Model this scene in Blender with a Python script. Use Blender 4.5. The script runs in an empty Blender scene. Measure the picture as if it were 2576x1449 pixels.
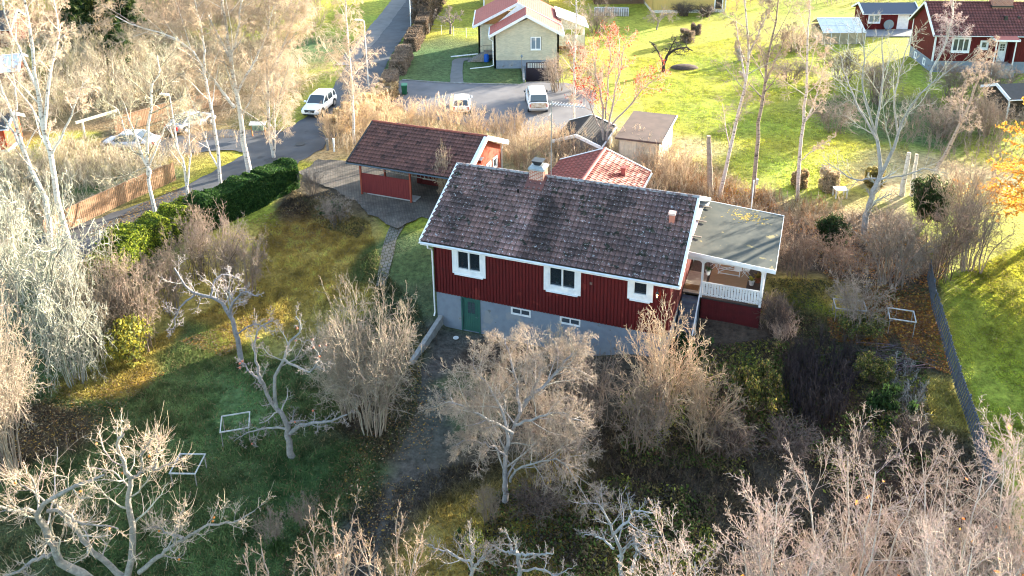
import bpy, math
import numpy as np
from mathutils import Vector, Matrix
PI = math.pi
# ------------------------------------------------------------------ camera
scene = bpy.context.scene
COL = scene.collection
FPX, TH, ROLL, SHY, CH = 2129.78, math.radians(19.99), math.radians(-.63), -423.26, 27.96
Fv = np.array([0, math.cos(TH), -math.sin(TH)]); R0 = np.array([1., 0, 0]); U0 = np.cross(R0, Fv)
Rv = R0*math.cos(ROLL)+U0*math.sin(ROLL); Uv = -R0*math.sin(ROLL)+U0*math.cos(ROLL)
CO = np.array([0, 0, CH])
cd = bpy.data.cameras.new('camera'); cam = bpy.data.objects.new('camera', cd); COL.objects.link(cam)
cd.sensor_width = 36; cd.lens = FPX/2576*36; cd.shift_y = SHY/2576; cd.clip_start = .5; cd.clip_end = 3000
m = Matrix.Identity(4)
for i in range(3):
    m[i][0] = Rv[i]; m[i][1] = Uv[i]; m[i][2] = -Fv[i]; m[i][3] = CO[i]
cam.matrix_world = m
scene.camera = cam
# ------------------------------------------------------------------ light
SUN_AZ = math.radians(37.6)      # towards the sun, counter-clockwise from +x
SUN_EL = math.radians(11.0)
w = bpy.data.worlds.new('World'); scene.world = w; w.use_nodes = True
nt = w.node_tree; bg = nt.nodes['Background']
sk = nt.nodes.new('ShaderNodeTexSky'); sk.sky_type = 'NISHITA'; sk.sun_disc = False
sk.sun_elevation = SUN_EL; sk.sun_rotation = PI/2-SUN_AZ; sk.air_density = 1.0; sk.dust_density = 1.5; sk.ozone_density = 1.0
nt.links.new(sk.outputs[0], bg.inputs[0]); bg.inputs[1].default_value = .145
sd = bpy.data.lights.new('sun', 'SUN'); sd.energy = 5.0; sd.angle = math.radians(.6); sd.color = (1, .89, .72)
so = bpy.data.objects.new('sun', sd); COL.objects.link(so)
sv = Vector((math.cos(SUN_AZ)*math.cos(SUN_EL), math.sin(SUN_AZ)*math.cos(SUN_EL), math.sin(SUN_EL)))
so.rotation_euler = sv.to_track_quat('Z', 'Y').to_euler(); so.location = (60, 60, 60)
vs = scene.view_settings; vs.view_transform = 'Standard'; vs.look = 'None'; vs.gamma = 1; vs.use_curve_mapping = False
vs.exposure = 2.75
scene.cycles.max_bounces = 5; scene.cycles.diffuse_bounces = 3; scene.cycles.transparent_max_bounces = 8
scene.render.film_transparent = False; scene.cycles.filter_width = 1.1; scene.cycles.use_denoising = True
# ------------------------------------------------------------------ geometry of the place
def ray(px, py): return Fv*FPX+Rv*(px-1288)-Uv*(py-724.5-SHY)
def atz(px, py, z): d = ray(px, py); return CO+d*((z-CH)/d[2])       # point at height z
def aty(px, py, Y): d = ray(px, py); return CO+d*(Y/d[1])            # point at distance Y
def ppm(Y): return FPX/(Y*math.cos(TH)+22*math.sin(TH))              # photo px per metre there
YAW = math.radians(20.54)
HU = np.array([math.cos(YAW), -math.sin(YAW)]); HV = np.array([math.sin(YAW), math.cos(YAW)])
HO = np.array([-5.18, 41.88])
def hw(a, b, z=0): p = HO+HU*a+HV*b; return np.array([p[0], p[1], z])
def sst(t): t = np.clip(t, 0, 1); return t*t*(3-2*t)
def vn0(a, r): return .5+.5*np.sin(a*2.1+math.sin(r*1.3)*2)*np.cos(a*.7+r*.9)
def hz(x, y):
    x = np.asarray(x, float); y = np.asarray(y, float)
    dx, dy = x-HO[0], y-HO[1]; a = dx*HU[0]+dy*HU[1]; b = dx*HV[0]+dy*HV[1]
    bl = b+sst((-a-12)/7)*14
    zl = 2*sst((bl+4)/14); zr = .2+.6*sst((b+10)/10)+1.2*sst((b-2)/9)
    q = sst((a-6)/8); z = zl*(1-q)+zr*q
    pit = sst((a-.75)/.3)*sst((12.5-a)/3.5)*sst((b+6)/3)*(b < 5)
    z = z*(1-pit)
    rr = (x > 1.45) & (x < 4.65) & (y > 82.4) & (y < 91)
    z = np.where(rr, 2-1.55*np.clip((y-82.5)/4.6, 0, 1), z)
    return z
def gp(px, py):                                                       # ground point under a place in the photo
    z = 1.0
    for _ in range(12):
        p = atz(px, py, z); z = .5*z+.5*float(hz(p[0], p[1]))
    p = atz(px, py, float(z)); return np.array([p[0], p[1], float(hz(p[0], p[1]))])
rng = np.random.default_rng(7)
# ------------------------------------------------------------------ materials
MATS = {}
M_frame = None
def mat(name, col, rough=.8, col2=None, scale=6., detail=4, bump=0., bscale=None, spec=.3, metal=0, stretch=None, lo=.35, hi=.65, spots=None, emit=None, vcol=False):
    if name in MATS: return MATS[name]
    m = bpy.data.materials.new(name); m.use_nodes = True; nt = m.node_tree; N = nt.nodes; L = nt.links
    b = N['Principled BSDF']; b.inputs['Base Color'].default_value = (*col, 1); b.inputs['Roughness'].default_value = rough
    b.inputs['Specular IOR Level'].default_value = spec; b.inputs['Metallic'].default_value = metal
    tc = N.new('ShaderNodeTexCoord'); src = tc.outputs['Object']
    if stretch:
        mp = N.new('ShaderNodeMapping'); mp.inputs['Scale'].default_value = stretch; L.new(src, mp.inputs[0]); src = mp.outputs[0]
    last = None
    if col2 is not None:
        n = N.new('ShaderNodeTexNoise'); n.inputs['Scale'].default_value = scale; n.inputs['Detail'].default_value = detail; L.new(src, n.inputs['Vector'])
        r = N.new('ShaderNodeValToRGB'); r.color_ramp.elements[0].position = lo; r.color_ramp.elements[1].position = hi
        r.color_ramp.elements[0].color = (*col, 1); r.color_ramp.elements[1].color = (*col2, 1)
        L.new(n.outputs['Fac'], r.inputs[0]); last = r.outputs[0]
    for sp in (spots or []):
        sc, th, c = sp[:3]
        v = N.new('ShaderNodeTexNoise'); v.inputs['Scale'].default_value = sc; v.inputs['Detail'].default_value = sp[3] if len(sp) > 3 else 2
        L.new(tc.outputs['Object'], v.inputs['Vector'])
        mr = N.new('ShaderNodeMapRange'); mr.inputs[1].default_value = th; mr.inputs[2].default_value = th+.04; L.new(v.outputs['Fac'], mr.inputs[0])
        mx = N.new('ShaderNodeMix'); mx.data_type = 'RGBA'; L.new(mr.outputs[0], mx.inputs[0])
        if last is None: mx.inputs[6].default_value = (*col, 1)
        else: L.new(last, mx.inputs[6])
        mx.inputs[7].default_value = (*c, 1); last = mx.outputs[2]
    if vcol:
        at = N.new('ShaderNodeAttribute'); at.attribute_name = 'Col'; mx = N.new('ShaderNodeMix'); mx.data_type = 'RGBA'; mx.blend_type = 'MULTIPLY'; mx.inputs[0].default_value = 1
        L.new(last, mx.inputs[6]); L.new(at.outputs['Color'], mx.inputs[7]); last = mx.outputs[2]
    if last is not None: L.new(last, b.inputs['Base Color'])
    if bump:
        n2 = N.new('ShaderNodeTexNoise'); n2.inputs['Scale'].default_value = bscale or scale*3; n2.inputs['Detail'].default_value = 5; L.new(src, n2.inputs['Vector'])
        bp = N.new('ShaderNodeBump'); bp.inputs['Strength'].default_value = bump; bp.inputs['Distance'].default_value = .03
        L.new(n2.outputs['Fac'], bp.inputs['Height']); L.new(bp.outputs[0], b.inputs['Normal'])
    if emit:
        b.inputs['Emission Color'].default_value = (*emit[0], 1); b.inputs['Emission Strength'].default_value = emit[1]
    MATS[name] = m; return m
def vmat(name, rough=.85, bump=0., scale=8., spec=.15, nz=(.75, 1.25), nscale=3., transl=0.):
    """material that reads the object's own colour attribute"""
    if name in MATS: return MATS[name]
    m = bpy.data.materials.new(name); m.use_nodes = True; nt = m.node_tree; N = nt.nodes; L = nt.links
    b = N['Principled BSDF']; b.inputs['Roughness'].default_value = rough; b.inputs['Specular IOR Level'].default_value = spec
    at = N.new('ShaderNodeAttribute'); at.attribute_name = 'Col'
    tc = N.new('ShaderNodeTexCoord'); n = N.new('ShaderNodeTexNoise'); n.inputs['Scale'].default_value = nscale; n.inputs['Detail'].default_value = 8
    n.inputs['Roughness'].default_value = .7
    L.new(tc.outputs['Object'], n.inputs['Vector'])
    mr = N.new('ShaderNodeMapRange'); mr.inputs[1].default_value = .3; mr.inputs[2].default_value = .7; mr.inputs[3].default_value = nz[0]; mr.inputs[4].default_value = nz[1]
    L.new(n.outputs['Fac'], mr.inputs[0])
    mx = N.new('ShaderNodeVectorMath'); mx.operation = 'SCALE'; L.new(at.outputs['Color'], mx.inputs[0]); L.new(mr.outputs[0], mx.inputs['Scale'])
    L.new(mx.outputs[0], b.inputs['Base Color'])
    if bump:
        n2 = N.new('ShaderNodeTexNoise'); n2.inputs['Scale'].default_value = scale; n2.inputs['Detail'].default_value = 6; L.new(tc.outputs['Object'], n2.inputs['Vector'])
        bp = N.new('ShaderNodeBump'); bp.inputs['Strength'].default_value = bump; bp.inputs['Distance'].default_value = .12
        L.new(n2.outputs['Fac'], bp.inputs['Height']); L.new(bp.outputs[0], b.inputs['Normal'])
    if transl:
        tr = N.new('ShaderNodeBsdfTranslucent'); L.new(mx.outputs[0], tr.inputs[0]); ms = N.new('ShaderNodeMixShader'); ms.inputs[0].default_value = transl
        out = N['Material Output']; L.new(b.outputs[0], ms.inputs[1]); L.new(tr.outputs[0], ms.inputs[2]); L.new(ms.outputs[0], out.inputs[0])
    MATS[name] = m; return m
def brickmat(name, c1, c2, mortar, bw, bh, ms=.012, rot=(PI/2, 0, 0), noise=.0, bump=.4, lo=0):
    if name in MATS: return MATS[name]
    m = bpy.data.materials.new(name); m.use_nodes = True; nt = m.node_tree; N = nt.nodes; L = nt.links; b = N['Principled BSDF']
    b.inputs['Roughness'].default_value = .85
    tc = N.new('ShaderNodeTexCoord'); mp = N.new('ShaderNodeMapping'); mp.inputs['Rotation'].default_value = rot; L.new(tc.outputs['Object'], mp.inputs[0])
    t = N.new('ShaderNodeTexBrick'); t.inputs['Color1'].default_value = (*c1, 1); t.inputs['Color2'].default_value = (*c2, 1); t.inputs['Mortar'].default_value = (*mortar, 1)
    t.inputs['Scale'].default_value = 1; t.inputs['Brick Width'].default_value = bw; t.inputs['Row Height'].default_value = bh; t.inputs['Mortar Size'].default_value = ms
    L.new(mp.outputs[0], t.inputs[0])
    n = N.new('ShaderNodeTexNoise'); n.inputs['Scale'].default_value = 1.3; n.inputs['Detail'].default_value = 6; L.new(tc.outputs['Object'], n.inputs['Vector'])
    mr = N.new('ShaderNodeMapRange'); mr.inputs[1].default_value = .3; mr.inputs[2].default_value = .7; mr.inputs[3].default_value = 1-noise; mr.inputs[4].default_value = 1+noise; L.new(n.outputs['Fac'], mr.inputs[0])
    mx = N.new('ShaderNodeVectorMath'); mx.operation = 'SCALE'; L.new(t.outputs['Color'], mx.inputs[0]); L.new(mr.outputs[0], mx.inputs['Scale'])
    L.new(mx.outputs[0], b.inputs['Base Color'])
    bp = N.new('ShaderNodeBump'); bp.inputs['Strength'].default_value = bump; bp.inputs['Distance'].default_value = .02; bp.invert = True
    L.new(t.outputs['Fac'], bp.inputs['Height']); L.new(bp.outputs[0], b.inputs['Normal'])
    MATS[name] = m; return m
def glassmat(name, tint=(.05, .07, .09), tr=.0):
    if name in MATS: return MATS[name]
    m = bpy.data.materials.new(name); m.use_nodes = True; nt = m.node_tree; N = nt.nodes; L = nt.links; b = N['Principled BSDF']
    b.inputs['Base Color'].default_value = (*tint, 1); b.inputs['Roughness'].default_value = .04; b.inputs['Specular IOR Level'].default_value = .7
    if tr:
        t = N.new('ShaderNodeBsdfTransparent'); t.inputs[0].default_value = (.8, .88, .9, 1); ms = N.new('ShaderNodeMixShader'); ms.inputs[0].default_value = tr
        L.new(b.outputs[0], ms.inputs[1]); L.new(t.outputs[0], ms.inputs[2]); L.new(ms.outputs[0], N['Material Output'].inputs[0])
    MATS[name] = m; return m
M_white = mat('white_paint', (.78, .79, .78), .5, (.66, .68, .69), 3, bump=.05)
M_offwhite = mat('white_paint_worn', (.72, .71, .66), .6, (.5, .47, .4), 4)
M_red = mat('falu_red', (.118, .009, .009), .75, (.082, .0075, .008), 2.5, bump=.1, stretch=(4, 4, .5), spots=[(1.2, .66, (.165, .022, .018)), (2.2, .66, (.075, .010, .010), 7)])
M_redlight = mat('red_stain', (.36, .085, .045), .8, (.27, .055, .035), 3, bump=.1, stretch=(6, 6, .6))
M_found = mat('grey_plaster', (.21, .25, .30), .9, (.18, .215, .265), 3, bump=.12, bscale=40, spots=[(.9, .62, (.25, .27, .29), 6), (1.7, .64, (.15, .165, .17), 8), (5, .72, (.12, .125, .11), 5)])
M_concrete = mat('concrete', (.30, .30, .29), .9, (.2, .2, .19), 3, bump=.3, bscale=30)
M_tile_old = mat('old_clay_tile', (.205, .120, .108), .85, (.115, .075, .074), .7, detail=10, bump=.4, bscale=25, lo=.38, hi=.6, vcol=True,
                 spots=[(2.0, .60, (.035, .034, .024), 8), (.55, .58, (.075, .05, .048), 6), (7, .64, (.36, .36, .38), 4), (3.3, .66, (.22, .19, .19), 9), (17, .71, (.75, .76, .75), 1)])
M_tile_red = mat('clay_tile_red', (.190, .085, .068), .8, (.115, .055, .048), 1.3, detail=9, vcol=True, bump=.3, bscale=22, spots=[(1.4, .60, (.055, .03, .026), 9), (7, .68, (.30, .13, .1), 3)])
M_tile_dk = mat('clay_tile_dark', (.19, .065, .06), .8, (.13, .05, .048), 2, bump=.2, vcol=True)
M_ridge_dk = mat('ridge_dark', (.15, .06, .05), .8)
M_ridge = mat('ridge_lichen', (.24, .24, .25), .9, (.13, .085, .08), 6, detail=8, bump=.4, lo=.45, hi=.6)
M_ridge_red = mat('ridge_red', (.26, .075, .05), .8, (.15, .05, .04), 4)
M_tin = mat('red_sheet_metal', (.34, .07, .052), .65, (.28, .06, .045), 3, spec=.25, vcol=True)
M_tin2 = mat('pink_red_sheet_metal', (.42, .13, .10), .65, (.36, .11, .09), 2, spec=.25)
M_black = mat('black_metal', (.02, .022, .025), .45, spec=.5)
M_darkwood = mat('dark_wood', (.06, .045, .035), .85, (.035, .028, .022), 5, stretch=(1, 1, .2))
M_greywood = mat('weathered_wood', (.28, .25, .22), .85, (.18, .16, .14), 5)
M_fencewood = mat('brown_fence_wood', (.33, .205, .125), .8, (.22, .13, .075), 2.5, stretch=(5, 5, .4), bump=.1)
M_oak = mat('wood_deck', (.42, .26, .14), .7, (.33, .2, .11), 6, stretch=(.5, 6, 1))
M_deckdark = mat('dark_deck', (.12, .085, .07), .8, (.08, .06, .05), 6, stretch=(6, .6, 1))
M_grey = mat('grey_metal', (.35, .37, .39), .45, metal=.6)
M_glass = glassmat('window_glass', (.05, .065, .08))
M_glass2 = glassmat('window_glass_clear', (.03, .04, .05), .55)
M_glassb = glassmat('window_glass_pale', (.16, .22, .27))
M_green = mat('green_door_paint', (.038, .125, .10), .55, (.03, .10, .085), 3)
M_int = mat('room_wall', (.12, .12, .125), .9)
M_felt = mat('roof_felt', (.07, .066, .065), .9, (.06, .058, .055), 3)
M_brick = brickmat('chimney_brick', (.42, .16, .10), (.30, .10, .07), (.5, .45, .4), .25, .085, .012, noise=.15)
M_ybrick = brickmat('yellow_brick', (.56, .51, .36), (.44, .41, .30), (.5, .48, .4), .27, .08, .008, noise=.08)
M_yellow = mat('yellow_panel', (.60, .42, .14), .7, (.52, .36, .12), 2, stretch=(6, 6, .3))
# ------------------------------------------------------------------ tagging and linking
def tag(o, label=None, cat=None, group=None, kind=None):
    if label: o['label'] = label
    if cat: o['category'] = cat
    if group: o['group'] = group
    if kind: o['kind'] = kind
    return o
def empty(name, loc, rz=0, label=None, cat=None, group=None):
    o = bpy.data.objects.new(name, None); COL.objects.link(o); o.location = tuple(float(v) for v in loc); o.rotation_euler = (0, 0, rz); o.empty_display_size = .3
    return tag(o, label, cat, group)
def rawmesh(name, V, Fc, material, parent=None, col=None, smooth=False, loc=None):
    """V (n,3), Fc (m,k) arrays or list of face tuples"""
    me = bpy.data.meshes.new(name); V = np.asarray(V, np.float32)
    if isinstance(Fc, np.ndarray):
        k = Fc.shape[1]; me.vertices.add(len(V)); me.vertices.foreach_set('co', V.ravel())
        me.loops.add(Fc.size); me.loops.foreach_set('vertex_index', Fc.astype(np.int32).ravel())
        me.polygons.add(len(Fc)); me.polygons.foreach_set('loop_start', np.arange(0, Fc.size, k, dtype=np.int32))
        if smooth: me.polygons.foreach_set('use_smooth', np.ones(len(Fc), bool))
        me.update(calc_edges=True)
    else:
        me.from_pydata([tuple(map(float, v)) for v in V], [], Fc)
        if smooth:
            for p in me.polygons: p.use_smooth = True
    if col is not None:
        a = me.color_attributes.new('Col', 'FLOAT_COLOR', 'POINT'); c = np.ones((len(V), 4), np.float32); c[:, :3] = col; a.data.foreach_set('color', c.ravel())
    me.materials.append(material)
    o = bpy.data.objects.new(name, me); COL.objects.link(o)
    if parent: o.parent = parent
    if loc is not None: o.location = tuple(loc)
    return o
class MB:
    def __init__(s): s.v = []; s.f = []
    def add(s, vs, fs):
        n = len(s.v); s.v += [tuple(map(float, v)) for v in vs]; s.f += [tuple(n+i for i in f) for f in fs]; return s
    def box(s, x0, x1, y0, y1, z0, z1):
        return s.add([(x0, y0, z0), (x1, y0, z0), (x1, y1, z0), (x0, y1, z0), (x0, y0, z1), (x1, y0, z1), (x1, y1, z1), (x0, y1, z1)],
                     [(0, 3, 2, 1), (4, 5, 6, 7), (0, 1, 5, 4), (1, 2, 6, 5), (2, 3, 7, 6), (3, 0, 4, 7)])
    def hexa(s, p):  # 8 points, bottom 4 then top 4
        return s.add(p, [(0, 3, 2, 1), (4, 5, 6, 7), (0, 1, 5, 4), (1, 2, 6, 5), (2, 3, 7, 6), (3, 0, 4, 7)])
    def beam(s, a, b, w, h, up=(0, 0, 1)):
        a = Vector(a); b = Vector(b); d = (b-a).normalized(); x = d.cross(Vector(up))
        if x.length < 1e-4: x = d.cross(Vector((0, 1, 0)))
        x.normalize(); y = x.cross(d); x *= w/2; y *= h/2
        return s.hexa([a-x-y, a+x-y, a+x+y, a-x+y, b-x-y, b+x-y, b+x+y, b-x+y])
    def tube(s, pts, rs, n=8, cap=True):
        base = len(s.v); k = len(pts); pts = [Vector(p) for p in pts]
        if not hasattr(rs, '__len__'): rs = [rs]*k
        for i in range(k):
            d = (pts[min(i+1, k-1)]-pts[max(i-1, 0)]).normalized(); x = d.cross(Vector((.13, .99, .05)));
            if x.length < .1: x = d.cross(Vector((1, 0, 0)))
            x.normalize(); y = d.cross(x)
            for j in range(n):
                t = 2*PI*j/n; s.v.append(tuple(pts[i]+x*math.cos(t)*rs[i]+y*math.sin(t)*rs[i]))
        for i in range(k-1):
            for j in range(n): s.f.append((base+i*n+j, base+i*n+(j+1) % n, base+(i+1)*n+(j+1) % n, base+(i+1)*n+j))
        if cap: s.f.append(tuple(base+j for j in range(n))[::-1]); s.f.append(tuple(base+(k-1)*n+j for j in range(n)))
        return s
    def lathe(s, prof, n=12, c=(0, 0, 0)):
        base = len(s.v)
        for r, z in prof:
            for j in range(n): t = 2*PI*j/n; s.v.append((c[0]+r*math.cos(t), c[1]+r*math.sin(t), c[2]+z))
        for i in range(len(prof)-1):
            for j in range(n): s.f.append((base+i*n+j, base+i*n+(j+1) % n, base+(i+1)*n+(j+1) % n, base+(i+1)*n+j))
        s.f.append(tuple(base+j for j in range(n))[::-1]); s.f.append(tuple(base+(len(prof)-1)*n+j for j in range(n)))
        return s
    def prism(s, pts, z0, z1):
        n = len(pts); return s.add([(x, y, z0) for x, y in pts]+[(x, y, z1) for x, y in pts],
            [tuple(range(n))[::-1], tuple(range(n, 2*n))]+[(i, (i+1) % n, n+(i+1) % n, n+i) for i in range(n)])
    def build(s, name, material, parent=None, smooth=False, bevel=0):
        o = rawmesh(name, s.v, s.f, material, parent, smooth=smooth)
        if bevel:
            bm = o.modifiers.new('b', 'BEVEL'); bm.width = bevel; bm.segments = 2; bm.limit_method = 'ANGLE'
        return o
# ------------------------------------------------------------------ walls, windows, roofs
def wall(mb, p0, p1, zb, ztop, openings=(), th=.15, pitch=0, groove=.06, depth=.025):
    """upright wall from p0 to p1 (xy); outer face to the right of travel p0->p1; openings (s0,s1,z0,z1); ztop number or function of s"""
    p0 = np.array(p0, float); p1 = np.array(p1, float); L = np.linalg.norm(p1-p0); d = (p1-p0)/L; n = np.array([d[1], -d[0]])
    zt = ztop if callable(ztop) else (lambda s: ztop)
    br = {0., L}
    for o in openings: br |= {max(0, o[0]), min(L, o[1])}
    ribs = []
    if pitch:
        s = 0
        while s < L:
            ribs.append((s, min(L, s+pitch-groove))); br |= {s, min(L, s+pitch-groove)}; s += pitch
    br = sorted(x for x in br if 0 <= x <= L)
    for s0, s1 in zip(br[:-1], br[1:]):
        if s1-s0 < 1e-4: continue
        mid = (s0+s1)/2; off = 0
        if pitch and not any(a <= mid <= b for a, b in ribs): off = -depth
        cuts = sorted([(o[2], o[3]) for o in openings if o[0] < mid < o[1]])
        z = zb; spans = []
        for a, b in cuts:
            if a > z: spans.append((z, a, False))
            z = b
        spans.append((z, None, True))
        for a, b, top in spans:
            t0 = zt(s0) if top else b; t1 = zt(s1) if top else b
            if t0 <= a and t1 <= a: continue
            q = []
            for (s, zz0, zz1) in ((s0, a, t0), (s1, a, t1)):
                q.append((p0+d*s+n*off, zz0, zz1)); q.append((p0+d*s-n*th, zz0, zz1))
            A, B, C, D = q[0], q[1], q[2], q[3]
            mb.hexa([(*A[0], A[1]), (*C[0], C[1]), (*D[0], D[1]), (*B[0], B[1]), (*A[0], A[2]), (*C[0], C[2]), (*D[0], D[2]), (*B[0], B[2])])
    return mb
def window(parent, p0, d, s0, s1, z0, z1, panes=2, casing=.12, frame=.06, proud=.04, mf=None, mg=None, sill=True, name='window', vdiv=0, inset=.05, bars=False):
    """window on a wall through p0 running along d; outside is to the right of d"""
    mf = mf or M_white; mg = mg or M_glass; d = np.array(d, float); n = np.array([d[1], -d[0]]); p0 = np.array(p0, float)
    ang = math.atan2(d[1], d[0]); o = p0+d*s0
    e = MB(); W = s1-s0
    def bx(m, a0, a1, f0, f1, za, zb_):   # a along wall, f outwards
        q = []
        for zz in (za, zb_):
            for aa, ff in ((a0, f1), (a1, f1), (a1, f0), (a0, f0)):
                p = o+d*aa+n*ff; q.append((p[0], p[1], zz))
        m.hexa(q)
    bx(e, -casing, 0, -.02, proud, z0-casing, z1+casing); bx(e, W, W+casing, -.02, proud, z0-casing, z1+casing)
    bx(e, 0, W, -.02, proud-.003, z1, z1+casing); bx(e, 0, W, -.02, proud-.003, z0-casing, z0)
    bx(e, 0, frame, -inset, proud-.02, z0, z1); bx(e, W-frame, W, -inset, proud-.02, z0, z1)
    bx(e, frame, W-frame, -inset, proud-.023, z0, z0+frame); bx(e, frame, W-frame, -inset, proud-.023, z1-frame, z1)
    for k in range(1, panes):
        c = W*k/panes; bx(e, c-frame*.6, c+frame*.6, -inset, proud-.018, z0+frame, z1-frame)
    if bars:
        for k in range(1, 3):
            zz = z0+(z1-z0)*k/3; bx(e, frame, W-frame, -inset, proud-.03, zz-.015, zz+.015)
    if vdiv:
        for k in range(1, vdiv):
            c = W*k/vdiv; bx(e, c-.015, c+.015, -inset, proud-.028, z0+frame, z1-frame)
    fo = e.build(name, mf, parent)
    g = MB(); bx(g, frame*.5, W-frame*.5, -inset+.005, -inset+.012, z0+frame*.5, z1-frame*.5); g.build('pane', mg, fo)
    if sill:
        s_ = MB(); bx(s_, -casing*.5, W+casing*.5, proud, proud+.09, z0-casing-.035, z0-casing+.01); s_.build('sill', mf, fo)
    return fo
def tileslope(a0, a1, e0, e1, tile=.3, course=.37, amp=.035, step=.03, th=.05, streaks=()):
    """pantiles; a across the slope, e0/e1 = (b,z) of eave and ridge. returns verts, faces"""
    L = a1-a0; nc = max(1, round(L/tile)); per = 8; A = []; H = []
    for i in range(nc):
        for j in range(per):
            t = j/per; A.append(a0+L*(i+t)/nc); H.append(amp*(.5+.5*math.sin(2*PI*t)) if t > .0 else amp*.5)
    A.append(a1); H.append(amp*.5); A = np.array(A); H = np.array(H)
    tc_ = np.clip(1+rng.normal(0, .09, (60, nc)), .55, 1.5); cols = []
    b0, z0 = e0; b1, z1 = e1; S = math.hypot(b1-b0, z1-z0); nr = max(1, round(S/course)); db, dz = (b1-b0)/S, (z1-z0)/S
    nb, nz = (-dz*np.sign(db), abs(db))
    rows = []
    for r in range(nr):
        s0, s1 = S*r/nr, S*(r+1)/nr
        jit = np.repeat(rng.normal(0, .004, nc), per); jit = np.append(jit, 0)
        for s, off in ((s0, step), (s0+.04, step+.004), (s1, .0)):
            o = off+H+jit; rows.append(np.stack([A, b0+db*s+nb*o, z0+dz*s+nz*o], 1))
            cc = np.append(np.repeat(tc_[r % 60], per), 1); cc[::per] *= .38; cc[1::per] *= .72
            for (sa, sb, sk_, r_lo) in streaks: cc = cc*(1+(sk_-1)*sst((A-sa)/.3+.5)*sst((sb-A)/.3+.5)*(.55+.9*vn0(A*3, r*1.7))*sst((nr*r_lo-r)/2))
            cols.append(cc*(.30 if s == s0 else (.62 if s == s1 else 1.)))  # moss and step shade put into the colour of the butt edges
    V = np.concatenate(rows); n = len(A); R = len(rows)
    i, j = np.meshgrid(np.arange(R-1), np.arange(n-1), indexing='ij'); q = (i*n+j).ravel(); Fq = np.stack([q, q+1, q+n+1, q+n], 1)
    if db < 0: Fq = Fq[:, ::-1]
    return V, Fq, np.repeat(np.concatenate(cols)[:, None], 3, 1)
def tileroof(parent, a0, a1, bE, zE, bR, zR, bE2, mt, mr, name='roof', th=.14, **kw):
    """gable tile roof: eave (bE,zE), ridge (bR,zR), far eave bE2"""
    V1, F1, c1 = tileslope(a0, a1, (bE, zE), (bR, zR), **kw); V2, F2, c2 = tileslope(a0, a1, (bE2, zE), (bR, zR), **kw)
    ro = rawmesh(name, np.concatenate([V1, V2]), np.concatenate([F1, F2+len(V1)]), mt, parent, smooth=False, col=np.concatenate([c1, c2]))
    u = MB()
    for b in (bE, bE2):
        s = 1 if b < bR else -1
        u.hexa([(a0+.03, b+s*.03, zE-th), (a1-.03, b+s*.03, zE-th), (a1-.03, bR, zR-th), (a0+.03, bR, zR-th), (a0+.03, b+s*.03, zE-.02), (a1-.03, b+s*.03, zE-.02), (a1-.03, bR, zR-.02), (a0+.03, bR, zR-.02)])
    u.build('roof_deck', M_darkwood, ro)
    r = MB(); n = int((a1-a0)/.38)
    for i in range(n):
        x0 = a0+(a1-a0)*i/n; x1 = x0+(a1-a0)/n+.03
        pts = []
        for x, rad in ((x0, .115), (x1, .14)):
            for k in range(7):
                t = PI*k/6; pts.append((x, bR+math.cos(t)*rad, zR+.03+math.sin(t)*rad*.75))
        r.add(pts, [(k, k+1, k+8, k+7) for k in range(6)]+[tuple(range(7, 14))])
    r.build('ridge_tiles', mr, ro)
    return ro
def barge(parent, a0, a1, bE, zE, bR, zR, bE2, h=.22, t=.035, m=None, zoff=.06, name='bargeboard'):
    for a, s in ((a0, -1), (a1, 1)):
        e = MB()
        x0, x1 = sorted((a, a+s*t))
        for b in (bE, bE2):
            e.hexa([(x0, b, zE-h+zoff), (x1, b, zE-h+zoff), (x1, bR, zR-h+zoff), (x0, bR, zR-h+zoff), (x0, b, zE+zoff), (x1, b, zE+zoff), (x1, bR, zR+zoff), (x0, bR, zR+zoff)])
            # capping strip over the tiles
            y0, y1 = (x0-.0, x1+.10) if s < 0 else (x0-.10, x1)
            e.hexa([(y0, b, zE+zoff+.002), (y1, b, zE+zoff+.002), (y1, bR, zR+zoff+.002), (y0, bR, zR+zoff+.002), (y0, b, zE+zoff+.04), (y1, b, zE+zoff+.04), (y1, bR, zR+zoff+.04), (y0, bR, zR+zoff+.04)])
        e.build(name, m or M_white, parent)
def gutter(parent, a0, a1, b, z, m=None, r=.07, name='gutter', s=-1):
    e = MB(); n = 2; pts = []
    for x in (a0, a1):
        for k in range(8):
            t = PI+PI*k/7; pts.append((x, b+s*r+math.cos(t)*r, z+math.sin(t)*r))
        for k in range(8):
            t = 2*PI-PI*k/7; pts.append((x, b+s*r+math.cos(t)*r*.85, z+math.sin(t)*r*.85))
    e.add(pts, [(k, (k+1) % 16, 16+(k+1) % 16, 16+k) for k in range(16)]+[tuple(range(16))[::-1], tuple(range(16, 32))])
    return e.build(name, m or M_white, parent)
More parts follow.
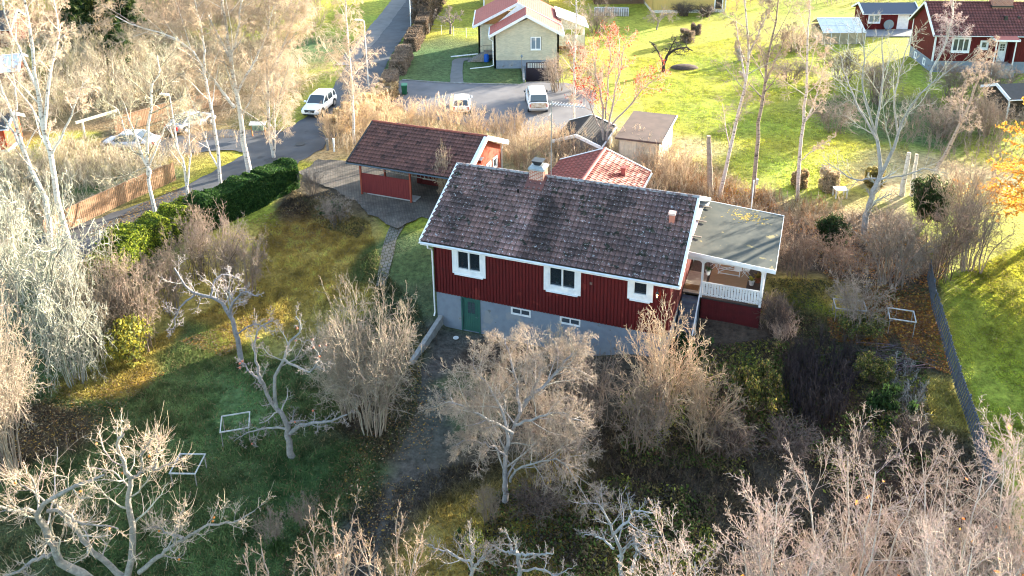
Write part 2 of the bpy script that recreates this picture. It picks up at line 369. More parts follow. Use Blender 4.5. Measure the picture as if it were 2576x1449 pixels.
# ------------------------------------------------------------------ ground
_lat = np.random.default_rng(3).random((256, 256))
def vn(x, y, s):
    x = np.asarray(x, float)/s+1000; y = np.asarray(y, float)/s+1000; xi = np.floor(x).astype(int); yi = np.floor(y).astype(int); fx = x-xi; fy = y-yi
    fx = fx*fx*(3-2*fx); fy = fy*fy*(3-2*fy); g = lambda i, j: _lat[i % 256, j % 256]
    return (g(xi, yi)*(1-fx)+g(xi+1, yi)*fx)*(1-fy)+(g(xi, yi+1)*(1-fx)+g(xi+1, yi+1)*fx)*fy
C_FAR = np.array([.265, .275, .038]); C_GREEN = np.array([.082, .122, .045]); C_SUN_OLIVE = np.array([.34, .25, .065]); C_SOIL = np.array([.080, .058, .042])  # olive is brightened towards gold: the lawn's sun bands put into the colour
C_MEADOW = np.array([.36, .29, .15]); C_DARK = np.array([.088, .080, .068]); C_MOSS = np.array([.20, .22, .03]); C_LEAF = np.array([.22, .105, .035]); C_UNDER = np.array([.16, .12, .065])
ZONES = [  # photo x, y, radius in m, colour
    (430, 200, 14, C_UNDER), (200, 300, 16, C_UNDER), (80, 480, 10, C_UNDER), (330, 60, 16, C_UNDER), (560, 120, 12, C_UNDER), (700, 60, 10, C_FAR), (800, 130, 6, C_GREEN), (330, 455, 3, C_GREEN), (160, 360, 3, C_MOSS),
    (1300, 330, 9, C_MEADOW), (1060, 300, 8, C_MEADOW), (860, 350, 5, C_MEADOW), (1500, 400, 9, C_MEADOW), (1700, 420, 6, C_MEADOW), (1790, 500, 6, C_UNDER), (1930, 540, 6, C_UNDER),
    (1850, 500, 2.2, C_LEAF), (1900, 470, 1.5, C_LEAF), (2050, 520, 3, C_MEADOW), (1090, 150, 9, C_GREEN), (1200, 190, 8, C_GREEN), (1900, 160, 12, C_FAR), (2000, 430, 6, C_FAR), (2250, 300, 7, C_GREEN), (2380, 470, 6, C_MEADOW),
    (2060, 640, 5, C_SOIL), (2300, 620, 6, C_SOIL), (2180, 700, 4, C_SOIL), (2230, 820, 3, C_LEAF), (1990, 760, 3.2, C_SUN_OLIVE), (2100, 870, 3, C_MOSS),
    (830, 500, 3.5, C_SOIL), (780, 520, 2.5, C_SOIL), (850, 560, 2.5, C_SOIL), (780, 640, 5, C_SUN_OLIVE), (700, 700, 6, C_SUN_OLIVE), (850, 700, 3, C_SUN_OLIVE), (560, 820, 4, C_SUN_OLIVE), (450, 860, 4, C_SUN_OLIVE), (520, 900, 2, C_MOSS), (1010, 640, 3, C_GREEN),
    (340, 960, 5, C_GREEN), (250, 1050, 6, C_GREEN), (480, 1100, 6, C_GREEN), (700, 1250, 6, C_GREEN), (600, 1350, 6, C_GREEN), (80, 1100, 3, C_SOIL), (330, 900, 2.5, C_SUN_OLIVE), (930, 1060, 2.5, C_SOIL), (1000, 1280, 1.6, C_DARK),
    (1050, 1130, 1.5, C_DARK), (1025, 1200, 1.5, C_DARK), (1070, 1060, 1.4, C_DARK), (1085, 990, 1.4, C_DARK), (1100, 930, 1.4, C_DARK), (1130, 880, 1.8, C_DARK), (1160, 860, 1.6, C_DARK), (1215, 865, 1.5, C_DARK), (960, 1350, 1.8, C_DARK), (930, 1430, 2, C_DARK), (1300, 1200, 4, C_SOIL), (1450, 1150, 5, C_SOIL), (1380, 1400, 5, C_SUN_OLIVE), (1650, 1200, 3, C_MOSS), (1500, 1000, 4, C_SOIL), (1200, 870, 1.6, C_DARK), (1280, 890, 2, C_SOIL), (1380, 920, 2.4, C_SOIL), (1550, 940, 3, C_SOIL), (1750, 950, 3.5, C_SOIL), (1850, 890, 3, C_SOIL), (1700, 1050, 4, C_SOIL),
    (1750, 1250, 5, C_SOIL), (1950, 1150, 5, C_SOIL), (2150, 1000, 5, C_SOIL), (2060, 920, 3, C_SOIL), (2250, 950, 3, C_DARK), (1920, 960, 1.2, C_MOSS), (1800, 900, 2.5, C_SOIL), (1830, 860, 2, C_SOIL), (2380, 1050, 2.5, C_SUN_OLIVE), (2300, 1200, 4, C_SOIL), (2000, 1330, 6, C_SOIL)]
_Z = [(gp(a, b), r, c) for a, b, r, c in ZONES]
def zcol(x, y):
    x = np.asarray(x, float); y = np.asarray(y, float)
    kb = (sst((52-y)/6)*sst((24-x)/3))[..., None]; c = C_FAR*(1-kb)+(C_GREEN*.55+C_SOIL*.45)*kb
    wx = x+(vn(x, y, 2.3)-.5)*3; wy = y+(vn(y+50, x, 2.7)-.5)*3
    for p, r, col in _Z:
        d = np.hypot(wx-p[0], wy-p[1])/r; k = (sst((1.3-d)/.55)*.95)[..., None]; c = c*(1-k)+col*k
    # right-hand neighbour's mossy lawn beyond the fence
    k = sst((x-(24.6-(43.4-y)*.26))/.4)*sst((58-y)/6)*sst((x-15)/2); c = c*(1-k[..., None])+C_MOSS*1.15*k[..., None]
    n = vn(x, y, .9)*.35+vn(x+9, y, 3.1)*.45+vn(x, y+5, 8)*.4
    c = c*(.70+.50*n[..., None]); c[..., 0] *= 1+.35*(vn(x+31, y, 4.3)-.5)
    return c
xs = np.concatenate([np.linspace(-1500, -120, 12), np.linspace(-100, -52, 13), np.arange(-50, 58, .4), np.linspace(60, 120, 16), np.linspace(150, 1500, 12)])
ys = np.concatenate([np.linspace(-400, 0, 9), np.arange(3, 18, 1.5), np.arange(18.2, 96, .4), np.linspace(97, 160, 43), np.linspace(180, 1800, 14)])
X, Y = np.meshgrid(xs, ys, indexing='xy'); Zg = hz(X, Y)+(vn(X, Y, 1.7)-.5)*.06*(Y > 0)-.03
V = np.stack([X, Y, Zg], -1).reshape(-1, 3); nx = len(xs); i, j = np.meshgrid(np.arange(len(ys)-1), np.arange(nx-1), indexing='ij'); q = (i*nx+j).ravel()
M_ground = vmat('grass_ground', .95, bump=1., scale=7, nz=(.38, 1.62), nscale=2.8)
g = rawmesh('ground', V, np.stack([q, q+1, q+nx+1, q+nx], 1), M_ground, col=zcol(V[:, 0], V[:, 1]), smooth=True); tag(g, kind='structure')
# roads and paved areas as thin sheets
M_asph = mat('asphalt', (.085, .09, .10), .85, (.065, .068, .075), .8, detail=10, bump=.25, bscale=40, spots=[(.5, .62, (.055, .057, .062), 3), (7, .7, (.12, .115, .10), 2)])
M_asph2 = mat('asphalt_pale', (.17, .165, .16), .9, (.13, .127, .125), .9, detail=8, bump=.3, bscale=40, spots=[(3, .66, (.20, .18, .13), 6)])
M_drive = mat('driveway_gravel', (.17, .165, .17), .9, (.12, .118, .125), .5, detail=10, bump=.35, bscale=30, spots=[(2, .68, (.2, .17, .11), 8)])
M_dark = mat('dark_asphalt', (.048, .052, .052), .95, (.03, .034, .03), .8, detail=10, bump=.5, bscale=20, spots=[(1.1, .56, (.045, .05, .022), 10), (12, .7, (.11, .085, .04), 2)])
M_paver = brickmat('paving_stones', (.15, .13, .11), (.10, .09, .078), (.06, .052, .04), .24, .14, .02, rot=(0, 0, .5), noise=.35, bump=.6)
M_slab = brickmat('garden_path_slabs', (.17, .155, .13), (.125, .115, .10), (.06, .06, .03), .3, .3, .03, rot=(0, 0, -.3), noise=.3, bump=.7)
def sheet(name, pts, z, m, th=.03, rag=.12):
    rg = np.random.default_rng(8); Q = []; pts = [np.array(p[:2], float) for p in pts]
    for a, b in zip(pts, pts[1:]+pts[:1]):
        k = max(1, int(np.linalg.norm(b-a)/.28)); d_ = (b-a)/np.linalg.norm(b-a); nn = np.array([-d_[1], d_[0]])
        for i in range(k): q = a+(b-a)*i/k; Q.append(q+nn*(vn(q[0], q[1], .8)-.5)*rag*3+nn*rg.normal(0, rag*.3))
    pts = Q; e = MB(); n = len(pts); e.prism([(p[0], p[1]) for p in pts], z-th, z); return tag(e.build(name, m), kind='structure')
def ribbon(name, cl, wd, m, off=.03, seg=.35, kind='structure'):
    """strip draped on the terrain; cl = list of world xy, wd widths"""
    P = np.array([c[:2] for c in cl], float); W = np.array(wd, float); d = np.r_[0, np.cumsum(np.linalg.norm(np.diff(P, axis=0), axis=1))]
    t = np.linspace(0, d[-1], max(3, int(d[-1]/seg))); x = np.interp(t, d, P[:, 0]); y = np.interp(t, d, P[:, 1]); ww = np.interp(t, d, W)
    for _ in range(3): x[1:-1] = (x[:-2]+x[1:-1]+x[2:])/3; y[1:-1] = (y[:-2]+y[1:-1]+y[2:])/3
    ww = ww*(1+(vn(t, t*0+len(name), .9)-.5)*.16)
    tx, ty = np.gradient(x), np.gradient(y); l = np.hypot(tx, ty); nx_, ny_ = -ty/l, tx/l; k = 9; rows = []
    for s in np.linspace(-.5, .5, k):
        xx = x+nx_*ww*s; yy = y+ny_*ww*s; rows.append(np.stack([xx, yy, hz(xx, yy)+off], 1))
    V = np.stack(rows, 1).reshape(-1, 3); i, j = np.meshgrid(np.arange(len(t)-1), np.arange(k-1), indexing='ij'); q = (i*k+j).ravel()
    return tag(rawmesh(name, V, np.stack([q, q+k, q+k+1, q+1], 1), m, smooth=True), kind=kind)
def PZ(pts, z=2.0): return [atz(a, b, z) for a, b in pts]
ribbon('road', PZ([(120, 640), (345, 560), (520, 490), (650, 420), (745, 360), (830, 300), (880, 240), (930, 150), (985, 75), (1035, 0), (1070, -60)]), [5.6, 5.2, 5, 5.2, 5.5, 4.6, 4.4, 4.3, 4.2, 4.2, 4.2], M_asph, off=.035)
ribbon('road_junction', PZ([(740, 372), (640, 352), (540, 352), (400, 372), (250, 395)]), [5, 5, 5, 4.5, 4], M_asph, off=.030)
ribbon('pavement', PZ([(868, 165), (917, 110), (963, 55), (1005, 0), (1030, -40)]), [2.3]*5, M_asph2, off=.055)
sheet('driveway', PZ([(960, 207), (1010, 203), (1100, 209), (1200, 213), (1305, 214), (1325, 207), (1420, 208), (1500, 228), (1490, 300), (1420, 345), (1300, 345), (1230, 330), (1050, 290), (990, 262), (950, 240)]), 2.032, M_drive)
sheet('paved_yard', PZ([(752, 432), (800, 402), (868, 405), (1000, 430), (1140, 440), (1160, 480), (1120, 560), (1060, 545), (1000, 575), (940, 545), (890, 505), (830, 470), (760, 448)]), 2.028, M_paver)
ribbon('garden_path', [gp(1010, 548)[:2], gp(1000, 570)[:2], gp(982, 600)[:2], gp(975, 640)[:2], gp(966, 680)[:2], gp(958, 720)[:2]], [1.5, 1.0, .8, .8, .75, .6], M_slab, off=.04)
0 and ribbon('basement_driveway', [gp(1185, 845)[:2], gp(1150, 875)[:2], gp(1120, 925)[:2], gp(1100, 975)[:2]], [2.0, 2.4, 2.2, .6], M_dark, off=.05)
ribbon('garage_ramp', [(3.05, 82.3), (3.05, 85), (3.05, 87.5)], [3.0, 3.0, 3.0], M_drive, off=.05)
ribbon('lawn_path', PZ([(1150, 213), (1148, 190), (1152, 150), (1190, 148), (1235, 150)]), [1.3, 1.3, 1.3, 1.0, 1.0], M_asph2, off=.03)
# kerb between lawn and driveway
e = MB(); K = [atz(*p, 2) for p in [(1012, 202), (1100, 208), (1200, 212), (1305, 214)]]
for a, b in zip(K[:-1], K[1:]): e.beam((a[0], a[1], 2.05), (b[0], b[1], 2.05), .12, .12)
tag(e.build('kerb', M_concrete), kind='structure')
# ------------------------------------------------------------------ MAIN HOUSE
H = empty('house', hw(0, 0), -YAW, 'red board house with mossy tile roof above grey basement', 'house')
A0, A1, B0, B1 = .55, 13.85, .5, 10.2; ZE, ZR, BR = 5.62, 8.1, 5.35
zt = lambda s: 5.45
WIN = [(1.98, 3.42, 3.98, 5.18, 2), (7.36, 8.86, 3.98, 5.18, 2), (11.93, 12.70, 4.38, 5.22, 1)]
BW = [(5.18, 6.26, 1.74, 2.12), (8.02, 9.1, 1.76, 2.14)]
DOOR = (2.22, 3.2, 0, 2.12)
ops = [(a-A0, b-A0, c, d) for a, b, c, d, n in WIN]
mb = MB(); wall(mb, (A0, B0), (A1, B0), 2.22, zt, ops, pitch=.19, groove=.06, depth=.04); mb.build('front_wall', M_red, H)
gz = lambda s: 5.45+(2.45)*(1-abs(s-4.85)/4.85)
mb = MB(); wall(mb, (A1, B0), (A1, B1), 2.22, gz, pitch=.19, groove=.05, depth=.022, th=.13); mb.build('gable_wall', M_red, H)
mb = MB(); wall(mb, (A0, B1), (A0, B0), 2.22, gz, pitch=.19, groove=.05, depth=.022, th=.13); mb.build('gable_wall', M_red, H)
mb = MB(); wall(mb, (A1, B1), (A0, B1), 2.22, zt, pitch=.19, groove=.05, depth=.022); mb.build('rear_wall', M_red, H)
mb = MB(); f_ops = [(a-A0-.05, b-A0-.05, c, d) for a, b, c, d in BW]+[(DOOR[0]-A0-.05, DOOR[1]-A0-.05, DOOR[2], DOOR[3])]
wall(mb, (A0+.05, B0+.05), (A1-.05, B0+.05), -.3, 2.3, f_ops, th=.25); wall(mb, (A1-.05, B0+.3), (A1-.05, B1-.05), -.3, 2.3, th=.25); wall(mb, (A1-.3, B1-.05), (A0+.3, B1-.05), -.3, 2.3, th=.25); wall(mb, (A0+.05, B1-.05), (A0+.05, B0+.3), -.3, 2.3, th=.25)
mb.build('foundation', M_found, H)
mb = MB(); mb.box(A0+.3, A1-.3, 2.4, 2.45, .0, 5.4); mb.box(A0+.35, A1-.35, B0+.35, 2.38, 2.9, 2.95); mb.box(A0+.35, A1-.35, B0+.35, 2.38, .0, .05); mb.box(5.2, 5.3, B0+.3, 2.38, 2.96, 5.4); mb.box(10.2, 10.3, B0+.3, 2.38, 2.96, 5.4); mb.build('interior', M_int, H)
for a, b, c, d, n in WIN: window(H, (0, B0), (1, 0), a, b, c, d, n, casing=.28, frame=.07, proud=.05, mg=M_glass2, inset=.08)
for a, b, c, d in BW: window(H, (0, B0+.05), (1, 0), a, b, c, d, 2, casing=.04, frame=.05, proud=.02, mg=M_glass, sill=False, name='basement_window')
# inner window boards the pots stand on
e = MB()
for a, b, c, d, n in WIN: e.box(a-.05, b+.05, B0+.135, B0+.36, c-.03, c)
e.build('window_board', M_white, H)
# door
e = MB(); a, b, c, d = DOOR; e.box(a-.09, a, B0-.0, B0+.15, 0, d+.08); e.box(b, b+.09, B0-.0, B0+.15, 0, d+.08); e.box(a, b, B0+.003, B0+.15, d, d+.08); e.build('door_frame', M_green, H)
dr = MB(); wall(dr, (a, B0+.09), (b, B0+.09), .02, d, [(.28, .72, 1.18, 1.92)], th=.05, pitch=.11, groove=.012, depth=.008); do = dr.build('door', M_green, H)
e = MB(); e.box(a+.28, a+.72, B0+.11, B0+.12, 1.18, 1.92); e.build('pane', M_glass, do)
e = MB(); e.box(a+.49, a+.51, B0+.095, B0+.109, 1.18, 1.92)
for k in (1, 2): e.box(a+.28, a+.72, B0+.097, B0+.108, 1.18+k*.247-.01, 1.18+k*.247+.01)
e.build('muntins', M_green, do)
e = MB(); e.tube([(b-.08, B0+.09, 1.0), (b-.08, B0+.03, 1.0), (b-.2, B0+.03, 1.0)], .014, 6); e.build('handle', M_grey, do)
# roof
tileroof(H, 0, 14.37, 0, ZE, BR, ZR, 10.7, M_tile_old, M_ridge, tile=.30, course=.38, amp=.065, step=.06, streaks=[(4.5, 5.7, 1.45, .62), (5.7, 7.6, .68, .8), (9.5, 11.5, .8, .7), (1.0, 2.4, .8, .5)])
barge(H, -.02, 14.39, -.03, ZE, BR, ZR, 10.73, h=.2)
gutter(H, -.05, 14.42, -.03, ZE-.02); gutter(H, -.05, 14.42, 10.73, ZE-.02, s=1)
e = MB(); e.box(0, 14.37, -.02, .0, ZE-.2, ZE-.02); e.box(0, 14.37, .005, .55, ZE-.22, ZE-.2); e.build('fascia', M_white, H)
e = MB(); e.box(0, 14.37, 10.70, 10.72, ZE-.2, ZE-.02); e.box(0, 14.37, 10.15, 10.695, ZE-.22, ZE-.2); e.build('fascia', M_white, H)
for sx in (0, 1):
    x = .50; pts = [(x, -.10, ZE-.1), (x, -.10, ZE-.28), (x, .36, ZE-.62), (x, .42, ZE-.8), (x, .42, .9)] if sx == 0 else [(13.9, 10.8, ZE-.1), (13.9, 10.8, ZE-.28), (13.9, 10.35, ZE-.62), (13.9, 10.3, 2.2)]
    e = MB(); e.tube(pts+([(x, .30, .72)] if sx == 0 else []), .045, 8); e.build('downpipe', M_white, H)
# chimney
e = MB(); CX0, CX1, CY0, CY1 = 4.74, 5.58, 4.85, 5.70
e.box(CX0, CX1, CY0, CY1, 7.3, 8.62); ch = e.build('chimney', M_brick, H)
e = MB(); e.box(CX0-.07, CX1+.07, CY0-.07, CY1+.07, 8.62, 8.72); e.hexa([(CX0-.07, CY0-.07, 8.72), (CX1+.07, CY0-.07, 8.72), (CX1+.07, CY1+.07, 8.72), (CX0-.07, CY1+.07, 8.72), (CX0+.12, CY0+.12, 8.84), (CX1-.12, CY0+.12, 8.84), (CX1-.12, CY1-.12, 8.84), (CX0+.12, CY1-.12, 8.84)]); e.build('chimney_cap', mat('cap_metal', (.30, .34, .35), .6, (.22, .25, .27), 4), ch)
e = MB(); e.hexa([(CX0+.25, CY0+.2, 8.86), (CX1-.25, CY0+.2, 8.86), (CX1-.25, CY1-.2, 8.86), (CX0+.25, CY1-.2, 8.86), (CX0+.08, CY0+.1, 9.12), (CX1-.08, CY0+.1, 9.12), (CX1-.08, CY1-.1, 9.12), (CX0+.08, CY1-.1, 9.12)]); e.build('chimney_hood', M_black, ch)
def on_roof(a, b): return ZE+(ZR-ZE)*(b/BR)
M_flash = mat('flashing', (.16, .06, .05), .6, (.11, .05, .045), 4)
e = MB(); zz = on_roof(0, 4.25); z5 = on_roof(0, 4.85)
e.hexa([(CX0-.12, 4.3, zz+.03), (CX1+.12, 4.3, zz+.03), (CX1+.12, 5.2, on_roof(0, 5.2)+.05), (CX0-.12, 5.2, on_roof(0, 5.2)+.05), (CX0-.12, 4.3, zz+.11), (CX1+.12, 4.3, zz+.11), (CX1+.12, 5.2, on_roof(0, 5.2)+.16), (CX0-.12, 5.2, on_roof(0, 5.2)+.16)]); e.build('flashing', M_flash, ch)
e = MB(); e.tube([(4.35, 4.0, on_roof(0, 4.0)-.05), (4.35, 4.0, on_roof(0, 4.0)+.22)], .06, 10); e.build('vent_pipe', M_tin, H)
e = MB(); zz = on_roof(0, 3.6); e.hexa([(13.1, 3.45, zz-.1), (13.38, 3.45, zz-.1), (13.38, 3.75, zz-.1), (13.1, 3.75, zz-.1), (13.1, 3.45, zz+.42), (13.38, 3.45, zz+.42), (13.38, 3.75, zz+.42), (13.1, 3.75, zz+.42)])
vh = e.build('roof_vent', mat('vent_pink', (.45, .17, .12), .6), H); e = MB(); e.box(13.06, 13.42, 3.4, 3.8, zz+.46, zz+.58); e.box(13.14, 13.34, 3.49, 3.71, zz+.42, zz+.46); e.build('vent_cap', mat('vent_cap', (.6, .42, .38), .5), vh)
e = MB(); e.box(9.62, 9.76, B0-.03, B0+.02, 4.5, 4.64); e.build('wall_vent', mat('vent_brown', (.16, .1, .08), .7), H)
# wall lantern
e = MB(); x = 13.22; e.tube([(x, B0, 4.95), (x, B0-.12, 5.0), (x, B0-.17, 4.9)], .012, 6); e.lathe([(.02, .14), (.1, .04), (.09, .0), (.085, .0)], 6, (x, B0-.17, 4.75)); e.lathe([(.05, -.3), (.07, -.26), (.05, -.25)], 6, (x, B0-.17, 4.75))
for k in range(6): t = PI*k/3; e.beam((x+.085*math.cos(t), B0-.17+.085*math.sin(t), 4.76), (x+.05*math.cos(t), B0-.17+.05*math.sin(t), 4.5), .012, .012)
wl = e.build('wall_lantern', M_black, H); e = MB(); e.lathe([(.03, -.2), (.05, -.1), (.03, -.02)], 8, (x, B0-.17, 4.76)); e.build('bulb', mat('warm_bulb', (1, .7, .3), .5, emit=((1, .6, .2), 3.0)), wl)
# rear-right corner eaves box
e = MB(); e.box(14.4, 14.75, 6.2, 6.28, 7.4, 7.6)
# tv antenna
def hbuild(): pass
T = empty('tv_antenna', hw(5.85, 5.5, 8.1), -YAW, 'tall thin tv antenna mast beside the brick chimney of the red house', 'antenna')
e = MB(); e.tube([(0, 0, -.1), (0, 0, 4.6)], .03, 6); e.build('mast', M_grey, T)
e = MB(); e.tube([(-.15, 0, 4.45), (2.0, -.2, 4.5)], .022, 5)
for k in range(12): x = .0+k*.17; e.tube([(x, -.35+.0*k, 4.47), (x, .32, 4.47)], .01, 4)
e.tube([(0, 0, 3.9), (0, -.5, 3.9)], .015, 5); e.build('boom', mat('antenna_alu', (.6, .62, .63), .4, metal=.5), T)
# pots on the window boards
M_pot = mat('white_pot', (.7, .7, .68), .5); M_leafg = mat('pot_leaf', (.05, .12, .04), .6, (.08, .16, .05), 20)
def pot(loc, r=.07, h=.12, lh=.22, label='', cat='potted plant', mp=None, ml=None, n=26, group=None, name='potted_plant', seed=1):
    o = empty(name, loc, 0, label, cat, group); rg = np.random.default_rng(seed)
    e = MB(); e.lathe([(r*.7, 0), (r, h), (r*1.08, h), (r*1.08, h+.015), (r*.9, h+.015)], 12); e.build('pot', mp or M_pot, o)
    e = MB()
    for k in range(n):
        t = rg.uniform(0, 2*PI); s = rg.uniform(.3, 1)*lh*.8; d = Vector((math.cos(t), math.sin(t), rg.uniform(.5, 2.2))).normalized(); p = Vector((0, 0, h)); q_ = p+d*s+Vector((0, 0, .0)); sd_ = d.cross(Vector((0, 0, 1))).normalized()*lh*.09; mdl = p+d*s*.55+Vector((0, 0, .02))
        e.add([p-sd_*.3, p+sd_*.3, mdl+sd_, mdl-sd_, q_+Vector((0, 0, -.03))], [(0, 1, 2, 3), (3, 2, 4)])
    e.build('leaves', ml or M_leafg, o); return o
for k, (a, h_, lh, lb) in enumerate([(2.55, .12, .25, 'potted plant in the left pane of the left window of the red house'), (3.1, .1, .3, 'potted plant in the right pane of the left window of the red house'),
        (7.75, .13, .42, 'large leafy potted plant in left pane of middle window'), (8.5, .13, .4, 'leafy potted plant in right pane of middle window')]):
    pot(hw(a, B0+.25, 3.985), .075, h_, lh, lb, seed=k+3)
o = empty('candle_lamp', hw(2.18, B0+.25, 3.985), 0, 'pink glass lamp on a stem in the left window', 'lamp'); e = MB(); e.lathe([(.06, 0), (.06, .02), (.012, .03), (.012, .12), (.06, .14), (.065, .28), (.04, .3)], 12); e.build('lamp_body', mat('pink_glass', (.5, .2, .17), .3), o)
# retaining wall beside the basement door
e = MB(); p = [(.72, .5), (.97, .5), (.97, -3.4), (.72, -3.4)]
e.hexa([(*p[0], -.3), (*p[1], -.3), (*p[2], -.3), (*p[3], -.3), (*p[0], .72), (*p[1], .72), (*p[2], .22), (*p[3], .22)][::1])
o = e.build('retaining_wall', M_concrete); o.location = tuple(hw(0, 0)); o.rotation_euler = (0, 0, -YAW); tag(o, 'low grey concrete retaining wall beside the green basement door', 'retaining wall')
e = MB(); e.lathe([(.16, 0), (.16, .03), (.13, .03), (.13, .025)], 16); o = e.build('floor_drain', mat('drain_white', (.6, .62, .62), .5)); o.location = tuple(gp(1147, 852)+[0, 0, .05]); tag(o, 'small round pale drain cover in dark paving by green door', 'drain')
e = MB(); e.box(5.6, 6.0, -.2, .2, 0, .4)
# ------------------------------------------------------------------ VERANDA
VO = hw(14.0, 4.7); Vd = empty('veranda', VO, -YAW, 'white open veranda with flat felt roof and dark red board base', 'veranda')
ZF = 2.42; VL = 4.15; VD = 6.0; GX = .95          # floor height, length, depth, stair opening
mb = MB(); wall(mb, (GX, 0), (VL, 0), .5, ZF-.1, pitch=.14, groove=.03, depth=.015, th=.05); wall(mb, (VL, 0), (VL, VD), .5, ZF-.1, pitch=.14, groove=.03, depth=.015, th=.05); wall(mb, (GX, 1.2), (GX, 0), .5, ZF-.1, pitch=.14, groove=.03, depth=.015, th=.05)
mb.build('base_panels', mat('dark_red_panels', (.10, .012, .014), .75, (.075, .01, .012), 3), Vd)
e = MB(); e.box(GX+.02, VL-.02, .03, VD, ZF-.12, ZF-.04); e.box(-.1, GX+.0, .25, VD, ZF-.12, ZF-.02); e.build('floor', M_deckdark, Vd)
e = MB(); e.box(-.12, GX+.02, .2, 2.6, ZF-.018, ZF+.03); e.build('landing', mat('landing_stone', (.42, .36, .28), .7, (.34, .29, .23), 5), Vd)
e = MB(); wall(e, (GX-.02, -.03), (VL+.05, -.03), ZF-.12, ZF-.05, th=.03); wall(e, (VL+.03, 0), (VL+.03, VD), ZF-.12, ZF-.05, th=.03); e.build('floor_edge', M_black, Vd)
PX = [.92, VL-.06]
for x in PX:
    e = MB(); e.box(x-.06, x+.06, -.04, .08, ZF-.05, 4.95); e.build('post', M_white, Vd)
for x, y in [(VL-.06, VD-.1), (.0, VD-.1), (VL-.06, VD/2)]:
    e = MB(); e.box(x-.06, x+.06, y-.06, y+.06, ZF-.05, 4.98); e.build('post', M_white, Vd)
# rail with cut-out boards
e = MB(); x0, x1 = PX[0]+.06, PX[1]-.06
e.box(x0, x1, -.03, .07, ZF+.86, ZF+.93); e.box(x0, x1, .0, .05, ZF+.16, ZF+.22)
n = 20; wd = (x1-x0)/n
for k in range(n):
    a = x0+k*wd; e.box(a+.012, a+wd-.012, -.02, .0, ZF+.10, ZF+.84)
    if k < n-1:
        c = a+wd; zc = ZF+(.70 if k % 2 else .26)
rl = e.build('balustrade', M_white, Vd)
e = MB()
for k in range(1, n):
    c = x0+k*wd; zc = ZF+(.66 if k % 2 else .26); e.hexa([(c-.035, -.0235, zc), (c, -.0235, zc-.035), (c, -.0205, zc-.035), (c-.035, -.0205, zc), (c, -.0235, zc+.035), (c+.035, -.0235, zc), (c+.035, -.0205, zc), (c, -.0205, zc+.035)])
e.build('cutouts', M_darkwood, rl)
e = MB(); e.box(VL-.03, VL+.03, .08, VD-.16, ZF+.86, ZF+.93)
for k in range(40): a = .1+k*.145; e.box(VL-.0, VL+.02, a, a+.12, ZF+.1, ZF+.84)
e.build('balustrade', M_white, Vd)
# valance with arches
def arch(e, x0, x1, y, zt0, zt1, zb):
    N = 18
    for k in range(N):
        def zz(t):
            r = .16; dd = min(t, 1-t)*(x1-x0)
            return zb-(.20*(1-math.sqrt(max(0, 1-(1-min(1, dd/.22))**2))) if dd < .22 else 0)
        # finer near ends
        ta, tb = .5-.5*math.cos(PI*k/N), .5-.5*math.cos(PI*(k+1)/N)
        xa, xb = x0+(x1-x0)*ta, x0+(x1-x0)*tb; za, zb_ = zt0+(zt1-zt0)*ta, zt0+(zt1-zt0)*tb
        e.hexa([(xa, y, zz(ta)), (xb, y, zz(tb)), (xb, y+.03, zz(tb)), (xa, y+.03, zz(ta)), (xa, y, za), (xb, y, zb_), (xb, y+.03, zb_), (xa, y+.03, za)])
e = MB(); arch(e, -.1, PX[0]-.06, .0, 5.22, 5.2, 4.62); arch(e, PX[0]+.06, PX[1]-.06, .0, 5.2, 4.98, 4.62); e.box(PX[0]-.06, PX[0]+.06, -.045, -.041, 4.5, 5.18); e.build('valance', M_white, Vd)
for xx in (VL-.03,):
    e = MB(); e.box(xx, xx+.03, .08, VD-.16, 4.62, 4.95); e.build('valance', M_white, Vd)
# roof: falls gently to the right, ribbed felt
zl, zr_ = 5.34, 5.02; X0r, X1r, Y0r, Y1r = .12, 4.72, -.5, 6.3
nb = 90; yy = np.linspace(Y0r, Y1r, nb*2+1); rows = []
zz = np.tile([.0, .03], nb+1)[:nb*2+1]
Va = np.concatenate([np.stack([np.full_like(yy, X0r), yy, zl+zz], 1), np.stack([np.full_like(yy, X1r), yy, zr_+zz], 1)])
k = len(yy); q = np.arange(k-1)
ro = rawmesh('roof', Va, np.stack([q, q+k, q+k+1, q+1], 1), mat('corrugated_sheet', (.115, .120, .105), .9, (.08, .09, .084), 1.2, detail=8, spec=.15, spots=[(1.5, .63, (.28, .24, .13), 6), (2.5, .7, (.10, .11, .10), 6)]), Vd)
e = MB(); e.hexa([(X0r, Y0r, zl-.1), (X1r, Y0r, zr_-.1), (X1r, Y1r, zr_-.1), (X0r, Y1r, zl-.1), (X0r, Y0r, zl-.01), (X1r, Y0r, zr_-.01), (X1r, Y1r, zr_-.01), (X0r, Y1r, zl-.01)]); e.build('roof_deck', M_offwhite, ro)
e = MB()
for y in (Y0r-.04, Y1r): e.hexa([(X0r-.25, y, zl-.19), (X1r+.03, y, zr_-.19), (X1r+.03, y+.04, zr_-.19), (X0r-.25, y+.04, zl-.19), (X0r-.25, y, zl+.05), (X1r+.03, y, zr_+.05), (X1r+.03, y+.04, zr_+.05), (X0r-.25, y+.04, zl+.05)])
e.box(X1r+.003, X1r+.03, Y0r, Y1r, zr_-.16, zr_+.04); e.build('fascia', M_white, Vd)
e = MB(); e.box(X0r-.32, X0r-.02, Y0r+.3, Y1r-.6, zl+.0, zl+.06); e.build('roof_board', M_white, Vd)
e = MB()
for y in (1.2, 3.2, 5.2): e.box(X0r-.4, X0r+.45, y, y+.1, zl+.062, zl+.11)
e.build('roof_batten', M_greywood, Vd)
e = MB(); wall(e, (0, VD), (VL, VD), ZF-.1, 3.4, th=.05, pitch=.14, groove=.02); e.build('rear_panel', M_offwhite, Vd)
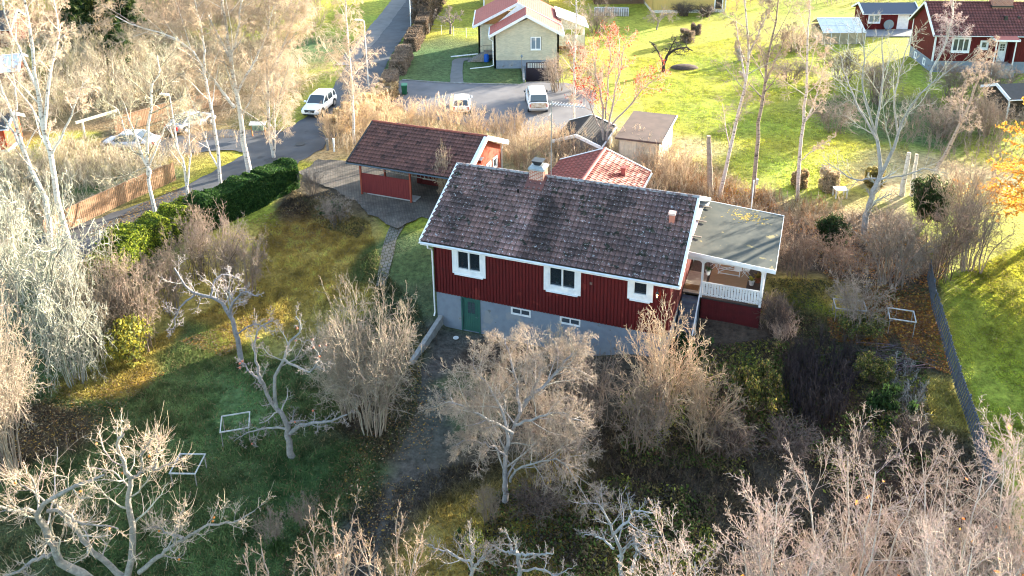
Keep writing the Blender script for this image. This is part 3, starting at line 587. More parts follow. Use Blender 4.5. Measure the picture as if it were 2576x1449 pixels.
# stairs with side board and rail
e = MB(); nst = 9; rise = (ZF-.55)/nst
for k in range(nst): e.box(-.1, .88, .2-.34*(k+1), .2-.34*k+.02, .2, ZF-rise*(k+1)+rise*.0)
e.build('stairs', mat('stair_stone', (.125, .14, .17), .8, (.09, .105, .13), 4), Vd)
e = MB(); e.beam((.92, .0, ZF+.95), (.92, -3.0, ZF+.95-2.0), .06, .10); e.box(.89, .95, -3.0, -2.92, .3, 1.35); e.box(.89, .95, -1.55, -1.47, .3, 2.35); e.build('stair_rail', M_white, Vd)
# things on the veranda
def vl(x, y, z=0): return hw(14.0+x, 4.7+y, ZF-.03+z)
e = MB(); e.box(-.4, .4, -.28, .28, 0, .02); o = e.build('doormat', mat('coir', (.20, .11, .045), .95, (.14, .08, .035), 12)); o.location = tuple(vl(.3, .75, .062)); o.rotation_euler = (0, 0, -YAW); tag(o, 'brown coir doormat on the landing at top of the stairs', 'doormat')
e = MB(); e.box(-1.05, 1.05, -1.5, 1.5, 0, .012); o = e.build('outdoor_rug', M_oak); o.location = tuple(vl(2.15, 2.6, -.01+.003)); o.rotation_euler = (0, 0, -YAW); tag(o, 'tan woven rug under the white table on the veranda', 'rug')
tb = empty('garden_table', vl(2.1, 3.2, .01), -YAW, 'white folding garden table on the rug in the veranda', 'table')
e = MB()
for k in range(7): e.box(-.75, .75, -.42+k*.12, -.42+k*.12+.105, .70, .73)
e.build('tabletop', M_white, tb)
e = MB()
for s in (-.6, .6):
    e.beam((s, -.38, .0), (s, .36, .69), .05, .03); e.beam((s+.05, .38, .0), (s+.05, -.36, .69), .05, .03)
e.beam((-.6, -.34, .06), (.6, -.34, .06), .04, .04); e.beam((-.6, -.16, .25), (.6, -.16, .25), .04, .04); e.beam((-.6, .34, .08), (.6, .34, .08), .04, .04); e.beam((-.58, -.3, .1), (.58, .2, .6), .03, .04); e.build('legs', M_white, tb)
def chair(loc, rz, label):
    c = empty('folding_chair', loc, rz, label, 'chair'); e = MB()
    for k in range(4): e.box(-.2, .2, -.2+k*.1, -.2+k*.1+.085, .43, .455)
    e.build('seat', M_white, c); e = MB()
    for k in range(4): e.box(-.2, .2, .2+k*.015, .225+k*.015, .52+k*.1, .6+k*.1)
    e.build('backrest', M_white, c); e = MB()
    for s in (-.2, .2): e.beam((s, -.22, 0), (s, .28, .92), .03, .03); e.beam((s*1.1, .22, 0), (s*1.1, -.2, .44), .03, .03)
    e.build('legs', M_white, c); return c
chair(vl(1.2, 3.4, .01), -YAW+PI/2+.2, 'white folding chair at the left end of the veranda table')
chair(vl(3.05, 3.1, .01), -YAW-PI/2, 'white folding chair with cloth at the right end of veranda table')
e = MB(); e.box(-.22, .22, -.18, .2, 0, .03); e.box(-.22, .2, -.21, -.18, -.25, .03); o = e.build('white_cloth', M_white, bevel=.01); o.location = tuple(vl(2.62, 2.86, .75)); o.rotation_euler = (.0, 0, -YAW); tag(o, 'crumpled white cloth hanging over the edge of the veranda table', 'cloth')
M_terra = mat('terracotta', (.30, .10, .05), .8); M_autumn = mat('autumn_leaf', (.35, .16, .04), .7, (.12, .16, .03), 15); M_yel = mat('yellow_leaf', (.55, .42, .05), .7, (.25, .28, .04), 15)
pot(vl(1.12, .9, .95), .15, .24, .5, 'large white hanging pot with green fern at left of the veranda arch', ml=M_leafg, n=50, name='hanging_plant', seed=21)
e = MB(); hp = vl(1.12, .9, .95)
for k in range(3): t = 2*PI*k/3; e.tube([(hp[0]+.15*math.cos(t), hp[1]+.15*math.sin(t), hp[2]+.24), (hp[0], hp[1], 5.0)], .006, 4)
HPL = bpy.data.objects[-1] if False else None
o = rawmesh('cords', [(v[0]-hp[0], v[1]-hp[1], v[2]-hp[2]) for v in e.v], e.f, M_grey, [q for q in COL.objects if q.name.startswith('hanging_plant')][0])
pot(vl(3.45, 2.2), .16, .26, .5, 'white pot with yellowing plant near the right veranda rail', ml=M_yel, n=40, seed=22)
pot(vl(3.75, 2.6), .17, .25, .6, 'terracotta pot of orange autumn leaves by right veranda rail', mp=M_terra, ml=M_autumn, n=50, seed=23)
pot(vl(3.1, 3.9), .14, .22, .35, 'small white pot with brown leaves behind the veranda table', ml=M_autumn, n=30, seed=24)
e = MB(); e.box(-.28, .28, -.17, .17, 0, .28); o = e.build('wooden_box', mat('crate_yellow', (.5, .42, .25), .8, (.42, .35, .2), 8)); o.location = tuple(vl(3.75, .3)); o.rotation_euler = (0, 0, -YAW); tag(o, 'small pale wooden box in the right corner behind the veranda rail', 'box')
# ------------------------------------------------------------------ CARPORT
CY = math.radians(21.8); cu = np.array([math.cos(CY), -math.sin(CY)]); cv = np.array([math.sin(CY), math.cos(CY)]); co_ = np.array([-11.8, 55.7])
def cw(a, b, z=2): p = co_+cu*a+cv*b; return np.array([p[0], p[1], z])
Cp = empty('carport', cw(0, 0), -CY, 'red carport with reddish clay tile roof and board front panel', 'carport')
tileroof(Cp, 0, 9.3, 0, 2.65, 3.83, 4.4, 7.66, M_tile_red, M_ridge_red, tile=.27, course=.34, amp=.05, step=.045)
for a, s, mm in ((0, -1, M_black), (9.3, 1, M_white)):
    e = MB(); x0, x1 = sorted((a, a+s*.035)); h = .2 if s < 0 else .26
    for b in (-.02, 7.68):
        e.hexa([(x0, b, 2.65-h), (x1, b, 2.65-h), (x1, 3.83, 4.4-h), (x0, 3.83, 4.4-h), (x0, b, 2.72), (x1, b, 2.72), (x1, 3.83, 4.47), (x0, 3.83, 4.47)])
        y0, y1 = (x0, x1+.1) if s < 0 else (x0-.22, x1); e.hexa([(y0, b, 2.725), (y1, b, 2.725), (y1, 3.83, 4.475), (y0, 3.83, 4.475), (y0, b, 2.76), (y1, b, 2.76), (y1, 3.83, 4.51), (y0, 3.83, 4.51)])
    e.build('bargeboard', mm, Cp)
gutter(Cp, -.05, 9.35, -.03, 2.62, m=mat('gutter_dark', (.09, .12, .15), .4)); gutter(Cp, -.05, 9.35, 7.69, 2.62, m=M_white, s=1)
for a, b_, h_ in ((.75, .51, 2.43), (4.75, .51, 2.43), (8.78, .51, 2.43), (.75, 3.83, 4.2), (.75, 7.15, 2.5)):
    e = MB(); e.box(a-.06, a+.06, b_-.06, b_+.06, 0, h_); e.build('post', M_redlight, Cp)
e = MB(); e.box(.69, 8.85, .47, .55, 2.432, 2.55); e.build('beam', M_redlight, Cp)
e = MB(); wall(e, (.81, .5), (4.69, .5), .2, 1.72, pitch=.2, groove=.03, depth=.02, th=.04); e.build('front_panel', mat('carport_panel_red', (.20, .032, .03), .8, (.16, .026, .026), 2, stretch=(5, 5, .4)), Cp)
mb = MB(); gz = lambda s: 2.5+1.7*(1-abs(s-3.33)/3.33)
wall(mb, (8.9, .5), (8.9, 7.16), 0, gz, [(4.0, 4.6, 1.15, 1.85), (5.2, 5.8, 1.15, 1.85)], pitch=.16, groove=.03, th=.08); mb.build('gable_wall', M_redlight, Cp)
for s in (4.0, 5.2): window(Cp, (8.9, .5), (0, 1), s, s+.6, 1.15, 1.85, 1, casing=.13, mf=M_white, mg=M_glass, sill=False)
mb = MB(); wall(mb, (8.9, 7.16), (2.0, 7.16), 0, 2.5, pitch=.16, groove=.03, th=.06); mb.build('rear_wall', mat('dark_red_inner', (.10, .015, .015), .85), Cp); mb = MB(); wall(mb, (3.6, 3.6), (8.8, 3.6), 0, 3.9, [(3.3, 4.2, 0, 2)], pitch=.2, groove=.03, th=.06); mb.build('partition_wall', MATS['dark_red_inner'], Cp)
e = MB(); e.box(1.1, 5.0, .65, 1.5, .03, .1); e.build('slab', mat('pale_slab', (.5, .5, .49), .9, (.4, .4, .4), 4), Cp)
e = MB(); e.tube([(8.95, 7.5, 2.5), (8.95, 7.45, 2.3), (8.95, 7.25, 2.1), (8.95, 7.25, .2)], .04, 6); e.build('downpipe', M_white, Cp)
# bird house on gable
bh = empty('bird_house', cw(9.0, 2.9, 2+2.75), -CY, 'small bird house with white roof on the carport gable', 'bird house')
e = MB(); e.box(-.02, .24, -.13, .13, 0, .3); e.build('box', M_redlight, bh); e = MB(); e.hexa([(-.04, -.24, .27), (.32, -.24, .27), (.32, 0, .42), (-.04, 0, .42), (-.04, -.24, .31), (.32, -.24, .31), (.32, 0, .46), (-.04, 0, .46)]); e.hexa([(-.04, 0, .42), (.32, 0, .42), (.32, .24, .27), (-.04, .24, .27), (-.04, 0, .46), (.32, 0, .46), (.32, .24, .31), (-.04, .24, .31)]); e.build('roof', M_white, bh)
# ladders and frames stored under the carport roof
def ladder(p, rz, L, tilt, label, n=9):
    o = empty('ladder', p, rz, label, 'ladder'); e = MB(); c, s = math.cos(tilt), math.sin(tilt)
    for z in (0, .38): e.beam((0, 0-z*s, z*c), (L, 0-z*s, z*c), .035, .05)
    e.build('rails', M_greywood, o)
    for k in range(n): x = (k+.5)*L/n; e = MB(); e.beam((x, 0, 0), (x, -.38*s, .38*c), .03, .03, up=(1, 0, 0)); e.build('rung', M_greywood, o)
    return o
ladder(cw(1.9, .9, 2+1.95), -CY-.05, 4.8, .25, 'long grey wooden ladder hung on edge under the carport eave', 14)
ladder(cw(3.0, 1.5, 2+2.0), -CY, 4.6, .1, 'second wooden ladder hung behind the first under carport roof', 12)
ladder(cw(5.0, 1.9, 2+1.3), -CY+.0, 3.4, .2, 'lower trellis-like wooden ladder in the open bay of the carport', 11)
# ------------------------------------------------------------------ generic small buildings
def gable_house(name, loc, rz, L, W, ze, zr, label, cat, mw, mroof, over=.35, barge_m=None, found=0, mf=None, tiles=True, ridge=None, openings=None, pitch=.2, groove=.04, metal_ribs=0, wall_th=.12, ov_end=.4):
    """local x along the ridge, front wall at y=0"""
    o = empty(name, loc, rz, label, cat); op = openings or {}
    mid = W/2; ob = over; k = (zr-ze)/(mid+ob); zw = ze+k*ob-.02
    mb = MB(); wall(mb, (0, 0), (L, 0), found, zw, op.get('f', ()), pitch=pitch, groove=groove, th=wall_th); mb.build('front_wall', mw, o)
    gzf = lambda s: zw+(zr-.05-zw)*(1-abs(s-mid)/mid)
    mb = MB(); wall(mb, (L, 0), (L, W), found, gzf, op.get('r', ()), pitch=pitch, groove=groove, th=wall_th-.01); mb.build('gable_wall', mw, o)
    mb = MB(); wall(mb, (0, W), (0, 0), found, gzf, op.get('l', ()), pitch=pitch, groove=groove, th=wall_th-.01); mb.build('gable_wall', mw, o)
    mb = MB(); wall(mb, (L, W), (0, W), found, zw, pitch=pitch, groove=groove, th=wall_th); mb.build('rear_wall', mw, o)
    if found:
        mb = MB(); mb.box(.04, L-.04, .04, W-.04, -.4, found+.02); mb.build('foundation', mf or M_found, o)
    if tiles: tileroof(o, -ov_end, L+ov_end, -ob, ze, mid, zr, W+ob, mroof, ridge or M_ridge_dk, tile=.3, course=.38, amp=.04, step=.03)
    else:
        e = MB()
        for b in (-ob, W+ob):
            e.hexa([(-ov_end, b, ze-.08), (L+ov_end, b, ze-.08), (L+ov_end, mid, zr-.08), (-ov_end, mid, zr-.08), (-ov_end, b, ze), (L+ov_end, b, ze), (L+ov_end, mid, zr), (-ov_end, mid, zr)])
        ro = e.build('roof', mroof, o)
        if metal_ribs:
            e = MB(); n = int((L+2*ov_end)/metal_ribs)
            for i in range(n+1):
                x = -ov_end+(L+2*ov_end)*i/n
                for b in (-ob, W+ob): e.beam((x, b, ze+.015), (x, mid, zr+.015), .035, .03)
            e.beam((-ov_end, mid, zr+.03), (L+ov_end, mid, zr+.03), .18, .05); e.build('seams', mroof, ro)
    barge(o, -ov_end, L+ov_end, -ob-.02, ze, mid, zr, W+ob+.02, h=.22, m=barge_m)
    gutter(o, -ov_end, L+ov_end, -ob-.02, ze-.02)
    return o
RV = math.radians(90-20.54)
def W3(p, z): return (float(p[0]), float(p[1]), z)
o = gable_house('red_roof_shed', (7.3, 49.5, 2), RV, 6.3, 6.2, 1.65, 3.0, 'low shed with bright red tile-pattern metal roof behind the main house', 'shed', M_redlight, M_tin, over=.3, ridge=M_tin2, ov_end=.3)
e = MB(); e.box(4.0, 4.3, 1.0, 1.3, 1.9, 2.75); vn_ = e.build('roof_vent', M_tin2, o); e = MB(); e.box(3.94, 4.36, .94, 1.36, 2.75, 2.83); e.build('vent_cap', M_tin2, vn_)
M_corr = mat('corrugated_pale', (.40, .44, .40), .5, (.33, .36, .30), 5, stretch=(1, 1, 1))
o = gable_house('small_garden_shed', (6.7, 61.2, 2), RV, 4.7, 3.6, 1.4, 2.15, 'small grey shed with dark roof and pale corrugated side near the driveway', 'shed', M_greywood, M_felt, over=.2, tiles=False, ov_end=.15, metal_ribs=.25)
# flat-roofed shed
o = empty('flat_roof_shed', (8.2, 60.6, 2), -YAW, 'flat brown roofed shed with pale wall behind the red rowan tree', 'shed')
e = MB(); wall(e, (0, 0), (3.1, 0), 0, 2.3, pitch=.2, groove=.03); wall(e, (3.1, 0), (3.1, 6.0), 0, 2.3, pitch=.2, groove=.03, th=.1); wall(e, (3.1, 6), (0, 6), 0, 2.3, th=.1); wall(e, (0, 6), (0, 0), 0, 2.3, th=.1); e.build('walls', mat('cream_boards', (.62, .56, .42), .8, (.5, .45, .34), 3), o)
e = MB(); e.box(-.25, 3.35, -.25, 6.25, 2.3, 2.45); e.build('roof', mat('brown_felt', (.11, .078, .068), .85, (.085, .062, .055), 1.5), o)
e = MB(); e.box(3.355, 3.39, -.25, 6.25, 2.28, 2.48); e.build('edge_board', M_white, o)
# ---- yellow brick house
Y_ = empty('yellow_brick_house', (-1.85, 87.6, 2), 0, 'pale yellow brick house with red sheet metal roof and grey basement', 'house')
ywin = (3.95, 5.0, 2.06, 3.4)
zwl, zrd = 3.95, 5.75
f = lambda s: 3.95+1.85*(1-abs(s-3.48)/3.48)
mb = MB(); wall(mb, (0, 0), (6.95, 0), .9, f, [ywin], th=.2); mb.build('front_wall', M_ybrick, Y_)
mb = MB(); wall(mb, (6.95, 0), (6.95, 4), .9, 3.9, th=.2); wall(mb, (0, 4), (0, 0), .9, 3.9, th=.2); mb.build('side_walls', brickmat('yellow_brick_side', (.56, .51, .36), (.44, .41, .30), (.5, .48, .4), .27, .08, .008, rot=(PI/2, 0, PI/2), noise=.08), Y_)
mb = MB(); wall(mb, (-1.8, 4), (.0, 4), .7, 3.9, th=.2); wall(mb, (-1.8, 11), (-1.8, 4), .7, 3.9, th=.2); wall(mb, (6.95, 4), (6.95, 11), .7, 3.9, th=.2); wall(mb, (6.95, 11), (-1.8, 11), .7, 3.9, th=.2); mb.build('rear_block_walls', M_ybrick, Y_)
mb = MB(); wall(mb, (0, .03), (6.95, .03), -1.6, .9, [(3.42, 6.3, -1.6, .62)], th=.25); wall(mb, (0, 4), (0, .03), -.3, .9, th=.2); wall(mb, (-1.8, 4.03), (0, 4.03), -.3, .7, th=.2); wall(mb, (-1.8, 11), (-1.8, 4.03), -.3, .7, th=.2); wall(mb, (6.95, 0.03), (6.95, 11), -.3, .9, th=.2); mb.build('foundation', M_found, Y_)
fw = window(Y_, (0, 0), (1, 0), *ywin, 2, casing=.05, frame=.07, proud=.02, mf=M_white, mg=M_glassb, sill=True)
e = MB(); e.box(3.88, 5.07, .03, .05, 1.96, 2.0); e.box(3.86, 3.9, -.022, .05, 1.98, 3.47); e.box(5.05, 5.09, -.022, .05, 1.98, 3.47); e.build('window_surround', M_darkwood, fw)
e = MB(); wall(e, (3.42, .15), (6.3, .15), -1.55, .62, pitch=.16, groove=.02, th=.06); gd = e.build('garage_door', mat('garage_brown', (.06, .04, .045), .7), Y_)
e = MB()
for k in range(14): x = 3.6+k*.19; e.box(x, x+.12, .11, .13, -.02, .5)
e.build('slatted_lights', M_offwhite, gd)
e = MB()
for (xr, zr_2, ye, yf, xl_, xr2, zl_2) in ((3.48, 5.95, -.6, 3.5, -.45, 7.42, 3.78), (2.6, 6.4, 3.35, 11.4, -2.3, 7.5, 3.85)):
    for b in (xl_, xr2): e.hexa([(b, ye, zl_2-.1), (b, yf, zl_2-.1), (xr, yf, zr_2-.1), (xr, ye, zr_2-.1), (b, ye, zl_2), (b, yf, zl_2), (xr, yf, zr_2), (xr, ye, zr_2)])
ro = e.build('roof', M_tin2, Y_)
e = MB()
for (xr, zr_2, ye, yf, xl_, xr2, zl_2) in ((3.48, 5.95, -.6, 3.35, -.45, 7.42, 3.78), (2.6, 6.4, 3.35, 11.4, -2.3, 7.5, 3.85)):
    n = int((yf-ye)/.55)
    for i in range(n+1):
        y = ye+.1+(yf-ye-.2)*i/n
        for b in (xl_, xr2): e.beam((b, y, zl_2+.015), (xr, y, zr_2+.015), .03, .03)
e.build('seams', M_tin2, ro)
e = MB()
for (xr, zr_2, ye, xl_, xr2, zl_2) in ((3.48, 5.95, -.6, -.45, 7.42, 3.78), (2.6, 6.4, 3.35, -2.3, 7.5, 3.85)):
    for b in (xl_, xr2): e.hexa([(b, ye-.04, zl_2-.26), (b, ye, zl_2-.26), (xr, ye, zr_2-.26), (xr, ye-.04, zr_2-.26), (b, ye-.04, zl_2+.05), (b, ye, zl_2+.05), (xr, ye, zr_2+.05), (xr, ye-.04, zr_2+.05)])
for b in (-.45,): e.box(b-.12, b, -.6, 3.3, 3.62, 3.8)
e.box(-2.42, -2.3, 3.35, 11.4, 3.68, 3.88); e.box(7.42, 7.54, -.6, 3.3, 3.62, 3.8); e.build('bargeboard', M_white, Y_)
e = MB(); e.hexa([(.0, 3.30, 3.9), (6.2, 3.30, 3.9), (2.6, 3.30, 6.15), (2.6, 3.30, 6.15), (.0, 3.34, 3.9), (6.2, 3.34, 3.9), (2.6, 3.34, 6.15), (2.6, 3.34, 6.15)]); e.build('gable_infill', M_white, Y_)
e = MB(); e.tube([(-.5, -.62, 3.6), (-.45, -.6, 3.4), (-.1, -.15, 3.05), (-.08, -.12, .4), (-.5, -.15, .25), (-2.6, -.4, .12)], .055, 7); e.build('downpipe', M_white, Y_)
e = MB(); e.tube([(-1.9, 3.9, .55), (-4.9, 3.6, .35)], .07, 7); e.build('drain_pipe', M_white, Y_)
e = MB(); e.box(-1.2, 0, 2.5, 3.9, .85, 1.0)
for k in range(6): e.box(-1.2-.3*(k+1), -1.2-.3*k, 2.6, 3.8, 0, .95-.16*(k+1))
e.build('entrance_steps', M_greywood, Y_)
e = MB(); e.beam((-3.0, 2.55, .9), (-1.2, 2.55, 1.9), .03, .03); e.beam((-1.2, 2.55, 1.9), (0, 2.55, 1.9), .03, .03); e.beam((-1.2, 2.55, 1.15), (0, 2.55, 1.15), .03, .03)
for k in range(9): e.beam((-1.2+k*.15, 2.55, 1.0), (-1.2+k*.15, 2.55, 1.9), .015, .015)
for k in range(6): e.beam((-1.35-k*.3, 2.55, .9-k*.165), (-1.35-k*.3, 2.55, 1.8-k*.165), .015, .015)
e.build('iron_railing', M_black, Y_)
# white lean-to at the right
e = MB(); e.hexa([(7.0, 5.3, 4.35), (10.6, 5.3, 3.0), (10.6, 10.5, 3.0), (7.0, 10.5, 4.35), (7.0, 5.3, 4.45), (10.6, 5.3, 3.1), (10.6, 10.5, 3.1), (7.0, 10.5, 4.45)]); e.build('lean_to_roof', mat('white_sheet_roof', (.75, .76, .78), .5), Y_)
e = MB(); wall(e, (7.1, 5.6), (10.2, 5.6), .9, 2.1, pitch=.2, groove=.02, th=.1); wall(e, (10.2, 5.6), (10.2, 10.3), .9, 2.1, pitch=.2, groove=.02, th=.1); wall(e, (7.1, 5.7), (10.2, 5.7), 2.1, lambda s: 4.2-s*.38, [(.5, 2.8, 2.1, 2.8)], th=.06)
for x in (7.2, 8.7, 10.1): e.box(x-.05, x+.05, 5.5, 5.6, -1.0, 3.1)
e.build('lean_to_walls', M_offwhite, Y_)
e = MB(); e.box(7.15, 10.15, 7.5, 10.2, -.2, .9); e.build('lean_to_base', mat('brown_boards', (.2, .12, .08), .8), Y_)
e = MB(); e.box(3.0, 3.22, -5.0, 0, -1.6, .25); o = e.build('ramp_wall', M_concrete); o.location = (-1.85, 87.6, 2); tag(o, 'grey concrete wall along the sunken garage ramp of the yellow house', 'retaining wall')
e = MB(); e.box(-.1, .1, -5.0, 0, -1.6, .1); o = e.build('ramp_wall', M_concrete); o.location = (4.75, 87.6, 2); tag(o, 'low concrete wall on the right side of the sunken garage ramp, partly behind shrubs', 'retaining wall')
o = empty('garden_lamp', (1.1, 86.4, 2.0), 0, 'thin garden lamp post in front of yellow brick house wall', 'lamp post'); e = MB(); e.tube([(0, 0, 0), (0, 0, 1.5)], .03, 6); e.build('post', M_greywood, o); e = MB(); e.lathe([(.05, 1.5), (.12, 1.65), (.08, 1.8), (.02, 1.85)], 8); e.build('lamp_head', M_glassb, o)
# wheelie bin and barrel
def bin_(loc, rz):
    o = empty('wheelie_bin', loc, rz, 'dark green wheelie bin at the hedge end of driveway', 'bin'); mg_ = mat('bin_green', (.015, .10, .05), .5)
    e = MB(); e.hexa([(-.22, -.25, .08), (.22, -.25, .08), (.22, .25, .08), (-.22, .25, .08), (-.29, -.33, .98), (.29, -.33, .98), (.29, .36, .98), (-.29, .36, .98)]); e.build('body', mg_, o, bevel=.02)
    e = MB(); e.hexa([(-.31, -.36, .99), (.31, -.36, .99), (.31, .38, .99), (-.31, .38, .99), (-.28, -.3, 1.05), (.28, -.3, 1.05), (.28, .36, 1.10), (-.28, .36, 1.10)]); e.build('lid', mat('lid_green', (.03, .17, .09), .45), o)
    for x in (-.27, .27): e = MB(); e.tube([(x-.03, .27, .1), (x+.03, .27, .1)], .1, 12); e.build('wheel', M_black, o)
bin_(atz(1018, 238, 2), .1)
o = empty('barrel', (-2.75, 90.3, 2), 0, 'bright blue plastic barrel by the steps of yellow house', 'barrel'); e = MB(); e.lathe([(.26, 0), (.29, .05), (.29, .3), (.3, .33), (.29, .36), (.29, .62), (.3, .65), (.29, .68), (.28, .9), (.25, .94)], 20); e.build('body', mat('barrel_blue', (.015, .10, .45), .4), o); e = MB(); e.lathe([(.24, .9), (.24, .93)], 20); e.build('lid', mat('barrel_lid', (.02, .13, .5), .4), o)
# ---- red house right
RH = gable_house('red_gabled_house', (43.7, 84.6, 2), math.radians(-5), 18, 6.4, 4.0, 6.7, 'red board house with white trim and dark red tile roof at the right edge', 'house', M_red, M_tile_dk, over=.4, found=1.2, mf=M_found, openings={'f': [(1.8, 3.4, 2.25, 3.6), (4.6, 5.2, 2.6, 3.3), (9.2, 10.4, 2.25, 3.6)]})
for w_ in ((1.8, 3.4, 2.25, 3.6, 3), (4.6, 5.2, 2.6, 3.3, 1), (9.2, 10.4, 2.25, 3.6, 2)): window(RH, (0, 0), (1, 0), *w_, casing=.12, frame=.08)
for y0 in (1.6, 4.1): window(RH, (.04, 6.4), (0, -1), y0, y0+.5, .25, .8, 1, casing=.1, sill=False, name='basement_window')
for y_ in (-.05, 6.3): e = MB(); e.box(-.05, .1, y_, y_+.15, 1.15, 4.2); e.build('corner_board', M_white, RH)
e = MB(); e.box(6.2, 8.2, 2.5, 3.5, 5.8, 8.0); cc = e.build('chimney', brickmat('chimney_brick_brown', (.36, .15, .1), (.26, .1, .07), (.4, .3, .25), .25, .085, noise=.1), RH); e = MB(); e.box(6.1, 8.3, 2.4, 3.6, 6.35, 6.5); e.build('flashing', M_black, cc)
e = MB(); e.box(7.0, 7.3, 1.2, 1.4, 5.2, 5.7); e.box(8.4, 8.7, 1.4, 1.6, 5.2, 5.6); e.build('roof_hatch', M_black, RH)
# its entrance porch
PR = empty('entrance_porch', hw(0, 0), 0, 'red and white entrance porch with small tin roof on the right red house', 'porch'); PR.location = RH.location; PR.rotation_euler = RH.rotation_euler
e = MB(); wall(e, (5.7, -.9), (5.9, -.9), 1.2, 3.6, th=.06); wall(e, (5.7, -.0), (5.7, -.9), 1.2, 3.6, th=.06, pitch=.2); wall(e, (7.5, -.9), (7.5, 0), 1.2, 3.6, th=.06, pitch=.2); e.build('side_walls', M_red, PR)
for x_ in (5.62, 7.5): e = MB(); e.box(x_, x_+.1, -1.0, -.9, 0, 3.55); e.build('post', M_white, PR)
e = MB(); e.box(5.6, 7.62, -1.0, -.92, 3.552, 3.72); e.build('beam', M_white, PR)
e = MB(); e.hexa([(5.45, -1.2, 3.72), (7.75, -1.2, 3.72), (7.75, 0, 4.1), (5.45, 0, 4.1), (5.45, -1.2, 3.78), (7.75, -1.2, 3.78), (7.75, 0, 4.16), (5.45, 0, 4.16)]); e.build('roof', M_tin2, PR)
e = MB(); e.box(5.4, 5.45, -1.22, 0, 3.64, 3.85); e.box(7.75, 7.8, -1.22, 0, 3.64, 3.85); e.box(5.4, 7.8, -1.25, -1.2, 3.62, 3.8); e.build('bargeboard', M_white, PR)
e = MB(); e.box(6.1, 7.1, -.12, -.02, 1.25, 3.35); dd = e.build('door', M_white, PR); e = MB(); e.box(6.45, 6.9, -.135, -.12, 2.4, 3.1); e.build('pane', M_glass, dd); e = MB(); e.box(6.66, 6.69, -.15, -.136, 2.4, 3.1); e.box(6.45, 6.9, -.15, -.136, 2.62, 2.65); e.box(6.45, 6.9, -.15, -.136, 2.85, 2.88); e.build('muntins', M_white, dd)
e = MB(); e.box(5.9, 7.4, -1.6, -.05, 0, 1.2); e.box(5.9, 7.4, -2.0, -1.6, 0, .8); e.build('steps', M_concrete, PR)
e = MB(); e.beam((5.95, -1.9, 1.7), (5.95, -1.0, 2.1), .04, .04); e.beam((5.95, -1.9, .8), (5.95, -1.9, 1.7), .04, .04); e.beam((5.95, -1.0, 1.2), (5.95, -1.0, 2.1), .04, .04); e.build('handrail', M_grey, PR)
# outbuilding, greenhouse, deck
p = atz(2172, 76, 2); OB = gable_house('red_outbuilding', (p[0], p[1], 2), -.04, 6.2, 3.6, 2.15, 3.1, 'small red outbuilding with dark blue roof, in the top right behind the greenhouse', 'outbuilding', M_red, mat('blue_grey_felt', (.07, .09, .12), .7), tiles=False, over=.3, openings={'f': [(.5, 1.8, 1.0, 1.9), (4.0, 5.4, .05, 1.9)]})
window(OB, (0, 0), (1, 0), .5, 1.8, 1.0, 1.9, 2, casing=.1, mg=M_glassb); e = MB(); wall(e, (4.0, .04), (5.4, .04), .05, 1.9, pitch=.2, groove=.015, th=.04); e.build('double_door', M_white, OB)
e = MB(); e.box(-1.2, 6.5, -3.4, -.15, -.2, .12); o = e.build('wooden_deck', M_grey); o.data.materials[0] = mat('grey_deck', (.25, .25, .26), .8, (.2, .2, .2), 5); o.location = OB.location; tag(o, 'grey wooden deck in front of the small red outbuilding', 'deck')
o = empty('round_table', (p[0]+2.7, p[1]-.8, 2.12), 0, 'pale round table top tipped on edge against red outbuilding', 'table'); e = MB(); e.tube([(0, 0, .75), (0, .05, .75)], .62, 20); e.build('tabletop', M_glassb, o); e = MB(); e.beam((-.3, .3, 0), (-.3, .1, .4), .04, .04); e.beam((.3, .3, 0), (.3, .1, .4), .04, .04); e.build('legs', M_grey, o)
p = atz(2072, 112, 2); o = empty('greenhouse', (p[0], p[1], 2), 0, 'pale greenhouse with sloping translucent roof at the top right', 'greenhouse'); M_pane = mat('greenhouse_pane', (.70, .70, .68), .7, (.58, .59, .57), 2, spec=.2)
e = MB(); e.hexa([(-.2, 0, 1.35), (4.8, 0, 1.35), (4.8, 2.6, 2.5), (-.2, 2.6, 2.5), (-.2, 0, 1.38), (4.8, 0, 1.38), (4.8, 2.6, 2.53), (-.2, 2.6, 2.53)]); e.hexa([(-.2, 2.6, 2.5), (4.8, 2.6, 2.5), (4.8, 4.4, 1.6), (-.2, 4.4, 1.6), (-.2, 2.6, 2.53), (4.8, 2.6, 2.53), (4.8, 4.4, 1.63), (-.2, 4.4, 1.63)]); e.build('roof_panes', M_pane, o)
e = MB()
for k in range(6): e.beam((-.2+k*1.0, 0, 1.41), (-.2+k*1.0, 2.6, 2.56), .05, .04); e.box(-.2+k-.02, -.2+k+.02, .02, .06, 0, 1.35)
e.beam((-.2, 1.3, 1.99), (4.8, 1.3, 1.99), .04, .04); e.beam((-.2, 2.6, 2.56), (4.8, 2.6, 2.56), .08, .06); e.build('frame', M_white, o)
e = MB(); e.box(-.15, 4.75, .06, .08, 0, 1.33); e.box(-.17, -.15, .08, 4.3, 0, 1.5); e.box(4.75, 4.77, .08, 4.3, 0, 1.5); e.box(-.15, 4.75, 4.3, 4.32, 0, 1.5); e.build('wall_panes', mat('greenhouse_wall', (.34, .30, .22), .4, (.25, .22, .16), 2), o)
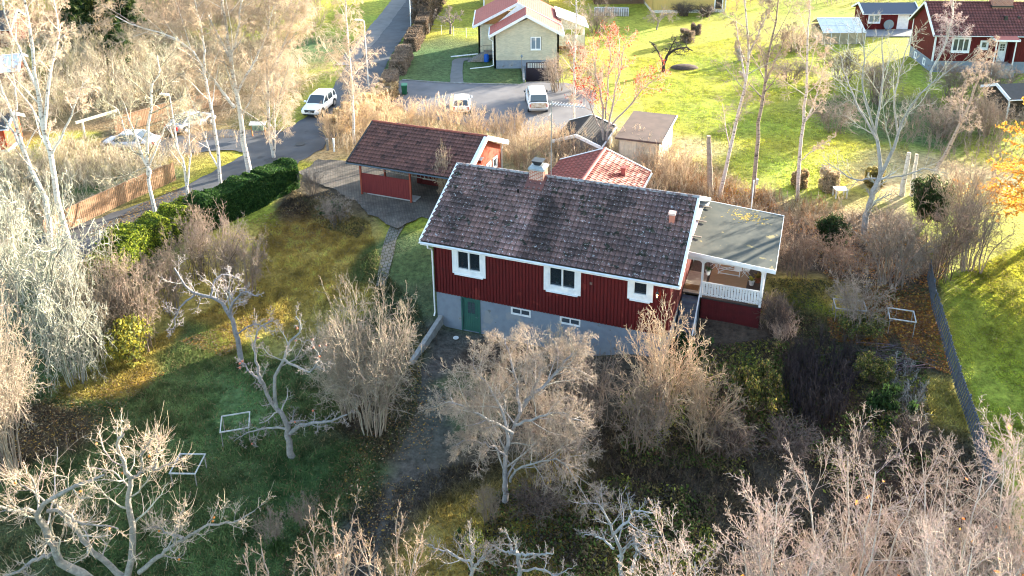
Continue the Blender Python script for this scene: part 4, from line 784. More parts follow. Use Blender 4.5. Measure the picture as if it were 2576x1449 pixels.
# dark car park-like object by outbuilding, yellow houses, brown house at the top edge
p = atz(1640, 33, 2); o = gable_house('yellow_board_house', (p[0], p[1], 2), .02, 10.0, 8, 3.6, 5.2, 'yellow board house at the top edge with a dark door at its right end', 'house', M_yellow, M_ridge_dk, found=.4, mf=M_offwhite, tiles=False, over=.4)
e = MB(); e.box(8.6, 9.5, -.03, -.005, .5, 2.6); e.build('door', M_darkwood, o); e = MB(); e.box(8.45, 8.6, -.05, 0, .4, 2.7); e.box(9.5, 9.65, -.05, 0, .4, 2.7); e.box(9.9, 10.05, -.05, 0, .4, 3.5); e.build('door_frame', M_white, o)
p = atz(1216, 36, 2); o = gable_house('yellow_house', (p[0], p[1]+2, 2), 0, 9.0, 8, 4.6, 6.5, 'yellow house mostly hidden behind the red metal roof at the top', 'house', M_yellow, M_ridge_dk, tiles=False, over=.4)
e = MB(); e.box(-.06, .14, -.06, .14, 0, 4.7); e.build('corner_board', M_white, o)
p = atz(1500, 22, 2); o = gable_house('brown_board_house', (p[0], p[1]+3, 2), 0, 9, 7, 3.6, 5.2, 'dark brown board house behind bare trees at the top centre', 'house', mat('brown_planks', (.20, .12, .07), .8, (.13, .08, .05), 3, stretch=(4, 4, .3)), M_ridge_dk, tiles=False, over=.4)
p = atz(1495, 40, 2); o = empty('raised_deck', (p[0], p[1], 2), -.1, 'grey raised deck with white railing below the brown house', 'deck'); e = MB(); e.box(0, 4.6, 0, 3, 0, .6); e.build('platform', M_greywood, o); e = MB()
for k in range(16): e.box(k*.3, k*.3+.05, -.04, 0, .0, 1.1)
e.box(0, 4.6, -.045, .005, 1.1, 1.16); e.build('railing', M_white, o)
# left edge buildings
p = atz(22, 235, 2); gable_house('white_roofed_shed', (p[0]-7.3, p[1]-1.2, 2), .35, 8, 5, 2.0, 3.0, 'shed with white sheet metal roof at the left edge among birches', 'shed', mat('brown_red_boards', (.18, .06, .04), .8), mat('white_metal_sheet', (.62, .64, .68), .4, (.55, .57, .62), 1.5), tiles=False, over=.4, metal_ribs=.6)
p = atz(14, 128, 2); gable_house('dark_red_barn', (p[0]-9, p[1], 2), .2, 9, 6, 2.2, 3.9, 'dark red barn with green edged roof at the far left', 'barn', mat('brown_red_boards', (.18, .06, .04), .8), M_felt, tiles=False, over=.3)
p = atz(18, 388, 2); gable_house('orange_red_cabin', (p[0]-3.6, p[1], 2), .12, 3.5, 3, 2.1, 2.9, 'orange red cabin wall with white base cut by the left edge', 'cabin', mat('orange_red', (.50, .08, .03), .7, (.4, .07, .03), 3), M_felt, tiles=False, over=.2, found=.25, mf=M_offwhite)
p = atz(2530, 300, 2); o = gable_house('dark_garden_cabin', (p[0], p[1], 2), .1, 4, 3, 2.0, 2.8, 'dark cabin with white roof edges at right edge above the larch', 'cabin', M_darkwood, M_felt, tiles=False, over=.5)
e = MB(); e.box(-.3, -.2, -.4, -.3, 0, 2.1); e.box(2.0, 2.1, -.4, -.3, 0, 2.1); e.build('post', M_white, o)
# ---- vehicles
def loft(rings, cap=True):
    n = len(rings[0]); v = [p for r in rings for p in r]; f = []
    for i in range(len(rings)-1):
        for j in range(n): f.append((i*n+j, i*n+(j+1) % n, (i+1)*n+(j+1) % n, (i+1)*n+j))
    if cap: f.append(tuple(range(n))[::-1]); f.append(tuple((len(rings)-1)*n+j for j in range(n)))
    return v, f
def car(name, loc, rz, L, Wd, Ht, paint, label, cat, style='suv', rearmat=None, plate=True, dark_trim=True):
    o = empty(name, loc, rz, label, cat); hw_ = Wd/2; cl = .2
    belt = Ht*.63; hood = Ht*.56
    if style == 'suv': st = [(-.5, .86, .55, belt*.93), (-.485, .96, .35, belt), (-.40, 1, .22, belt), (0, 1, .2, belt), (.16, 1, .2, belt*.985), (.27, .99, .2, hood*1.01), (.42, .96, .22, hood*.93), (.475, .90, .26, hood*.85), (.5, .74, .36, hood*.72)]
    elif style == 'sedan': st = [(-.5, .80, .5, belt*.9), (-.48, .92, .3, belt*.97), (-.36, .99, .2, belt*.99), (0, 1, .18, belt*.96), (.2, .99, .18, belt*.95), (.36, .96, .18, belt*.84), (.46, .9, .22, belt*.74), (.5, .72, .3, belt*.62)]
    else: st = [(-.5, .93, .5, belt), (-.49, .97, .4, belt), (-.30, 1, .3, belt), (0, 1, .3, belt), (.17, 1, .3, belt*.99), (.30, .98, .3, hood*1.0), (.46, .95, .3, hood*.95), (.5, .88, .35, hood*.88)]
    rings = []
    for x, k, zb, ztp in st:
        w2_ = hw_*k; X_ = x*L
        rings.append([(X_, -w2_*.8, zb), (X_, -w2_*.97, zb+.12), (X_, -w2_, (zb+ztp)*.5), (X_, -w2_*.95, ztp-.07), (X_, -w2_*.84, ztp), (X_, 0, ztp+.035), (X_, w2_*.84, ztp), (X_, w2_*.95, ztp-.07), (X_, w2_, (zb+ztp)*.5), (X_, w2_*.97, zb+.12), (X_, w2_*.8, zb), (X_, 0, zb-.02)])
    v, f = loft(rings); bd = rawmesh('body', v, f, paint, o, smooth=True)
    # glasshouse
    if style == 'suv': gh_ = [(-.475, .80, belt-.05, belt+.03), (-.42, .76, belt-.05, Ht-.06), (-.3, .78, belt-.05, Ht), (-.06, .78, belt-.05, Ht), (.03, .76, belt-.05, Ht-.05), (.20, .84, belt-.08, belt-.01)]
    elif style == 'sedan': gh_ = [(-.36, .84, belt-.1, belt-.02), (-.18, .72, belt-.1, Ht-.05), (-.08, .74, belt-.1, Ht), (.05, .74, belt-.1, Ht-.01), (.12, .72, belt-.1, Ht-.05), (.27, .84, belt-.12, belt-.06)]
    else: gh_ = [(-.492, .88, belt-.05, belt+.1), (-.46, .82, belt-.05, Ht-.04), (-.4, .82, belt-.05, Ht), (-.02, .82, belt-.05, Ht), (.09, .80, belt-.05, Ht-.04), (.19, .86, belt-.08, belt+.0)]
    rings = []
    for x, k, zb, ztp in gh_:
        w2_ = hw_*k; wb = hw_*.90 if ztp > belt+.1 else w2_; X_ = x*L
        rings.append([(X_, -wb, zb), (X_, -w2_, ztp-.06), (X_, -w2_*.88, ztp), (X_, 0, ztp+.03), (X_, w2_*.88, ztp), (X_, w2_, ztp-.06), (X_, wb, zb), (X_, 0, zb)])
    v, f = loft(rings); rawmesh('windows', v, f, M_glass, o, smooth=False)
    r = MB(); g = [q for q in gh_ if q[3] > Ht-.1]; xs_ = [q[0]*L for q in g]; w2_ = hw_*g[1][1]
    ring2 = []
    for (x, k, zb, ztp) in g:
        w3 = hw_*k; ring2.append([(x*L, -w3*.98, ztp-.05), (x*L, -w3*.86, ztp+.012), (x*L, 0, ztp+.045), (x*L, w3*.86, ztp+.012), (x*L, w3*.98, ztp-.05), (x*L, 0, ztp-.0)])
    v, f = loft(ring2); rawmesh('roof', v, f, paint, o, smooth=False)
    # pillars
    e = MB()
    for s in (-1, 1):
        a, b = gh_[-1], gh_[-2]; e.beam((a[0]*L, s*hw_*.86, a[3]+.0), (b[0]*L, s*hw_*b[1]*.99, b[3]-.01), .07, .05)
        a, b = gh_[0], gh_[1]; e.beam((a[0]*L+.03, s*hw_*.86, a[3]-.02), (b[0]*L, s*hw_*b[1]*.99, b[3]-.01), .12, .07)
        xm = -.05*L; e.beam((xm, s*hw_*.915, belt-.04), (xm-.05, s*hw_*.775, Ht-.05), .07, .03)
        if style != 'sedan': e.beam((-.30*L, s*hw_*.915, belt-.04), (-.31*L, s*hw_*.79, Ht-.05), .14, .03)
    e.build('pillars', paint, o)
    for x in (-.31, .31):
        for s in (-1, 1):
            e = MB(); R_ = .34 if style != 'sedan' else .31; e.tube([(x*L, s*(hw_-.23), R_), (x*L, s*(hw_+.01), R_)], R_, 18); wh = e.build('wheel', M_black, o)
            e = MB(); e.tube([(x*L, s*(hw_+.011), R_), (x*L, s*(hw_+.025), R_)], R_*.62, 10); e.build('rim', M_grey, wh)
            e = MB(); e.tube([(x*L, s*(hw_-.1), R_+.03), (x*L, s*(hw_+.004), R_+.03)], R_+.07, 18); e.build('wheel_arch', M_black, wh)
    for s in (-1, 1):
        e = MB(); x = .5*L; xx = .462*L
        e.hexa([(xx, s*hw_*.62, hood*.74), (xx+.11, s*hw_*.62, hood*.74), (xx-.0, s*hw_*.93, hood*.80), (xx-.25, s*hw_*.93, hood*.80), (xx, s*hw_*.62, hood*.84), (xx+.08, s*hw_*.62, hood*.84), (xx-.03, s*hw_*.93, hood*.90), (xx-.25, s*hw_*.93, hood*.90)]); e.build('headlight', M_glass, o)
        e = MB(); z0 = belt*.6; e.box(-.503*L, -.485*L, s*hw_*.78-.09, s*hw_*.78+.09, z0, z0+.3); e.build('tail_light', mat('tail_red', (.5, .02, .015), .3), o)
        e = MB(); e.box(.13*L, .17*L, s*hw_*1.02, s*(hw_*1.02+.17), belt-.02, belt+.12); e.build('mirror', M_black if style != 'suv' else paint, o)
    e = MB(); e.hexa([(.485*L, -hw_*.46, hood*.58), (.507*L, -hw_*.46, hood*.58), (.507*L, hw_*.46, hood*.58), (.485*L, hw_*.46, hood*.58), (.47*L, -hw_*.54, hood*.84), (.499*L, -hw_*.54, hood*.84), (.499*L, hw_*.54, hood*.84), (.47*L, hw_*.54, hood*.84)]); gr = e.build('grille', M_black, o)
    if style == 'suv':
        e = MB(); e.beam((.512*L, -hw_*.3, hood*.6), (.505*L, hw_*.3, hood*.82), .02, .02); e.tube([(.506*L, 0, hood*.71), (.514*L, 0, hood*.71)], .075, 14); e.build('badge', M_grey, gr)
        e = MB(); e.hexa([(.46*L, -hw_*.85, .24), (.503*L, -hw_*.55, .24), (.503*L, hw_*.55, .24), (.46*L, hw_*.85, .24), (.46*L, -hw_*.9, .36), (.507*L, -hw_*.55, .36), (.507*L, hw_*.55, .36), (.46*L, hw_*.9, .36)]); e.build('lower_grille', M_black, o)
    if plate:
        e = MB(); e.box(.508*L, .514*L, -.26, .26, .42, .53); pl = e.build('number_plate', M_white, o)
        e = MB()
        for k in range(6): e.box(.5141*L, .5146*L, -.20+k*.07, -.165+k*.07, .445, .505)
        e.build('plate_marks', mat('plate_ink', (.1, .1, .12), .6), pl)
    e = MB(); e.box(-.507*L, -.5*L, -.26, .26, belt*.55, belt*.55+.11); e.build('rear_plate', mat('plate_brown', (.22, .1, .07), .6), o)
    return o
M_cw = mat('car_white', (.80, .81, .82), .25, spec=.6); M_cs = mat('car_silver', (.62, .60, .62), .3, spec=.6); M_cg = mat('car_grey', (.35, .33, .33), .3, spec=.6)
sp = atz(800, 276, 2); car('suv_car', (sp[0]+.2, sp[1]-.2, 2.04), math.radians(-101), 4.42, 1.9, 1.56, M_cw, 'white modern suv facing the camera on the road beside weeping birches', 'car')
tp = atz(1350, 275, 2); tr_ = car('pickup_car', (tp[0], tp[1]+.9, 2.04), math.radians(93), 4.9, 1.85, 1.85, M_cw, 'old white utility vehicle with brown tailgate parked rear first on the driveway', 'car', style='truck', plate=False)
e = MB(); L_ = 4.9; e.box(-L_*.507, -L_*.5, -.72, .72, .62, 1.12); e.build('tailgate', mat('dirty_tailgate', (.40, .30, .20), .6, (.6, .55, .48), 4), tr_)
e = MB(); e.box(-L_*.52, -L_*.49, -.88, .88, .42, .56); e.build('bumper', M_grey, tr_)
sc_ = atz(1160, 285, 2); car('small_car', (sc_[0], sc_[1]+1.2, 2.04), math.radians(92), 3.9, 1.68, 1.42, M_cw, 'small pale car half hidden behind the dry hedge on the driveway', 'car', style='suv', plate=False)
sl = atz(332, 372, 2); car('sedan_car', (sl[0], sl[1], 2.04), math.radians(176), 4.6, 1.8, 1.42, M_cs, 'silver white sedan seen from its left side behind birch branches', 'car', style='sedan')
sl = atz(445, 338, 2); car('grey_car', (sl[0]+.8, sl[1]+1.6, 2.04), math.radians(60), 4.4, 1.75, 1.45, M_cg, 'grey car behind the left street lamp, half hidden by branches', 'car', style='sedan')
# ---- street furniture
def lamp(base, h, arm, label, rz=PI):
    o = empty('street_lamp', base, 0, label, 'street lamp', None); e = MB(); e.tube([(0, 0, 0), (0, 0, .8), (0, 0, h)], [.09, .07, .045], 8); e.build('post', mat('lamp_post_pale', (.55, .57, .58), .5), o)
    e = MB(); c, s = math.cos(rz), math.sin(rz); e.tube([(0, 0, h-.05), (c*arm*.4, s*arm*.4, h+.06), (c*arm, s*arm, h+.08)], .03, 6); e.build('arm', M_white, o)
    e = MB(); e.beam((c*arm, s*arm, h+.06), (c*(arm+.7), s*(arm+.7), h+.1), .26, .11); e.build('lamp_head', M_white, o)
lamp(atz(928, 224, 2), 7.0, .2, 'tall pale street lamp between the weeping birch and clipped hedge', rz=PI-.1)
lamp(atz(1034, 73, 2), 8, 1.0, 'tall pale street lamp beside the road at the top edge')
lamp(atz(450, 390, 2), 5.1, .1, 'short street lamp with white head among the left birches', rz=PI-.2)
def plankfence(name, pts, h, m, label, step=.13, fill=.8, slant=0, posts=2.2, rail=True, both=False, cap=None):
    o = empty(name, pts[0], 0, label, 'fence'); P = np.array([p[:2] for p in pts], float); o0 = np.array(pts[0][:3], float); d = np.r_[0, np.cumsum(np.linalg.norm(np.diff(P, axis=0), axis=1))]
    e = MB(); n = int(d[-1]/step); prs = MB(); rg = np.random.default_rng(4)
    def at(s): return np.array([np.interp(s, d, P[:, 0]), np.interp(s, d, P[:, 1])])
    for k in range(n):
        s = k*step; p = at(s); q = at(s+step*fill); z = float(hz(*p)); hh = h+rg.normal(0, .015); dr_ = (q-p)/np.linalg.norm(q-p); nn = np.array([dr_[1], -dr_[0]])*.012; sl_ = dr_*slant
        pts8 = []
        for zz, sh in ((z+.05, 0), (z+hh, 1)):
            for a in (p+nn, q+nn, q-nn, p-nn): pts8.append((a[0]+sl_[0]*sh-o0[0], a[1]+sl_[1]*sh-o0[1], zz-o0[2]))
        e.hexa(pts8)
    e.build('boards', m, o)
    e = MB(); k = 0
    while k*posts < d[-1]:
        p = at(k*posts); z = float(hz(*p)); dr_ = at(k*posts+.1)-p; dr_ /= np.linalg.norm(dr_)+1e-9; nn = np.array([dr_[1], -dr_[0]])*-.07; e.box(p[0]-o0[0]+nn[0]-.04, p[0]-o0[0]+nn[0]+.04, p[1]-o0[1]+nn[1]-.04, p[1]-o0[1]+nn[1]+.04, z-o0[2], z+h-o0[2]-.05)
        if (k+1)*posts < d[-1]:
            q = at((k+1)*posts)
            for zz in (.3, h-.25): e.beam((p[0]-o0[0]+nn[0]*.5, p[1]-o0[1]+nn[1]*.5, z-o0[2]+zz), (q[0]-o0[0]+nn[0]*.5, q[1]-o0[1]+nn[1]*.5, float(hz(*q))-o0[2]+zz), .03, .08)
        k += 1
    e.build('posts_and_rails', m, o)
    if cap:
        e = MB(); ss = np.arange(0, d[-1], 1.0)
        for a, b in zip(ss[:-1], ss[1:]): p, q = at(a), at(b); e.beam((p[0]-o0[0], p[1]-o0[1], float(hz(*p))-o0[2]+h+.02), (q[0]-o0[0], q[1]-o0[1], float(hz(*q))-o0[2]+h+.02), .12, .03)
        e.build('cap_rail', cap, o)
    return o
plankfence('board_fence', [gp(120, 610), gp(203, 565), gp(330, 505), gp(448, 453)], 1.55, M_fencewood, 'brown vertical board fence between the road and left thicket', step=.15, cap=M_fencewood)
plankfence('board_fence', [gp(292, 338), gp(420, 300), gp(560, 262)], 1.5, M_fencewood, 'sunlit brown board fence behind the silver sedan', step=.15, cap=M_fencewood)
plankfence('black_fence', [gp(2331, 700), gp(2343, 776), gp(2367, 854), gp(2397, 959), gp(2425, 1045), gp(2455, 1134), gp(2490, 1240)], 1.35, mat('black_stained_wood', (.065, .078, .105), .7, (.11, .13, .165), 3, stretch=(5, 5, 1)), 'low black slatted fence running down the right side lawn', step=.24, slant=.5, fill=.6)
def frame(ctr, rz, w_, d_, h, label, tilt=0):
    o = empty('bush_support', ctr, rz, label, 'bush support frame', 'white square frames on legs in the lawn'); e = MB(); t = .05
    for y in (-d_/2, d_/2): e.beam((-w_/2, y, h), (w_/2, y, h), .05, t)
    for x in (-w_/2+.03, w_/2-.03): e.beam((x, -d_/2+.04, h+.004), (x, d_/2-.04, h+.004), .05, t)
    e.build('top_frame', mat('grey_white_frame', (.46, .46, .44), .7, (.3, .3, .28), 5), o)
    for x in (-w_/2+.06, w_/2-.06):
        for y in (-d_/2+.03, d_/2-.03): e = MB(); e.box(x-.02, x+.02, y-.02, y+.02, 0, h-.02); e.build('leg', M_greywood, o)
g = gp(597, 1098); frame(g, math.radians(14), 1.35, 1.15, .85, 'white square frame on legs, left of the red apple tree trunk')
g = gp(478, 1200); frame(g, math.radians(-2), 1.2, 1.2, .75, 'white square frame on legs, beside the tip of the big apple branch')
g = gp(2133, 800); frame(g, math.radians(-12), 1.65, 1.0, .85, 'white square frame on legs, on the lawn nearest the veranda')
g = gp(2262, 830); frame(g, math.radians(-18), 1.35, 1.1, .95, 'white square frame on legs, near the black fence')
o = empty('gate_post', gp(825, 378), 0, 'short grey post beside road, left of a pair', 'post'); e = MB(); e.box(-.09, .09, -.09, .09, 0, .95); e.build('shaft', M_greywood, o); e = MB(); e.box(-.11, .11, -.11, .11, .95, 1.0); e.build('cap', M_concrete, o)
o = empty('gate_post', gp(841, 382), 0, 'short white post beside road, right of a pair', 'post'); e = MB(); e.box(-.06, .06, -.06, .06, 0, 1.1); e.build('shaft', M_white, o); e = MB(); e.box(-.08, .08, -.08, .08, 1.1, 1.15); e.build('cap', M_white, o)
o = empty('wooden_beam_frame', atz(215, 356, 2), 0, 'pale heavy beam on two posts left of the silver sedan', 'beam frame'); e = MB(); a = atz(190, 309, 3.55)-atz(215, 356, 2); b = atz(294, 278, 3.7)-atz(215, 356, 2); mb_ = mat('pale_beam', (.62, .55, .4), .8); e.beam(a, b, .2, .2); e.build('beam', mb_, o)
for t_ in (.15, .9): e = MB(); c = a+(b-a)*t_; e.box(c[0]-.07, c[0]+.07, c[1]-.07, c[1]+.07, 0, c[2]-.1); e.build('post', mb_, o)
o = empty('mailbox_stand', atz(652, 343, 2), 0, 'small roofed mailbox stand beside the road junction', 'mailbox stand')
for x_ in (-.6, .52): e = MB(); e.box(x_, x_+.08, -.04, .04, 0, 1.1); e.build('post', mat('stand_orange', (.5, .2, .07), .7), o)
e = MB()
for k in range(3): e.box(-.48+k*.33, -.18+k*.33, -.2, .2, .6, 1.0)
e.build('boxes', mat('box_green', (.2, .27, .2), .6), o); e = MB(); e.hexa([(-.7, -.3, 1.1), (.7, -.3, 1.1), (.7, .3, 1.25), (-.7, .3, 1.25), (-.7, -.3, 1.15), (.7, -.3, 1.15), (.7, .3, 1.3), (-.7, .3, 1.3)]); e.build('roof', M_offwhite, o)
o = empty('garden_table', atz(2112, 495, 2), 0, 'small weathered white garden table on the far lawn edge', 'table'); e = MB(); e.box(-.45, .45, -.35, .35, .6, .66); e.build('tabletop', M_offwhite, o); e = MB()
for x in (-.38, .38):
    for y in (-.28, .28): e.box(x-.04, x+.04, y-.04, y+.04, 0, .6)
e.build('legs', M_offwhite, o)
o = empty('bird_box', gp(1896, 492)+[0, -.25, 1.0], 0, 'pale bird box fixed on the middle right birch trunk', 'bird box'); e = MB(); e.box(-.12, .12, -.1, .1, 0, .36); e.build('box', M_offwhite, o); e = MB(); e.box(-.15, .15, -.14, .12, .36, .4); e.build('lid', M_grey, o)
o = empty('marker_pole', gp(1888, 545), 0, 'thin white pole behind the veranda roof', 'pole'); e = MB(); e.tube([(0, 0, 0), (0, 0, 2.6)], .04, 6); e.build('pole', M_white, o); e = MB(); e.lathe([(.05, 2.6), (.07, 2.66), (.02, 2.72)], 8); e.build('pole_cap', M_white, o)
e = MB(); e.lathe([(.42, 0), (.42, .012)], 24); o = e.build('manhole_cover', mat('iron_cover', (.05, .05, .05), .7)); o.location = tuple(atz(755, 362, 2.075)); tag(o, 'round iron manhole cover in the road near the junction', 'manhole cover')
# wire fence in the yellow house garden
o = empty('wire_fence', atz(1205, 98, 2), 0, 'thin wire fence with pale posts behind the yellow house lawn', 'fence'); a = atz(1080, 83, 2); b = atz(1205, 98, 2); e = MB()
for k in range(5): p = a+(b-a)*k/4-b; e = MB(); e.tube([(p[0], p[1], 0), (p[0], p[1], 1.2)], .035, 6); e.build('post', M_offwhite, o)
e = MB()
for z in (.3, .7, 1.15): e.tube([(a[0]-b[0], a[1]-b[1], z), (0, 0, z)], .008, 4)
e.build('wires', M_grey, o)
# ------------------------------------------------------------------ vegetation machinery
M_twig = vmat('twigs', .85, nz=(.8, 1.2)); M_bark = vmat('bark', .9, bump=.6, scale=14, nz=(.6, 1.3), nscale=5); M_leaf = vmat('leaves', .6, nz=(.8, 1.2), transl=.4)
def _objrand(m):
    nt = m.node_tree; N = nt.nodes; L = nt.links; oi = N.new('ShaderNodeObjectInfo'); mr = N.new('ShaderNodeMapRange'); mr.inputs[3].default_value = .68; mr.inputs[4].default_value = 1.3; L.new(oi.outputs['Random'], mr.inputs[0])
    sc = [n for n in N if n.type == 'VECT_MATH'][0]; old = sc.inputs['Scale'].links[0].from_socket; mu = N.new('ShaderNodeMath'); mu.operation = 'MULTIPLY'; L.new(old, mu.inputs[0]); L.new(mr.outputs[0], mu.inputs[1]); L.new(mu.outputs[0], sc.inputs['Scale'])
_objrand(M_twig); _objrand(M_leaf)
def birchmat():
    m = bpy.data.materials.new('birch_bark'); m.use_nodes = True; nt = m.node_tree; N = nt.nodes; L = nt.links; b = N['Principled BSDF']; b.inputs['Roughness'].default_value = .75
    tc = N.new('ShaderNodeTexCoord'); mp = N.new('ShaderNodeMapping'); mp.inputs['Scale'].default_value = (3, 3, 9); L.new(tc.outputs['Object'], mp.inputs[0])
    n = N.new('ShaderNodeTexNoise'); n.inputs['Scale'].default_value = 1.1; n.inputs['Detail'].default_value = 6; n.inputs['Roughness'].default_value = .65; L.new(mp.outputs[0], n.inputs['Vector'])
    r = N.new('ShaderNodeValToRGB'); r.color_ramp.elements[0].position = .36; r.color_ramp.elements[0].color = (.09, .07, .06, 1); r.color_ramp.elements[1].position = .47; r.color_ramp.elements[1].color = (.62, .57, .51, 1)
    L.new(n.outputs['Fac'], r.inputs[0]); at = N.new('ShaderNodeAttribute'); at.attribute_name = 'Col'; mx = N.new('ShaderNodeMix'); mx.data_type = 'RGBA'; mx.blend_type = 'MULTIPLY'; mx.inputs[0].default_value = 1
    L.new(r.outputs[0], mx.inputs[6]); L.new(at.outputs['Color'], mx.inputs[7]); L.new(mx.outputs[2], b.inputs['Base Color']); return m
M_birch = birchmat()
def norm(v): return v/(np.linalg.norm(v, axis=-1, keepdims=True)+1e-9)
def tubes(P, R, s):
    """P (N,k,3), R (N,k) -> verts, quads"""
    N, k, _ = P.shape; T = np.empty_like(P); T[:, 1:-1] = P[:, 2:]-P[:, :-2]; T[:, 0] = P[:, 1]-P[:, 0]; T[:, -1] = P[:, -1]-P[:, -2]; T = norm(T)
    ref = np.where(np.abs(T[:, :1, 2:3]) > .8, np.array([1., .1, 0]), np.array([0, .1, 1.])); ref = np.broadcast_to(ref, T.shape)
    A = norm(np.cross(T, ref)); B = np.cross(T, A); th = np.arange(s)*2*PI/s
    V = P[:, :, None]+R[:, :, None, None]*(A[:, :, None]*np.cos(th)[None, None, :, None]+B[:, :, None]*np.sin(th)[None, None, :, None])
    b = (np.arange(N)*k*s)[:, None, None]+(np.arange(k-1)*s)[None, :, None]; j = np.arange(s)[None, None, :]; j2 = (j+1) % s
    F = np.stack([b+j, b+j2, b+s+j2, b+s+j], -1).reshape(-1, 4); return V.reshape(-1, 3), F
def kids(par, rg, n, ang=45, angj=12, lf=.5, lj=.25, t0=.2, t1=1., k=5, wig=.12, up=.0, rf=.55, rtip=.3, shape=.5, rmin=.004, labs=None, flat=None, grav_end=0):
    P, R, Ln = par; N, K, _ = P.shape; M = N*n
    t = t0+(t1-t0)*((np.tile(np.arange(n), N)+rg.random(M))/n); t = np.clip(t, 0, .999); pi = np.repeat(np.arange(N), n)
    x = t*(K-1); i = x.astype(int); f = (x-i)[:, None]; st = P[pi, i]*(1-f)+P[pi, i+1]*f; tan = norm(P[pi, i+1]-P[pi, i]); rad = R[pi, i]*(1-f[:, 0])+R[pi, i+1]*f[:, 0]
    ref = np.where(np.abs(tan[:, 2:3]) > .9, np.array([1., 0, 0]), np.array([0, 0, 1.])); a = norm(np.cross(tan, ref)); b = np.cross(tan, a)
    az = np.tile(np.arange(n), N)*2.399+np.repeat(rg.random(N)*6.28, n)+rg.normal(0, .4, M); an = np.radians(ang+rg.normal(0, angj, M))
    d = norm(tan*np.cos(an)[:, None]+(a*np.cos(az)[:, None]+b*np.sin(az)[:, None])*np.sin(an)[:, None])
    L = (labs if labs else Ln[pi]*lf)*(1-shape*t)*np.clip(1+rg.normal(0, lj, M), .35, 1.8)
    out = np.empty((M, k, 3)); out[:, 0] = st; step = (L/(k-1))[:, None]
    for q in range(1, k):
        d = d+rg.normal(0, wig, (M, 3)); d[:, 2] += up+grav_end*q/(k-1); d = norm(d); out[:, q] = out[:, q-1]+d*step
    r0 = np.maximum(rad*rf, rmin); r0 = np.minimum(r0, rad*.9+rmin*.3); taper = np.linspace(1, rtip, k)[None]; RR = np.maximum(r0[:, None]*taper, rmin*.55)
    return out, RR, L
def smooth_path(pts, k, rg=None, wob=0.):
    P = np.array(pts, float); n = len(P)
    if n < 3: u = np.linspace(0, 1, k)[:, None]; Q = P[0]*(1-u)+P[-1]*u
    else:
        E = np.vstack([2*P[0]-P[1], P, 2*P[-1]-P[-2]]); Q = []
        for x in np.linspace(0, n-1-1e-6, k):
            i = int(x); t = x-i; p0, p1, p2, p3 = E[i], E[i+1], E[i+2], E[i+3]
            Q.append(.5*((2*p1)+(-p0+p2)*t+(2*p0-5*p1+4*p2-p3)*t*t+(-p0+3*p1-3*p2+p3)*t**3))
        Q = np.array(Q)
    if wob and rg is not None: Q[1:-1] += rg.normal(0, wob, Q[1:-1].shape)
    return Q
def group_of(paths, radii, k):
    P = np.stack(paths); R = np.stack([np.linspace(a, b, k) for a, b in radii]); L = np.linalg.norm(np.diff(P, axis=1), axis=2).sum(1); return P, R, L
def merge(parts):
    V = []; F = []; C = []; n = 0
    for v, f, c in parts: V.append(v); F.append(f+n); C.append(c); n += len(v)
    return np.concatenate(V), np.concatenate(F), np.concatenate(C)
def colr(N, rep, col, jit, rg): c = np.array(col)[None]*(1+rg.normal(0, jit, (N, 1))); c = c*(1+rg.normal(0, jit*.25, (N, 3))); return np.repeat(np.clip(c, .004, .95), rep, 0)
def quads(P, size, rg, elong=1., up=None, jit=.35):
    N = len(P); n = norm(rg.normal(0, 1, (N, 3))) if up is None else norm(rg.normal(0, 1, (N, 3))*(1-up)+np.array([0, 0, up*2.]))
    a = norm(np.cross(n, rg.normal(0, 1, (N, 3)))); b = np.cross(n, a); s = size*np.clip(1+rg.normal(0, jit, N), .3, 2)[:, None]
    a = a*s*elong; b = b*s; V = np.stack([P-a, P-b*.7+a*.1, P+a, P+b*.7+a*.1], 1).reshape(-1, 3); return V, np.arange(4*N).reshape(-1, 4)
def tree(name, base, skel, levels, label, cat='tree', group=None, twig=(.3, .22, .16), bark=(1, 1, 1), mbark=None, seed=0, k0=14, wob=.03, trunk_levels=1, parts=('trunk', 'crown'), sides=(9, 6, 4, 3, 3), extra=None, tjit=.15, twigcols=None):
    rg = np.random.default_rng(seed); base = np.array(base, float)
    o = empty(name, base, 0, label, cat, group)
    paths = [smooth_path(np.array(p)-base, k0, rg, wob) for p, a, b in skel]; par = group_of(paths, [(a, b) for p, a, b in skel], k0)
    tr = []; cr = []; v, f = tubes(par[0], par[1], sides[0]); tr.append((v, f, colr(len(par[0]), k0*sides[0], bark, .05, rg)))
    pools = [par]
    for li, lv in enumerate(levels):
        lv = dict(lv); src = lv.pop('src', -1); c = lv.pop('col', None); p = kids(pools[src], rg, **lv); pools.append(p); s = sides[min(li+1, len(sides)-1)]; v, f = tubes(p[0], p[1], s)
        dest = tr if li < trunk_levels-0 and li < trunk_levels else cr
        cc = c if c is not None else (bark if dest is tr else twig)
        dest.append((v, f, colr(len(p[0]), p[0].shape[1]*s, cc, tjit, rg)))
    rawmesh(parts[0], *merge(tr)[:2], mbark or M_bark, o, col=merge(tr)[2], smooth=True)
    if cr: V, F, C = merge(cr); rawmesh(parts[1], V, F, M_twig, o, col=C, smooth=True)
    if extra: extra(o, pools, rg)
    return o
def copy_tree(src, loc, rz, sc, label, group=None, cat=None):
    c = src.copy(); COL.objects.link(c); c.location = tuple(float(v) for v in loc); c.rotation_euler = (0, 0, rz); c.scale = (sc if hasattr(sc, '__len__') else (sc,)*3); c['label'] = label
    if group: c['group'] = group
    if cat: c['category'] = cat
    for ch in src.children:
        d = ch.copy(); COL.objects.link(d); d.parent = c
    return c
